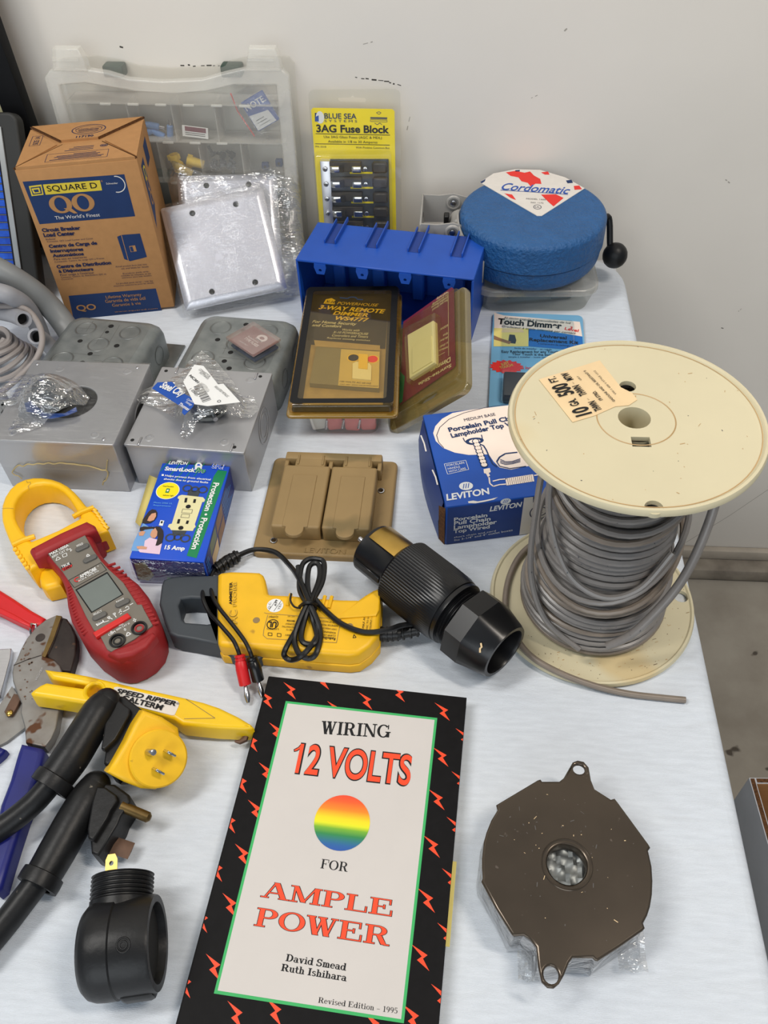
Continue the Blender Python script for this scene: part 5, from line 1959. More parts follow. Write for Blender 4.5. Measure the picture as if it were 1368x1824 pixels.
w1, l1, h1 = .1125, .1085, .0585
W1 = at(-.3355, .5430, 0, -1.4)
pb = pull_box(W1, w1, l1, h1, 'grey steel pull box with a round hole in its lid, behind the red meter', True)
m = M('shrink_wrap')
m.box((-w1 / 2 - .0006, -l1 / 2 - .0006, h1 * .45), (w1 / 2 + .0006, l1 / 2 + .0006, h1 + .0006))
m.use('glue_tan')
Tn = frame((0, -l1 / 2 - .0007, 0), (1, 0, 0), (0, 0, 1))
Wn = W1 @ Tn
Zg = lambda pts: zp(0, 580, .2047, pts)
wav = Zg([(105, 1275), (130, 1240), (165, 1215), (200, 1225), (240, 1205), (290, 1210), (330, 1200), (380, 1205), (420, 1195), (470, 1205), (520, 1195), (580, 1202), (640, 1205), (700, 1215), (760, 1220), (800, 1230), (850, 1245), (890, 1258), (925, 1260), (940, 1290), (925, 1340), (900, 1360), (895, 1385)])
m.tube([Tn @ Vector((*p, 0)) for p in spline([(*q, 0) for q in trace(Wn, wav)], 4) for p in [(p.x, p.y)]], .0006, 6)
m.tube([Tn @ Vector((*p, 0)) for p in trace(Wn, Zg([(105, 1280), (130, 1300), (165, 1310), (190, 1335)]))], .0005, 6)
m.tube([Tn @ Vector((*p, 0)) for p in trace(Wn, Zg([(935, 1170), (930, 1210), (925, 1260)]))], .0005, 6)
m.build('shrink_film', pb)
W2_ = at(-.2215, .5485, 0, -3.5)
pb2 = pull_box(W2_, .1065, .1065, .0485, 'grey steel pull box behind the small blue and green carton', False)

# ---------------------------------------------------------------- bagged conduit connectors on the pull boxes


def connector(W, label):
    t = place('conduit_connector', label, 'connector', W, 'bagged conduit connectors')
    m = M('galv')
    m.lathe([(.008, .0), (.0135, 0), (.0135, .004), (.0125, .004), (.0125, .008), (.0148, .008), (.0148, .010), (.012, .011), (.012, .018), (.0095, .018), (.0085, .012), (.008, 0)], 28)
    m.build('threaded_body', t)
    m = M('stud_grey')
    m.lathe([(.0096, .0165), (.0112, .0165), (.0112, .0195), (.0085, .0200), (0, .0196)], 24)
    m.build('bushing', t)
    m = M('galv')
    m.lathe([(.0136, .002), (.0165, .002), (.0165, .005), (.0136, .005)], 8)
    m.build('locknut', t)
    m = M('steel')
    m.cyl(.0022, .0, .007, 12, xf((.013, 0, .006), ry=pi / 2))
    m.build('set_screw', t)
    return t


cA = P(86, 702, .0585 + .011)
connector(Matrix.Translation((cA.x, cA.y, .0590)) @ Matrix.Rotation(radians(40), 4, 'Z'), 'steel conduit connector in the clear bag on the left pull box')
Wt = W1 @ Matrix.Translation((0, 0, h1 + .0006))
outl = trace(Wt, Zg([(-60, 560), (60, 450), (200, 405), (380, 395), (560, 430), (700, 530), (770, 600), (735, 660), (600, 740), (400, 830), (250, 890), (90, 925), (60, 880), (120, 790), (200, 660), (60, 680), (-60, 640)]), .004)
zb = lambda cx, cy, top: (lambda x, y, t: .0012 + top * max(0, 1 - (sqrt((x - cx) ** 2 + (y - cy) ** 2) / .030) ** 2.2) + .004 * (1 - t))
cl = (W1.inverted() @ Vector((cA.x, cA.y, 0)))
bag(Wt, outl, 'crumpled clear bag holding a connector on the left pull box', zb(cl.x, cl.y, .022), .0009, 7, matl='film_wrinkled', group='clear bags of the connectors')
m = M('blue_film')
lab = trace(Wt, Zg([(210, 670), (300, 640), (330, 705), (390, 760), (560, 760), (660, 705), (670, 740), (590, 775), (450, 805), (370, 800), (330, 760), (230, 745)]), .006)
m.prism(lab, .0052, .0056)
o = m.build('bag_label')
o.matrix_world = Wt
tag(o, 'torn blue printed strip inside the clear bag on the left pull box', 'label strip')

Wt2 = W2_ @ Matrix.Translation((0, 0, .0485 + .0003))
cB = P(372, 725, .0485 + .006)
connector(Matrix.Translation((cB.x, cB.y, .0498)) @ Matrix.Rotation(radians(-60), 4, 'Z') @ Matrix.Rotation(radians(0), 4, 'X'), 'steel conduit connector in the labelled clear bag on the right pull box')
Zb = lambda pts: zp(220, 540, .2339, pts)
outl = trace(Wt2, Zb([(60, 700), (150, 640), (320, 575), (440, 500), (490, 420), (590, 340), (700, 420), (820, 560), (900, 690), (985, 680), (1030, 790), (960, 850), (880, 850), (720, 890), (560, 930), (470, 1030), (415, 985), (470, 880), (380, 850), (240, 770), (130, 745)]), .006)
cl2 = W2_.inverted() @ Vector((cB.x, cB.y, 0))
zfun = zb(cl2.x, cl2.y, .019)
bag(Wt2, outl, 'crumpled clear bag with blue and white labels on the right pull box', lambda x, y, t: zfun(x, y, t) + .0015, .0009, 9, matl='film_wrinkled', group='clear bags of the connectors')


def sheetlabel(name, label, pts, col, W, z0, bow, prints, cat):
    """thin label that follows the bag's swell"""
    loc = trace(W, pts, z0)
    m = M(col)
    m.prism(loc, z0, z0 + .0003)
    ik = PInk(m, W, z0 + .0003)
    prints(ik)
    o = m.build(name)
    o.matrix_world = W
    tag(o, label, cat)
    return o


ZB = lambda a, b: Zb([(a, b)])[0]


def pr1(ik):
    ik.tp('Steel City', ZB(272, 640), ZB(440, 712), ZB(292, 590), 'white_print', .03)
    ik.tp('®', ZB(430, 690), ZB(452, 700), ZB(436, 680), 'white_print')
    ik.tp('Thomas', ZB(415, 775), ZB(490, 822), ZB(425, 752), 'white_print', .02)
    ik.tp('Conduit', ZB(478, 740), ZB(530, 762), ZB(484, 722), 'white_print')
    ik.tp('Fittings', ZB(470, 760), ZB(515, 784), ZB(476, 744), 'white_print')


sheetlabel('bag_label', 'blue label strip with white lettering in the bag on the right pull box', Zb([(218, 650), (260, 605), (370, 600), (440, 680), (545, 735), (530, 790), (465, 855), (445, 835), (455, 800), (300, 700)]), 'leviton_blue', Wt2, .0225, 0, pr1, 'label strip')


def pr2(ik):
    ik.tp('NC301', ZB(498, 556), ZB(562, 612), ZB(508, 540), 'ink_black', .02)
    ik.tp('CONNECTOR', ZB(570, 510), ZB(650, 570), ZB(580, 494), 'ink_grey')
    ik.tp('FITTING', ZB(575, 535), ZB(640, 582), ZB(582, 522), 'ink_grey')
    ik.tp('1 03201', ZB(500, 660), ZB(560, 706), ZB(508, 642), 'ink_black')
    for k in range(14):
        wd = (.0008, .0004, .0011, .0005)[k % 4]
        ik.pl(Zb([(535 + k * 5.2, 640 + k * 9.0), (595 + k * 5.6, 622 + k * 8.6)]), wd, 'ink_black', 2)
    ik.tp('INSULATED METALLIC', ZB(690, 640), ZB(790, 720), ZB(700, 625), 'ink_grey')
    c = ik.h(ZB(728, 748))
    ik.ring(c[0], c[1], .0016, .0005, 'ink_black', 2)


sheetlabel('bag_label', 'white barcode label in the bag on the right pull box', Zb([(455, 600), (540, 470), (610, 480), (720, 620), (760, 615), (890, 755), (640, 785), (540, 770)]), 'white_print', Wt2, .0232, 0, pr2, 'label')

# ---------------------------------------------------------------- grey conduits and the cable coil at the left edge
def pipe(name, label, pts, r, inner=None, col='conduit_grey', cat='conduit'):
    m = M(col)
    pp = spline(pts, 8)
    m.tube(pp, r, 20, cap=inner is None)
    if inner:
        rev = [p for p in pp]
        m.tube(rev, inner, 20, cap=False)
        for end, nx in ((pp[-1], pp[-2]), (pp[0], pp[1])):
            d = (end - nx).normalized()
            T = d.to_track_quat('Z', 'Y').to_matrix().to_4x4()
            T.translation = end
            m.lathe([(inner, 0), (r, 0)], 20, T)
            m.use('hole_dark').lathe([(inner * .98, -.01), (0, -.01)], 20, T)
            m.use(col)
    o = m.build(name)
    tag(o, label, cat)
    return o


pipe('conduit_elbow', 'thick dark grey conduit bend curving down beside the brown cardboard box', TP([(-60, 455, .10), (0, 482, .085), (52, 514, .062), (88, 545, .04), (112, 574, .024), (130, 602, .0135)]), .0122, .0105)
pipe('conduit_pipe', 'pale grey conduit bend with printed marks behind the cable coil', TP([(-60, 510, .085), (0, 521, .080), (26, 531, .070), (46, 546, .055), (64, 574, .030), (74, 600, .010)]), .0090, None, 'conduit_light')
pipe('conduit_pipe', 'pale grey conduit end with its open mouth above the cable coil', TP([(-60, 540, .052), (-8, 554, .050), (22, 561, .052), (42, 569, .064)]), .0080, .0056, 'conduit_light')
pipe('conduit_pipe', 'brown-stained conduit end with its open mouth beside the square box', TP([(108, 640, .010), (90, 618, .022), (75, 604, .034), (64, 599, .048)]), .0080, .0058, 'conduit_light')
co = place('cable_coil', 'coil of thin grey cable cut by the left edge of the photo', 'cable', at(P(-6, 622, .025).x, P(-6, 622, .025).y, 0))
Wc = MW[co.name].inverted()
pts = []
rs = random.Random(3)
turns, N = 6, 26
for k in range(turns * N + 1):
    a = 2 * pi * k / N
    tn = k / N
    R_ = .0345 - .0036 * tn + .0006 * sin(3 * a)
    pts.append((R_ * 1.0 * cos(a), R_ * .95 * sin(a), .006 + .0062 * min(tn, 5.2) + .002 * sin(a * 2 + tn)))
m = M('cable_grey')
m.tube(pts, .0030, 8)
m.build('coiled_turns', co)
lo = TP([(-40, 548, .060), (10, 545, .062), (48, 552, .062), (70, 580, .060), (75, 610, .056), (64, 640, .050), (42, 664, .044), (0, 700, .040), (-40, 720, .036)])
m = M('cable_grey')
m.tube([Wc @ p for p in spline(lo, 8)], .0029, 10)
m.build('outer_turn', co)
m = M('conduit_grey')
for k in range(3):
    m.tube(spline(TP([(-40, 735 + 12 * k, .006), (-5, 733 + 12 * k, .006), (10, 722 + 14 * k, .006), (4, 705 + 14 * k, .006)]), 6), .0045, 10)
o = m.build('dark_cable')
tag(o, 'dark grey cable loops at the left edge beside the left pull box', 'cable')
# ---------------------------------------------------------------- wire spool
SX, SY, SR, SH = .1127, .3887, .0772, .1877
W = at(SX, SY, 0, 0)
spool = place('wire_spool', 'big cream plastic spool of grey wire standing near the right table edge', 'spool', W)


def flange(name, z0, z1, bead_up):
    m = M('spool_cream')
    prof_t = [(.0, z1), (SR - .006, z1)]
    return m


ztop = SH
holes = []
for p, r in (((1165, 904), .0052), ((1118, 688), .0052)):
    c = hit(W, *p, ztop)
    holes.append(circ(c[0], c[1], r, 20))
c = hit(W, 1130, 744, ztop)
holes.append(circ(c[0], c[1], .0098, 28))
sq = hit(W, 1142, 787, ztop)
holes.append([(sq[0] - .0055, sq[1] - .0042), (sq[0] + .0055, sq[1] - .0042), (sq[0] + .0055, sq[1] + .0042), (sq[0] - .0055, sq[1] + .0042)])
m = M('spool_cream')
m.prism(circ(0, 0, SR - .0035, 80), ztop - .0032, ztop, holes=holes)
m.lathe([(SR - .0038, ztop - .0032), (SR - .0020, ztop - .004), (SR, ztop - .003), (SR + .0002, ztop - .0005), (SR - .0008, ztop + .0014), (SR - .0024, ztop + .0016), (SR - .0034, ztop + .0006), (SR - .0038, ztop - .0002)], 80)
m.use('spool_stain')
m.lathe([(SR - .0040, ztop + .0002), (SR - .0046, ztop + .00022)], 80)
m.lathe([(.0238, ztop + .0001), (.0234, ztop + .0004), (.0230, ztop + .0001)], 60)
rs = random.Random(8)
ik = Ink(m, xf((0, 0, ztop)))
for k in range(46):
    a, r = rs.uniform(0, 2 * pi), SR * sqrt(rs.uniform(.05, .9))
    x, y = r * cos(a), r * sin(a)
    if min((x - hx) ** 2 + (y - hy) ** 2 for hx, hy in [(c[0], c[1]), (sq[0], sq[1])]) < .00025:
        continue
    L = rs.uniform(.0003, .0009) if k % 3 else rs.uniform(.001, .004)
    b = rs.uniform(0, pi)
    ik.line([(x, y), (x + L * cos(b), y + L * sin(b))], rs.uniform(.0003, .0007), 'spool_stain' if k % 4 else 'ink_grey')
m.build('top_flange', spool)
m = M('spool_cream')
for hp in holes[:3]:
    cx_, cy_ = sum(p[0] for p in hp) / len(hp), sum(p[1] for p in hp) / len(hp)
    rr = sqrt((hp[0][0] - cx_) ** 2 + (hp[0][1] - cy_) ** 2)
    if rr > .007:
        m.lathe([(rr + .0008, ztop - .003), (rr + .0008, .012)], 24, xf((cx_, cy_, 0)))
        m.lathe([(rr, ztop - .003), (rr, .012)], 24, xf((cx_, cy_, 0)))
m.lathe([(.0175, .004), (.0175, ztop - .003)], 32)
m.build('hub', spool)
hb = hit(W, 1213, 1062, .0045)
m = M('spool_cream')
m.prism(circ(0, 0, SR - .003, 80), .0008, .0042, holes=[circ(hb[0], hb[1], .0055, 20), circ(0, 0, .0098, 24)])
m.lathe([(SR - .0035, .0008), (SR - .001, .0), (SR + .0002, .0022), (SR - .0008, .0050), (SR - .0024, .0053), (SR - .0035, .0042)], 80)
m.use('spool_stain')
ik = Ink(m, xf((0, 0, .0042)))
for k in range(130):
    a, r = rs.uniform(-2.6, .2), rs.uniform(.046, SR - .004)
    x, y = r * cos(a), r * sin(a)
    L = rs.uniform(.0002, .0007) if k % 5 else rs.uniform(.001, .003)
    ik.line([(x, y), (x + L, y + L * .4)], rs.uniform(.0002, .0006), 'spool_stain' if k % 3 else 'rust_brown')
m.build('bottom_flange', spool)
lpx = [(1068, 642), (1106, 690), (1126, 700), (1135, 712), (1120, 722), (1096, 724), (1060, 740), (1020, 752), (960, 676)]
m = M('old_label')
m.prism(trace(W, lpx, ztop + .0004), ztop + .0002, ztop + .0005)
ik = PInk(m, W, ztop + .0005)
Zo = lambda a, b: (940 + a * .1462, 640 + b * .1462)
ik.tp('10', Zo(778, 662), Zo(708, 572), Zo(608, 722), 'ink_black', .03)
ik.tp('GA.', Zo(632, 560), Zo(578, 480), Zo(540, 592), 'ink_black', .02)
ik.tp('500', Zo(566, 420), Zo(458, 288), Zo(400, 476), 'ink_black', .03)
ik.tp('FT.', Zo(374, 272), Zo(326, 212), Zo(290, 300), 'ink_black', .02)
ik.tp('THWN', Zo(905, 620), Zo(812, 508), Zo(838, 656), 'ink_black', .03)
ik.tp('or', Zo(752, 500), Zo(728, 478), Zo(738, 505), 'ink_black')
ik.tp('THWN', Zo(724, 434), Zo(620, 314), Zo(654, 470), 'ink_black', .03)
ik.tp('or', Zo(568, 302), Zo(548, 282), Zo(555, 308), 'ink_black')
ik.tp('MTW', Zo(556, 250), Zo(480, 162), Zo(488, 284), 'ink_black', .03)
ik.tp('19 STRD.', Zo(915, 498), Zo(822, 388), Zo(882, 520), 'ink_black', .02)
ik.tp('GRY', Zo(660, 258), Zo(612, 205), Zo(640, 265), 'ink_black')
ik.tp('GASOLINE AND OIL RESISTANT II', Zo(1068, 515), Zo(705, 140), Zo(1045, 530), 'ink_black', .01)
ik.tp('VW-1 600 V STYLE 1312', Zo(1085, 430), Zo(820, 140), Zo(1065, 440), 'ink_black')
m.build('paper_label', spool)
# wire windings
wr = .00225


def ring_pts(r, z, tilt, ph, dx=0, dy=0, n=44, wob=0.0):
    return [(dx + (r + wob * sin(3 * a + ph)) * cos(a), dy + (r + wob * sin(3 * a + ph)) * sin(a), z + tilt * sin(a + ph)) for a in [2 * pi * k / n for k in range(n)]]


m = M('wire_grey')
turns = 27
z0, z1 = .020, ztop - .006
n = 40
pts = []
for k in range(int(turns * n) + 1):
    t = k / (turns * n)
    z = z1 + (z0 - z1) * t
    r = .0405 + .0012 * sin(t * 40) + (.003 * max(0, (t - .5)))
    a = 2 * pi * k / n
    pts.append((r * cos(a), r * sin(a), z))
m.tube(pts, wr * 1.28, 8)
m.build('wire_winding', spool)
rs = random.Random(21)
loops = []
for k in range(11):
    z = .0085 + .0046 * k
    r = .0530 - .0007 * k + rs.uniform(-.0008, .0008)
    loops.append((r, z, .0008 + .0011 * k + rs.uniform(0, .001), rs.uniform(.1, .5)))
for k, (r, z, tl, ph) in enumerate(loops):
    m = M('wire_grey' if k % 4 else 'wire_brown')
    m.tube(ring_pts(r, z + tl, tl, ph, rs.uniform(-.001, .001), rs.uniform(-.001, .001)), wr, 8, closed=True)
    m.build('wire_loop', spool)
for (r, z, tl, ph, dx, dy, mt) in ((.0462, .142, .016, .30, 0, -.0012, 'wire_brown'), (.0458, .148, .014, .15, .0005, -.001, 'wire_grey'), (.0450, .156, .011, .4, 0, -.0006, 'wire_grey'), (.0448, .163, .008, .1, 0, -.0004, 'wire_grey'), (.0446, .170, .005, .3, 0, -.0004, 'wire_grey'), (.0490, .094, .030, .55, 0, -.001, 'wire_grey'), (.0500, .080, .024, .35, 0, -.001, 'wire_brown')):
    m = M(mt)
    m.tube(ring_pts(r, z, tl, ph, dx, dy, wob=.0012), wr, 8, closed=True)
    m.build('wire_loop', spool)


def cylpt(r, deg, z):
    return (r * cos(radians(deg)), r * sin(radians(deg)), z)


m = M('wire_grey')
m.tube(spline([cylpt(.052, 10, .168), cylpt(.057, -14, .155), cylpt(.0605, -30, .125), cylpt(.062, -48, .085), cylpt(.062, -72, .048), cylpt(.061, -88, .030)], 8), .0031, 10)
m.build('wire_end', spool)
m = M('wire_grey')
m.tube(spline([cylpt(.044, 160, .178), cylpt(.049, 172, .165), cylpt(.053, 186, .12), cylpt(.0555, 200, .06), cylpt(.0565, 225, .03), cylpt(.0555, 255, .013)], 8), wr, 8)
m.tube(spline([cylpt(.044, 175, .178), cylpt(.048, 190, .160), cylpt(.0505, 205, .12), cylpt(.0505, 232, .085), cylpt(.050, 262, .072), cylpt(.049, 290, .078), cylpt(.048, 318, .10)], 8), wr, 8)
m.build('hanging_wire', spool)
m = M('wire_brown')
Wi = W.inverted()
tail = TP([(972, 952, .010), (930, 985, .0075), (908, 1025, .0068), (900, 1070, .0068), (905, 1105, .0070), (922, 1140, .0078), (950, 1172, .0082), (1000, 1200, .0072), (1060, 1222, .0045), (1120, 1236, .0026), (1180, 1243, .0024), (1221, 1247, .0024)])
m.tube([Wi @ p for p in spline(tail, 8)], .00235, 10)
m.build('wire_tail', spool)

# ---------------------------------------------------------------- book
W = at(-.0614, .1880, 0, -3.9)
bk = place('paperback_book', 'black-bordered paperback book with a rainbow disc on its cover', 'book', W)
bt = .0122
tl, trr = hit(W, 483, 1210, bt), hit(W, 831, 1237, bt)
bx0, bx1 = (tl[0] + hit(W, 312, 1810, bt)[0]) / 2, (trr[0] + hit(W, 784, 1810, bt)[0]) / 2
by1 = (tl[1] + trr[1]) / 2
g0, g2 = hit(W, 377, 1769, bt), hit(W, 779, 1274, bt)
gx0, gx1 = (hit(W, 511, 1254, bt)[0] + g0[0]) / 2, (g2[0] + hit(W, 720, 1823, bt)[0]) / 2
gy1, gy0 = (hit(W, 511, 1254, bt)[1] + g2[1]) / 2, (g0[1] + hit(W, 720, 1823, bt)[1]) / 2
by0 = gy0 - (by1 - gy1)
m = M('pages')
m.box((bx0 + .001, by0 + .001, .0008), (bx1 - .0015, by1 - .001, bt - .0006))
m.build('page_block', bk)
m = M('book_black')
m.rbox((bx0, by0, bt - .0007), (bx1, by1, bt), .00025, 1)
m.box((bx0, by0, .0), (bx1, by1, .0007))
m.rbox((bx0 - .0006, by0, .0), (bx0 + .0005, by1, bt), .0004, 1)
ik = PInk(m, W, bt, step=.00006)
Zk = lambda a, b: (320 + a * .3801, 1200 + b * .3801)
bolt = [(0, 1), (.84, .64), (.64, .47), (1, 0), (.36, .38), (.57, .55)]
for (a, b) in ((515, 80), (670, 35), (870, 128), (1022, 92), (722, 170), (1230, 178), (405, 122), (448, 272), (1330, 300), (335, 322), (1222, 390), (400, 462), (1312, 505), (284, 512), (350, 640), (1203, 590), (230, 697), (1290, 722), (290, 850), (1180, 810), (168, 920), (1270, 968), (232, 1085), (1155, 1062), (98, 1155), (1250, 1228), (155, 1375), (1127, 1330), (18, 1455), (1222, 1520), (258, 1600), (440, 1585), (1085, 1615), (900, 1650)):
    p = ik.h(Zk(a, b))
    q = [(p[0] + (u - .5) * .0118, p[1] + (v - .5) * .0125) for u, v in bolt]
    q = clip(q, bx0 + .0002, by0 + .0002, bx1 - .0002, by1 - .0002)
    if len(q) > 2:
        ik.poly(q, 'orange_red', 1)
ik.rect(gx0, gy0, gx1, gy1, 'green_print', 2)
ik.rect(gx0 + .0017, gy0 + .0017, gx1 - .0017, gy1 - .0017, 'book_paper', 3)
ik.tp('WIRING', Zk(660, 282), Zk(988, 302), Zk(658, 222), 'ink_black', lift=5, serif=True, outline='ink_black', ow=.012)
ik.tp('12 VOLTS', Zk(540, 462), Zk(1078, 522), Zk(548, 330), 'orange_red', .016, .0, 6, outline='ink_black', ow=.03)
ik.pp([Zk(*p) for p in ((534, 356), (556, 344), (572, 326), (582, 334), (572, 350), (552, 364), (536, 368))], 'ink_black', 5)
ik.pp([Zk(*p) for p in ((538, 358), (558, 347), (573, 331), (578, 337), (568, 349), (550, 361), (539, 364))], 'orange_red', 6.2)
ik.tp('FOR', Zk(658, 912), Zk(788, 930), Zk(662, 868), 'ink_black', lift=5, serif=True)
ik.tp('AMPLE', Zk(382, 1046), Zk(1002, 1140), Zk(392, 972), 'orange_red', lift=6, serif=True, outline='ink_black', ow=.022)
ik.tp('POWER', Zk(346, 1180), Zk(986, 1278), Zk(362, 1096), 'orange_red', lift=6, serif=True, outline='ink_black', ow=.022)
ik.tp('David Smead', Zk(496, 1346), Zk(780, 1392), Zk(502, 1314), 'ink_black', lift=5, serif=True, outline='ink_black', ow=.022)
ik.tp('Ruth Ishihara', Zk(474, 1392), Zk(782, 1442), Zk(482, 1360), 'ink_black', lift=5, serif=True, outline='ink_black', ow=.022)
ik.tp('Revised Edition – 1995', Zk(648, 1542), Zk(1022, 1594), Zk(652, 1516), 'ink_black', lift=5, serif=True)
c = ik.h(Zk(761, 698))
rr = (hit(W, *Zk(893, 700), bt)[0] - hit(W, *Zk(630, 695), bt)[0]) / 2
m.build('cover', bk)
# the rainbow disc: printed bands, colour follows height on the page
mt = bpy.data.materials.new('rainbow_print')
mt.use_nodes = True
nt = mt.node_tree
tc = nt.nodes.new('ShaderNodeTexCoord')
sep = nt.nodes.new('ShaderNodeSeparateXYZ')
mr = nt.nodes.new('ShaderNodeMapRange')
cr = nt.nodes.new('ShaderNodeValToRGB')
nt.links.new(tc.outputs['Generated'], sep.inputs[0])
nt.links.new(sep.outputs['Y'], cr.inputs[0])
nt.links.new(cr.outputs[0], nt.nodes['Principled BSDF'].inputs['Base Color'])
nt.nodes['Principled BSDF'].inputs['Roughness'].default_value = .42
els = [(0.0, (30, 82, 170)), (.10, (28, 96, 160)), (.27, (38, 136, 70)), (.38, (120, 180, 40)), (.46, (232, 232, 20)), (.56, (252, 222, 10)), (.72, (250, 140, 20)), (.88, (246, 92, 30)), (1.0, (240, 70, 40))]
cr.color_ramp.elements[0].position = 0
cr.color_ramp.elements[0].color = (*[lin(v) for v in els[0][1]], 1)
cr.color_ramp.elements[1].position = 1
cr.color_ramp.elements[1].color = (*[lin(v) for v in els[-1][1]], 1)
for p_, col_ in els[1:-1]:
    e = cr.color_ramp.elements.new(p_)
    e.color = (*[lin(v) for v in col_], 1)
MATS['rainbow_print'] = mt
m = M('rainbow_print')
m.add([(x, y, bt + .0004) for x, y in circ(c[0], c[1], rr, 48)], [tuple(range(48))])
m.build('rainbow_disc', bk)
m = M('note_yellow')
t0, t1 = hit(W, *Zk(1288, 880), .006), hit(W, *Zk(1262, 1280), .006)
m.box((bx1 - .02, t1[1], .0058), (t1[0] + .0004, t0[1], .0061))
m.build('page_marker', bk)

# ---------------------------------------------------------------- bronze chrome cover in shrink wrap
z = .032
cen = P(1010, 1538, z)
W = at(cen.x, cen.y, 0, 0)
br = place('alternator_cover', 'dark chromed disc-shaped cover with two eared lugs and a centre hole', 'cover', W)
Zb2 = lambda pts: zp(820, 1320, .40058, pts)
op = [(500, 92), (522, 84), (550, 90), (572, 115), (582, 172), (598, 212), (670, 258), (687, 253), (704, 275), (838, 458), (846, 472), (836, 486), (852, 555), (856, 620), (854, 680), (845, 735), (832, 775), (814, 808), (822, 830), (812, 842), (706, 916), (612, 976), (600, 974), (590, 962), (500, 962), (484, 985), (462, 1040), (440, 1078), (416, 1098), (388, 1095), (362, 1070), (346, 1000), (338, 915), (310, 880), (282, 862), (238, 866), (228, 856), (160, 745), (94, 622), (100, 608), (97, 560), (97, 520), (104, 450), (116, 405), (138, 350), (166, 304), (160, 282), (250, 228), (344, 172), (357, 168), (364, 178), (440, 178), (460, 162)]
loc = trace(W, Zb2(op), z)
hc = hit(W, *Zb2([(474, 548)])[0], z)
hr = .0115
h1_, h2_ = hit(W, *Zb2([(528, 124)])[0], z), hit(W, *Zb2([(404, 1038)])[0], z)
m = M('bronze_chrome')
m.prism(loc, z - .0022, z, holes=[circ(hc[0], hc[1], hr, 32), circ(h1_[0], h1_[1], .0036, 16, .0032), circ(h2_[0], h2_[1], .0040, 16, .0044)], bev=.0012)
m.lathe([(hr + .0034, z + .0001), (hr + .003, z + .0005), (hr + .0024, z + .0001)], 40, xf((hc[0], hc[1], 0)))
m.lathe([(hr, z - .0002), (hr - .0006, z - .003), (hr - .0006, z - .007)], 40, xf((hc[0], hc[1], 0)))
ik = Ink(m, xf((hc[0], hc[1], z)), z=.00006)
rs = random.Random(14)
for k in range(60):
    a, r = rs.uniform(0, 6.28), rs.uniform(.014, .044)
    L, b = rs.choice((.0004, .0006, .001, .0025)), rs.uniform(0, pi)
    x, y = r * cos(a), r * sin(a)
    ik.line([(x, y), (x + L * cos(b), y + L * sin(b))], rs.uniform(.0002, .0005), 'ink_grey' if k % 3 else 'old_label')
m.build('face_plate', br)
body = [p for p in loc if sqrt((p[0] - hc[0]) ** 2 + (p[1] - hc[1]) ** 2) < .058]
body = [(x * .975, y * .975) for x, y in body]
m = M('bronze_chrome')
n = len(body)
rr_ = [[(x, y, z - .002) for x, y in body], [(x, y, z - .008) for x, y in body], [(x * .985, y * .985, .001) for x, y in body]]
m.add([p for r in rr_ for p in r], [(k * n + (i + 1) % n, k * n + i, (k + 1) * n + i, (k + 1) * n + (i + 1) % n) for k in range(2) for i in range(n)])
m.build('side_skirt', br)
m = M('galv')
m.grid(10, 10, lambda u, v: (hc[0] + (u - .5) * .024, hc[1] + (v - .5) * .024, z - .008 + .0014 * sin(17 * u + 9 * v) * sin(13 * v - 7 * u + 1)))
m.build('foil_liner', br)
m = M('film_wrinkled')
big = [(x * 1.02, y * 1.02) for x, y in body]
n = len(big)
vs = [(x, y, z - .001) for x, y in big] + [(x * 1.01 + .0012 * sin(7 * i), y * 1.01 + .0012 * cos(9 * i), z * .5) for i, (x, y) in enumerate(big)] + [(x * 1.02 + .0015 * sin(5 * i), y * 1.02, .001) for i, (x, y) in enumerate(big)]
m.add(vs, [(k * n + (i + 1) % n, k * n + i, (k + 1) * n + i, (k + 1) * n + (i + 1) % n) for k in range(2) for i in range(n)])
for (px, py, s) in ((760, 930, .010), (300, 1000, .007)):
    c2 = hit(W, *Zb2([(px, py)])[0], .006)
    m.grid(6, 6, lambda u, v: (c2[0] + (u - .5) * s * 1.6, c2[1] + (v - .5) * s * 2.2, .006 + .003 * sin(9 * u) * cos(7 * v)))
m.build('shrink_film', br)

# ---------------------------------------------------------------- duplex cover
W = at(-.102, .4755, 0, -.6)
dc = place('receptacle_cover', 'tan weatherproof receptacle cover with two hinged flap lids', 'receptacle cover', W)
m = M('tan_plastic')
s = .0562
m.prism(rrect(-s, -s - .001, s, s - .001, .006), 0, .0062, bev=.002, holes=[circ(-.040, -.043, .0023, 14), circ(.044, .018, .0023, 14)])
Li = Ink(m, xf((0, 0, .0063)), z=.0003)
Li.text('LEVITON', .004, -.0545, .0050, 'tan_plastic', 'c', w=.034)
m.build('base_plate', dc)
m = M('steel')
m.lathe([(.0030, .0064), (.0022, .0066), (.0018, .005)], 14, xf((-.040, -.043, 0)))
m.lathe([(.0030, .0064), (.0022, .0066), (.0018, .005)], 14, xf((.044, .018, 0)))
m.build('eyelet', dc)
m = M('tan_plastic')
m.rbox((-.042, .0385, .006), (.0435, .0475, .0215), .0014, 2)
for x in (-.042, -.003, .040):
    m.rbox((x, .030, .006), (x + .0035, .0475, .019), .0006, 1)
hr_ = m.build('hinge_rail', dc)
m = M('steel')
m.tube([(-.041, .034, .015), (.042, .034, .015)], .0014, 10)
m.build('hinge_pin', hr_)
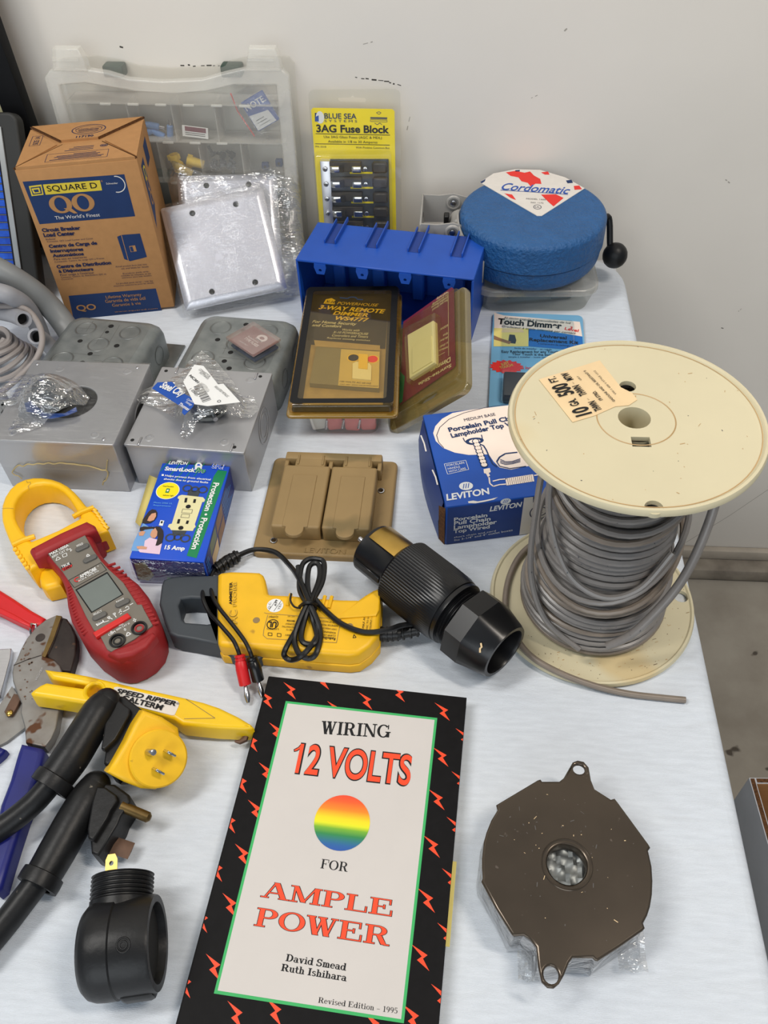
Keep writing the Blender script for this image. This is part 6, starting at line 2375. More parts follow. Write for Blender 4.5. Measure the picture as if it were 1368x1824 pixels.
for x0, x1 in ((-.0412, -.0006), (.0010, .0404)):
    xc = (x0 + x1) / 2
    m = M('tan_plastic')
    ln = .0306
    m.prism(rrect(x0, -.0408, x1, ln, .0022, 4), .0066, .0220, bev=.0018)
    m.rbox((x0 + .009, ln - .004, .012), (x1 - .005, .044, .0212), .001, 1)
    m.rbox((x0 + .011, ln + .001, .0208), (x0 + .0125, .043, .0224), .0004, 1)
    m.rbox((x1 - .008, ln + .001, .0208), (x1 - .0065, .043, .0224), .0004, 1)
    tabp = [(xc - .0105, .018), (xc - .0105, -.0405), (xc - .0075, -.0408), (xc - .0075, -.044)] + [(xc + .0075 * cos(a), -.044 - .0065 * sin(a)) for a in [radians(q) for q in range(165, 0, -15)]] + [(xc + .0075, -.044), (xc + .0075, -.0408), (xc + .0105, -.0405), (xc + .0105, .018)]
    m.prism(tabp, .0195, .0227, bev=.0006)
    m.build('flap_lid', dc)

# ---------------------------------------------------------------- GFCI carton
W = at(-.2177, .4410, 0, .3) @ Matrix.Rotation(radians(2.4), 4, 'Y')
gf = place('product_carton', 'blue and green receptacle carton in clear wrap in front of the right pull box', 'carton', W @ Matrix.Translation((0, 0, .0012)))
W = MW[gf.name]
w, l, h = .0590, .1050, .0305
m = M('gfci_blue')
m.rbox((-w / 2, -l / 2, 0), (w / 2, l / 2, h), .0009, 2)
Zs = lambda pts: zp(220, 800, .1462, pts)
Z1 = lambda a, b: Zs([(a, b)])[0]
ik = PInk(m, W, h)
gx = trace(W, Zs([(1125, 230), (1250, 245), (905, 1330), (790, 1310)]), h)
x1 = w / 2 - .001
ik.pp(Zs([(1150, 255), (1262, 270), (890, 1330), (770, 1300), (1100, 330)]), 'gfci_green', 1)
ik.tp('LEVITON', Z1(548, 188), Z1(772, 196), Z1(562, 154), 'white_print', .03, .2)
c = ik.h(Z1(690, 132))
ik.disc(c[0], c[1], .0028, 'white_print', 3)
ik.line([(c[0] - .001, c[1] - .001), (c[0] + .001, c[1] + .001)], .0006, 'gfci_blue', 4)
ik.tp('SmartLock', Z1(500, 262), Z1(870, 284), Z1(514, 218), 'white_print', .04)
ik.pp(Zs([(868, 250), (872, 200), (885, 180), (900, 168), (925, 165), (950, 180), (962, 200), (948, 258)]), 'white_print', 2)
ik.pp(Zs([(896, 205), (902, 188), (925, 184), (940, 205)]), 'gfci_blue', 3)
ik.tp('Pro', Z1(872, 285), Z1(990, 296), Z1(890, 232), 'gfci_green', .04, .15, 6, outline='white_print', ow=.03)
ik.tp('GFCI', Z1(1062, 230), Z1(1218, 246), Z1(1078, 170), 'gfci_blue', .02, .1, 5, outline='white_print', ow=.045)
for (a, b) in (((620, 80), (450, 270)), ((850, 110), (620, 400)), ((930, 110), (720, 400)), ((1000, 160), (860, 330)), ((760, 95), (560, 330))):
    ik.pl(Zs([a, b]), .0007, 'gfci_green', 1)
ik.pp(Zs([(468, 306), (494, 308), (490, 330), (464, 328)]), 'white_print', 2)
ik.tp('Helps protect from electrical', Z1(504, 336), Z1(1060, 386), Z1(508, 314), 'white_print', .02)
ik.tp('shocks due to ground faults', Z1(490, 376), Z1(1030, 422), Z1(496, 354), 'white_print', .02)
c = ik.h(Z1(540, 508))
ik.disc(c[0], c[1], .0098, 'white_print', 2)
ik.disc(c[0], c[1], .0092, 'bright_yellow', 3)
ik.tp('Dual-Function', Z1(480, 462), Z1(610, 470), Z1(480, 446), 'ink_black', .01)
ik.tp('Indicator Light', Z1(480, 572), Z1(610, 580), Z1(480, 556), 'ink_black', .01)
ik.pp(Zs([(528, 482), (570, 486), (552, 538), (508, 534)]), 'gfci_green', 4)
ik.pp(Zs([(535, 498), (556, 500), (546, 522), (525, 520)]), 'cream_print', 5)
ik.tp('Meets 2006 UL', Z1(368, 662), Z1(596, 676), Z1(374, 646), 'gfci_pale', .01)
ik.tp('Requirements', Z1(364, 694), Z1(574, 708), Z1(370, 678), 'gfci_pale', .01)
# two people pictured on the carton
ik.pp(Zs([(240, 900), (280, 930), (330, 960), (360, 940), (375, 1020), (340, 1180), (250, 1250), (90, 1240), (130, 1120), (190, 1000)]), 'shirt_print', 2)
ik.pp(Zs([(280, 800), (310, 760), (350, 735), (395, 745), (415, 780), (408, 830), (380, 870), (330, 905), (290, 910), (250, 910), (225, 905), (235, 860)]), 'hair_print', 3)
ik.pp(Zs([(345, 790), (395, 780), (398, 820), (370, 870), (320, 885), (290, 875), (310, 830)]), 'skin_print', 4)
ik.pp(Zs([(200, 960), (250, 945), (290, 950), (380, 950), (380, 970), (260, 985), (230, 1005), (200, 1000)]), 'hair_print', 4)
ik.pp(Zs([(185, 1020), (230, 1000), (270, 1010), (240, 1060), (190, 1060)]), 'skin_print', 4)
ik.pp(Zs([(260, 1120), (320, 1080), (430, 1110), (470, 1150), (440, 1285), (200, 1260), (180, 1230), (250, 1190)]), 'pink_print', 3)
ik.pp(Zs([(355, 970), (400, 945), (450, 950), (485, 1000), (490, 1060), (470, 1150), (420, 1180), (390, 1180), (420, 1080), (400, 1010)]), 'hair_print', 4)
ik.pp(Zs([(345, 1000), (390, 965), (415, 1010), (410, 1060), (385, 1090), (345, 1085), (325, 1050)]), 'skin_print', 5)
ik.pp(Zs([(160, 1190), (230, 1185), (290, 1200), (280, 1225), (170, 1220)]), 'skin_print', 5)
ik.pp(Zs([(452, 868), (498, 875), (478, 940), (430, 932)]), 'white_print', 3)
ik.pp(Zs([(460, 880), (482, 884), (474, 910), (452, 906)]), 'ink_black', 4)
# pictured receptacle
ik.pp(Zs([(790, 500), (935, 520), (905, 590), (775, 575)]), 'probe_slate', 2)
for (a, b, r) in ((778, 478, .0042), (870, 490, .0034), (968, 496, .0042), (570, 1080, .0042), (660, 1075, .0034), (755, 1090, .0042)):
    c = ik.h(Z1(a, b))
    ik.ring(c[0], c[1], r, .0014, 'probe_slate', 2, n=16)
ik.pp(Zs([(590, 985), (770, 1000), (740, 1050), (600, 1040)]), 'probe_slate', 2)
ik.pp(Zs([(712, 560), (970, 590), (995, 620), (985, 645), (960, 650), (870, 920), (880, 950), (860, 970), (845, 1000), (580, 990), (565, 965), (540, 950), (555, 920), (590, 910), (680, 615), (658, 600), (670, 575)]), 'ivory', 3)
for (a, b) in (((766, 600), (756, 655)), ((872, 615), (862, 660)), ((680, 858), (666, 912)), ((786, 876), (772, 916))):
    ik.pl(Zs([a, b]), .0020, 'ink_black', 5)
for (a, b) in ((790, 705), (700, 965)):
    c = ik.h(Z1(a, b))
    ik.disc(c[0], c[1], .0021, 'ink_black', 5, n=16)
for q in (((722, 735), (842, 742), (832, 788), (708, 780)), ((712, 796), (808, 802), (798, 842), (698, 836))):
    ik.pl(Zs([*q, q[0]]), .0003, 'ink_grey', 5)
ik.tp('Protection • Protección', Z1(1152, 412), Z1(868, 1226), Z1(1098, 404), 'white_print', .04) if False else None
a, b = Vector(ik.h(Z1(1102, 412))), Vector(ik.h(Z1(826, 1222)))
d = b - a
ik.text('Protection • Protección', a.x, a.y, .0046, 'white_print', 'l', d.length, .03, 0, math.degrees(atan2(d.y, d.x)), 4)
ik.tp('15 Amp', Z1(498, 1222), Z1(742, 1238), Z1(510, 1176), 'white_print', .04)
# right side face
ik = Ink(m, frame((w / 2, 0, 0), (0, 1, 0), (0, 0, 1)), z=.0001)
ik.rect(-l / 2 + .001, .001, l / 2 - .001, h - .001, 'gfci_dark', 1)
for (y0, z0, y1, z1, cc) in ((-.012, .016, .010, .028, 'brown_print'), (-.036, .016, -.015, .028, 'olive_print'), (-.012, .002, .010, .014, 'brown_print'), (-.036, .002, -.015, .014, 'old_label')):
    ik.poly([(y0, z0), (y1, z0), (y1 + .002, z1), (y0 + .002, z1)], cc, 2)
for k in range(6):
    ik.rect(.014, .004 + k * .004, .044 - (k % 3) * .006, .0052 + k * .004, 'gfci_pale', 2)
    ik.rect(-l / 2 + .004, .004 + k * .004, -.040 - (k % 2) * .002, .0052 + k * .004, 'gfci_pale', 2)
ik = Ink(m, frame((0, -l / 2, 0), (1, 0, 0), (0, 0, 1)), z=.0001)
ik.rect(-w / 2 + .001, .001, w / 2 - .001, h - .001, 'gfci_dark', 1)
ik.poly([(-.028, .004), (-.020, .002), (-.014, .010), (-.018, .026), (-.027, .024)], 'olive_print', 2)
ik.rect(-.004, .002, .006, .008, 'gfci_green', 2)
m.build('carton_body', gf)
m = M('film')
m.grid(12, 6, lambda u, v: (-w / 2 + w * u, -l / 2 - .0012 - .004 * sin(pi * v) * (.6 + .4 * sin(7 * u)), .001 + (h - .001) * v))
m.build('wrap_film', gf)
a = P(266, 915, .030)
W2 = frame(P(250, 925, .004), P(277, 850, .03) - P(250, 925, .004), (0, 0, 1))
m = M('note_yellow')
q = [P(268, 848, .020), P(279, 853, .024), P(248, 935, .020), P(240, 925, .016)]
o_ = P(258, 890, .0)
q = [P(266, 846, .016), P(280, 852, .018), P(252, 940, .010), P(241, 930, .002)]
inv = MW[gf.name].inverted()
m.add([inv @ v for v in (q[0], q[1], q[2], q[3])], [(0, 3, 2, 1)])
m.build('instruction_leaflet', gf, solid=.0004)

# ---------------------------------------------------------------- red and yellow clamp meter
o0 = P(170, 1060, 0)
W = at(o0.x, o0.y, 0, 34)
cm = place('clamp_meter', 'red and grey clamp meter with a yellow jaw lying at the left', 'clamp meter', W)
Zm = lambda pts: zp(0, 840, .2193, pts)
Z1 = lambda a, b: Zm([(a, b)])[0]
jz = .026
outer = trace(W, Zm([(240, 800), (190, 740), (140, 670), (98, 610), (62, 530), (30, 450), (12, 390), (8, 330), (12, 270), (35, 200), (75, 138), (130, 88), (200, 56), (270, 42), (340, 42), (420, 54), (490, 78), (550, 112), (600, 156), (645, 206), (690, 265), (740, 300), (790, 350), (840, 400), (880, 475), (790, 510), (500, 640), (300, 760)]), jz)
inner = trace(W, Zm([(255, 560), (218, 530), (172, 470), (140, 420), (118, 370), (112, 310), (120, 258), (145, 205), (185, 158), (235, 125), (290, 105), (350, 98), (410, 105), (465, 125), (515, 160), (555, 205), (600, 275), (645, 355), (650, 372), (470, 470)]), jz)
m = M('meter_yellow')
m.prism(outer, .002, jz, holes=[inner], bev=.003)
ik = PInk(m, W, jz)
for pl_ in ([(215, 75), (222, 92), (245, 85), (250, 100), (228, 118), (240, 150)], [(12, 302), (60, 298), (112, 300)]):
    ik.pl(Zm(pl_), .0003, 'tan_plastic', 2)
for (a, b, c, d_) in ((770, 300, 45, 90), (105, 620, 60, 110)):
    pass
m.build('jaw', cm)
for k in range(6):
    p = hit(W, *Z1(752 + k * 19, 300 + k * 28), jz)
    q = hit(W, *Z1(782 + k * 19, 318 + k * 28), jz)
    m = M('meter_yellow')
    m.tube([(p[0], p[1], jz), (q[0], q[1], jz - .001)], .0017, 8)
    m.build('grip_rib', cm)
    p = hit(W, *Z1(108 + k * 20, 632 + k * 30), jz)
    q = hit(W, *Z1(142 + k * 20, 622 + k * 30), jz)
    m = M('meter_yellow')
    m.tube([(p[0], p[1], jz - .001), (q[0], q[1], jz)], .0017, 8)
    m.build('grip_rib', cm)
for pl_ in ([(105, 600), (190, 560), (285, 530)], [(595, 372), (660, 335), (765, 295)]):
    m = M('meter_yellow')
    m.tube([(*p, jz + .0005) for p in trace(W, Zm(pl_), jz)], .0022, 8)
    m.build('jaw_band', cm)
m = M('meter_yellow')
m.prism(trace(W, Zm([(345, 735), (318, 875), (330, 930), (370, 960), (420, 950), (500, 930), (520, 860), (440, 760)]), .016), .001, .018, bev=.004)
m.build('trigger', cm)
bz = .034
m = M('meter_red')
m.prism(trace(W, Zm([(270, 690), (245, 640), (262, 620), (480, 510), (690, 400), (755, 420), (778, 455), (775, 480), (740, 505), (765, 570), (800, 640), (870, 715), (990, 790), (1110, 880), (1190, 980), (1250, 1090), (1285, 1190), (1290, 1270), (1260, 1360), (1190, 1440), (1110, 1490), (1020, 1525), (950, 1530), (860, 1510), (740, 1430), (630, 1310), (560, 1180), (530, 1060), (515, 930), (480, 830), (420, 745), (370, 690), (330, 685)]), bz), .002, bz, bev=.007)
m.prism(trace(W, Zm([(232, 636), (245, 612), (480, 490), (700, 392), (765, 425), (785, 465), (700, 500), (480, 600), (300, 690), (265, 690)]), bz + .003), bz - .012, bz + .003, bev=.004)
m.build('case', cm)
m = M('meter_red')
m.prism(trace(W, Zm([(870, 1480), (930, 1440), (1100, 1380), (1240, 1300), (1270, 1330), (1190, 1430), (1080, 1490), (960, 1515)]), bz + .002), bz - .006, bz + .003, bev=.003)
m.build('bottom_bumper', cm)
for k in range(17):
    t = k / 16
    for side in (0, 1):
        if side == 0:
            a_ = (535 + 120 * t ** 1.6 + 10, 940 + 380 * t)
            b_ = (a_[0] + 55, a_[1] - 30)
        else:
            a_ = (890 + 350 * t ** .8, 760 + 480 * t)
            b_ = (a_[0] + 45, a_[1] - 22)
            a_ = (a_[0] - 15, a_[1] + 4)
        p, q = hit(W, *Z1(*a_), bz), hit(W, *Z1(*b_), bz)
        m = M('meter_red')
        m.tube([(p[0], p[1], bz - .0005), (q[0], q[1], bz - .0012)], .0011, 6)
        m.build('grip_ridge', cm)
m = M('meter_red')
c = hit(W, *Z1(818, 595), .010)
m.rbox((c[0] - .006, c[1] - .004, .004), (c[0] + .006, c[1] + .005, .016), .002)
m.build('wrist_stub', cm)
gz = bz + .0012
m = M('meter_grey')
m.prism(trace(W, Zm([(388, 665), (690, 515), (760, 640), (820, 725), (880, 790), (1000, 900), (1115, 1080), (1150, 1078), (1172, 1125), (1238, 1245), (1218, 1262), (1090, 1360), (905, 1462), (868, 1440), (800, 1310), (760, 1285), (700, 1180), (610, 990), (560, 890), (500, 800), (430, 720)]), gz), bz - .001, gz, bev=.0005)
ik = PInk(m, W, gz)
ik.tp('MAX 1000A', Z1(412, 686), Z1(564, 608), Z1(404, 666), 'white_print', .02)
ik.tp('600V CAT III', Z1(428, 706), Z1(560, 640), Z1(420, 690), 'white_print', .01)
ik.pl(Zm([(455, 726), (495, 708), (466, 692), (455, 726)]), .0005, 'white_print', 2)
ik.pl(Zm([(506, 676), (540, 662), (546, 686), (514, 698), (506, 676)]), .0005, 'white_print', 2)
ik.pl(Zm([(560, 630), (586, 640)]), .0006, 'white_print', 2)
ik.pl(Zm([(572, 625), (576, 650)]), .0006, 'white_print', 2)
ik.pp(Zm([(498, 772), (570, 738), (588, 762), (584, 776), (516, 810), (500, 796)]), 'ink_black', 2)
ik.pp(Zm([(504, 790), (586, 756), (584, 776), (516, 810)]), 'switch_red', 3)
ik.tp('TRUE', Z1(506, 788), Z1(572, 758), Z1(500, 770), 'white_print', .02, 0, 5)
ik.tp('RMS', Z1(522, 804), Z1(580, 776), Z1(518, 792), 'ink_black', .02, 0, 5)
ik.tp('HOLD', Z1(628, 616), Z1(680, 592), Z1(620, 602), 'white_print', .02)
ik.pl(Zm([(704, 694), (732, 684), (710, 672), (704, 694)]), .0007, 'white_print', 2)
ik.pl(Zm([(558, 884), (820, 740), (866, 800), (605, 945), (558, 884)]), .0004, 'ink_black', 2)
ik.tp('AMPROBE', Z1(656, 870), Z1(790, 800), Z1(648, 846), 'white_print', .03)
ik.tp('®', Z1(795, 778), Z1(806, 772), Z1(792, 768), 'white_print')
c = ik.h(Z1(628, 878))
ik.ring(c[0], c[1], .0024, .0009, 'switch_red', 3, a0=.8, a1=5.6)
ik.tp('ACD-6 TRMS Pro', Z1(640, 900), Z1(806, 812), Z1(634, 888), 'white_print', .01)
ik.tp('SELECT', Z1(762, 1172), Z1(832, 1140), Z1(756, 1158), 'white_print', .01)
ik.tp('RANGE', Z1(950, 1070), Z1(1012, 1040), Z1(944, 1056), 'white_print', .01)
ik.pp(Zm([(778, 1240), (838, 1205), (848, 1222), (790, 1256)]), 'white_print', 2)
ik.tp('OFF', Z1(792, 1246), Z1(838, 1222), Z1(786, 1234), 'ink_black', .02, 0, 4)
for pts in ([(845, 1225), (885, 1212)], [(872, 1186), (892, 1176), (890, 1200), (872, 1186)], [(895, 1190), (915, 1200)], [(918, 1155), (938, 1148), (934, 1170), (918, 1155)], [(935, 1170), (945, 1185)], [(966, 1150), (978, 1132), (990, 1140)], [(970, 1128), (985, 1120)], [(1020, 1110), (1030, 1095), (1044, 1098), (1046, 1112)], [(1000, 1140), (1050, 1115), (1046, 1100)], [(1055, 1085), (1082, 1070)], [(975, 1162), (990, 1150)]):
    ik.pl(Zm(pts), .0006, 'white_print', 2)
ik.tp('MAX', Z1(972, 1262), Z1(1008, 1244), Z1(968, 1250), 'white_print', .01)
ik.tp('600V CAT III', Z1(950, 1296), Z1(1056, 1240), Z1(944, 1284), 'white_print', .01)
ik.tp('COM', Z1(886, 1340), Z1(942, 1308), Z1(880, 1324), 'white_print', .02)
for (a, b) in ((1094, 1208), (1016, 1284), (905, 1306)):
    k_ = 13 if a == 1094 else 9
    ik.pl(Zm([(a - k_, b + k_ * .5), (a + k_, b - k_ * .5)]), .0008, 'white_print', 2)
    ik.pl(Zm([(a - k_ * .5, b - k_), (a + k_ * .5, b + k_)]), .0008, 'white_print', 2)
ik.pl(Zm([(1026, 1340), (1066, 1320), (1036, 1306), (1026, 1340)]), .0007, 'white_print', 2)
m.build('front_panel', cm)
m = M('hole_dark')
m.prism(trace(W, Zm([(612, 960), (872, 815), (1004, 998), (742, 1150)]), gz), gz, gz + .0002)
m.use('meter_lcd')
m.prism(trace(W, Zm([(628, 966), (872, 832), (992, 1000), (748, 1140)]), gz), gz + .0002, gz + .0005)
m.build('display', cm)
for (a, b) in (((628, 644), (716, 604)), ((690, 736), (780, 694)), ((766, 1202), (860, 1158)), ((952, 1096), (1046, 1052))):
    p, q = hit(W, *Z1(*a), gz), hit(W, *Z1(*b), gz)
    d = (Vector(q) - Vector(p))
    T = Matrix.Translation(((p[0] + q[0]) / 2, (p[1] + q[1]) / 2, gz)) @ Matrix.Rotation(atan2(d.y, d.x), 4, 'Z')
    m = M('button_grey')
    m.prism(rrect(-d.length / 2 - .001, -.0022, d.length / 2 + .001, .0026, .0022), -.0005, .0018, T, bev=.0008)
    m.build('button', cm)
m = M('switch_red')
m.prism(trace(W, Zm([(752, 1308), (890, 1228), (1035, 1145), (1062, 1178), (920, 1262), (780, 1348)]), gz + .002), gz - .0005, gz + .0022, bev=.0008)
m.build('slide_switch', cm)
for (a, b, col) in (((955, 1376), 0, 'plastic_black'), ((1132, 1274), 0, 'meter_red')):
    p = hit(W, *Z1(*a), gz)
    m = M('plastic_black')
    T = xf((p[0], p[1], gz))
    m.lathe([(.0058, 0), (.0058, .0012), (.0045, .0014), (.0040, .0002), (.0040, -.004), (0, -.004)], 24, T)
    m.use(col).lathe([(.0034, -.003), (.0034, .0006), (.0022, .0006), (.0020, -.003)], 20, T)
    m.build('socket', cm)

# ---------------------------------------------------------------- yellow ammeter probe with coiled lead
o0 = P(530, 1100, 0)
W = at(o0.x, o0.y, 0, -3)
ap = place('ammeter_probe', 'yellow clamp-on ammeter probe with a slate jaw and a coiled black lead', 'ammeter probe', W)
Zp = lambda pts: zp(370, 1000, .2778, pts)
Z1 = lambda a, b: Zp([(a, b)])[0]
pz = .024
Zj = lambda pts: zp(270, 780, .5044, pts)
m = M('probe_slate')
jo = Zj([(34, 520), (42, 500), (70, 490), (120, 485), (240, 484), (240, 730), (150, 712), (90, 702), (62, 690), (45, 650), (26, 585)])
jh = Zj([(95, 592), (104, 568), (138, 564), (172, 566), (226, 566), (226, 650), (196, 656), (120, 650), (108, 640)])
m.prism(trace(W, jo, pz - .004), .001, pz - .004, holes=[trace(W, jh, pz - .004)], bev=.002)
m.prism(trace(W, Zj([(240, 735), (330, 742), (386, 748), (396, 775), (370, 795), (310, 790), (262, 765)]), .010), .001, .012, bev=.002)
m.build('jaw', ap)
m = M('probe_yellow')
body = trace(W, Zp([(62, 80), (85, 66), (150, 58), (250, 60), (330, 64), (355, 80), (368, 110), (386, 200), (400, 206), (540, 212), (700, 228), (850, 238), (965, 240), (1000, 215), (1060, 178), (1090, 168), (1112, 185), (1108, 300), (1095, 475), (1040, 540), (965, 590), (900, 598), (680, 582), (500, 565), (350, 552), (180, 545), (80, 535), (62, 515), (58, 300)]), pz)
m.prism(body, .0105, pz, bev=.0035)
m.prism([(x * 1.008, y * 1.02) for x, y in body], .001, .0100, bev=.001)
ik = PInk(m, W, pz)
a, b = Z1(186, 402), Z1(190, 300)
ik.tp('AC', Z1(188, 402), Z1(188, 312), Z1(140, 402), 'probe_yellow', .0, 0, 6, outline='ink_grey', ow=.02)
ik.tp('AMMETER', Z1(156, 278), Z1(158, 134), Z1(138, 278), 'ink_black', .02)
ik.tp('PROBE', Z1(184, 290), Z1(186, 136), Z1(162, 290), 'probe_yellow', .0, 0, 6, outline='ink_grey', ow=.02)
c = ik.h(Z1(432, 284))
ik.disc(c[0], c[1], .0062, 'white_print', 2)
for dx in (-.002, .002):
    ik.line([(c[0] + dx - .0018, c[1] - .0052), (c[0] + dx + .0018, c[1] + .0052)], .0003, 'ink_black', 3)
ik.tp('Q.C.', Z1(400, 305), Z1(408, 262), Z1(386, 302), 'ink_black', .0, 0, 3)
ik.tp('A99', Z1(440, 290), Z1(450, 248), Z1(426, 286), 'ink_black', .02, 0, 3)
ik.tp('TEC', Z1(462, 312), Z1(478, 268), Z1(450, 306), 'ink_black', .0, 0, 3)
ik.pl(Zp([(362, 330), (380, 335), (855, 372), (826, 522), (820, 522), (380, 496), (356, 475), (360, 440), (385, 345)]), .0004, 'tan_plastic', 2)
for c_ in ((312, 378), (910, 416)):
    c = ik.h(Z1(*c_))
    ik.disc(c[0], c[1], .0026, 'tan_plastic', 2)
c = ik.h(Z1(416, 404))
ik.ring(c[0], c[1], .0044, .0007, 'ink_black', 2)
ik.tp('UL', Z1(445, 390), Z1(392, 388), Z1(444, 424), 'ink_black', .03)
ik.tp('LISTED', Z1(455, 432), Z1(380, 428), Z1(454, 442), 'ink_black')
ik.tp('EQUIPMENT', Z1(452, 352), Z1(392, 350), Z1(451, 364), 'ink_black')
ik.pl(Zp([(388, 458), (412, 460), (412, 478), (388, 476), (388, 458)]), .0004, 'ink_black', 2)
ik.pl(Zp([(446, 462), (470, 464), (470, 484), (446, 482), (446, 462)]), .0004, 'ink_black', 2)
for t, a, b, c_ in (('RadioShack', (820, 492), (716, 480), (818, 508), ), ('CLAMP-ON', (822, 474), (740, 466), (820, 486)), ('WARNING', (824, 455), (740, 446), (822, 467)), ('CURRENT CARRYING CONDUCTOR', (830, 434), (700, 420), (828, 444)), ('AMMETER PROBE', (836, 412), (720, 400), (834, 422)), ('TO RISK OF SHOCK READ', (846, 392), (700, 376), (844, 402)),
                    ('DISCONNECTING', (560, 420), (478, 414), (558, 430)), ('EXPOSE TO', (565, 440), (505, 434), (563, 450)), ('EQUIPMENT', (560, 400), (500, 396), (558, 410)), ('REMOVE FROM', (560, 380), (510, 376), (558, 390)), ('22-601', (555, 472), (500, 468), (553, 484)), ('CAT. NO.', (560, 352), (512, 350), (558, 360))):
    ik.tp(t, Z1(*a), Z1(*b), Z1(*c_), 'ink_black', .02 if t[0] == 'R' else 0)
ik.tp('MAX AC 300 A', Z1(1004, 430), Z1(1018, 296), Z1(990, 428), 'ink_black')
ik.tp('VAC TO GROUND CAT II', Z1(1026, 440), Z1(1046, 250), Z1(1014, 438), 'ink_black')
ik.tp('INPUT/OUTPUT: 1 mA = 2 A', Z1(1044, 470), Z1(1064, 306), Z1(1032, 468), 'ink_black')
ik.pl(Zp([(932, 492), (952, 488), (938, 470), (932, 492)]), .0005, 'ink_black', 2)
m.build('case', ap)
for k in range(7):
    p = hit(W, *Z1(520 + k * 44 + 8, 232 + k * 2.5), pz)
    if 560 < 520 + k * 44 < 700:
        continue
    m = M('probe_yellow')
    m.tube([(p[0], p[1] + .003, pz + .0002), (p[0] - .0005, p[1] - .008, pz + .0002)], .0015, 8)
    m.build('grip_rib', ap)
m = M('probe_yellow')
m.prism(trace(W, Zp([(815, 358), (965, 246), (1085, 172), (1108, 188), (1100, 300), (1080, 340)]), pz + .003), pz - .002, pz + .0014, bev=.0012)
m.build('thumb_ramp', ap)
Wi = W.inverted()
m = M('cord_black')
b0 = TP([(668, 1128, .010), (690, 1130, .011), (715, 1128, .012), (746, 1122, .014)])
m.tube([Wi @ p for p in spline(b0, 6)], [.0052] * 6 + [.0048] * 6 + [.0040] * 7, 12)
for k in range(9):
    t = k / 8
    p = spline(b0, 8)[int(t * 23)]
    d = (b0[-1] - b0[0]).normalized()
    T = (d.to_track_quat('Z', 'Y').to_matrix().to_4x4())
    T.translation = Wi @ p
    m.lathe([(.0045, -.0006), (.0062 - .001 * t, -.0006), (.0062 - .001 * t, .0006), (.0045, .0006)], 14, T)
m.build('strain_relief', ap)
lz = pz + .0024


def lead(pts, r=.0021, name='lead', n=8, ps=None):
    m = M('cord_black')
    m.tube([Wi @ p for p in spline(TP(pts), n)], r, 8)
    return m.build(name, ap)


lead([(746, 1122, .014), (742, 1112, .018), (715, 1114, .022), (690, 1122, .0262), (650, 1126, lz), (610, 1112, lz), (580, 1088, lz), (562, 1068, lz + .001)])
Zq2 = lambda a, b, z=lz: (*Z1(a, b), z)
lead([Zq2(700, 300), Zq2(650, 285), Zq2(590, 180), Zq2(600, 40, lz), Zq2(640, -10), Zq2(700, -15), Zq2(745, 10), Zq2(735, 130), Zq2(670, 260, lz + .002), Zq2(590, 400), Zq2(500, 560), Zq2(495, 610, .022), Zq2(540, 632, .020), Zq2(610, 600), Zq2(690, 500), Zq2(705, 420), Zq2(660, 280, lz + .003), Zq2(595, 120), Zq2(580, 30)])
lead([Zq2(660, 270, lz + .004), Zq2(640, 150, lz + .002), Zq2(650, 40), Zq2(690, 10), Zq2(718, 40), Zq2(710, 130), Zq2(655, 270, lz + .004), Zq2(620, 380, lz + .002), Zq2(600, 480), Zq2(620, 525), Zq2(680, 530), Zq2(700, 480), Zq2(680, 390), Zq2(655, 290, lz + .005)])
lead([Zq2(640, 265, lz + .006), Zq2(580, 400, lz + .003), Zq2(555, 500), Zq2(585, 590, .024), Zq2(650, 622, .021), Zq2(700, 580, .024), Zq2(720, 440), Zq2(650, 260, lz + .006), Zq2(585, 110), Zq2(520, 20, .012), Zq2(430, -60, .008), Zq2(300, -75, .006), Zq2(200, -40, .007)])
m = M('cord_black')
m.tube([Wi @ p for p in spline(TP([(*Z1(590, 290), lz + .003), (*Z1(620, 268), lz + .0085), (*Z1(660, 262), lz + .0095), (*Z1(695, 280), lz + .004)]), 6)], .0014, 8)
m.tube([Wi @ p for p in spline(TP([(*Z1(595, 300), lz + .003), (*Z1(555, 290), lz + .002), (*Z1(530, 250), lz + .002), (*Z1(535, 205), lz + .003)]), 6)], .0008, 6)
m.build('twist_tie', ap)
sl = TP([(426, 988, .007), (405, 998, .007), (384, 1014, .007)])
m = M('cord_black')
m.tube([Wi @ p for p in sl], [.0038, .0046, .0042], 12)
d = (sl[2] - sl[0]).normalized()
for k in range(5):
    T = d.to_track_quat('Z', 'Y').to_matrix().to_4x4()
    T.translation = Wi @ (sl[0] + (sl[2] - sl[0]) * (.12 + .19 * k))
    m.lathe([(.0035, -.001), (.0054, -.0008), (.0054, .0008), (.0035, .001)], 12, T)
m.build('split_sleeve', ap)
lead([(384, 1014, .007), (366, 1036, .008), (361, 1062, .0225), (372, 1090, .0235), (386, 1106, .027), (400, 1122, .0275), (415, 1140, .0275), (423, 1156, .027), (427, 1168, .0235)], .0016)
lead([(386, 1010, .007), (375, 1030, .010), (378, 1060, .0225), (390, 1082, .026), (404, 1100, .0275), (420, 1120, .0275), (436, 1142, .0275), (445, 1160, .027), (449, 1172, .0235)], .0016)
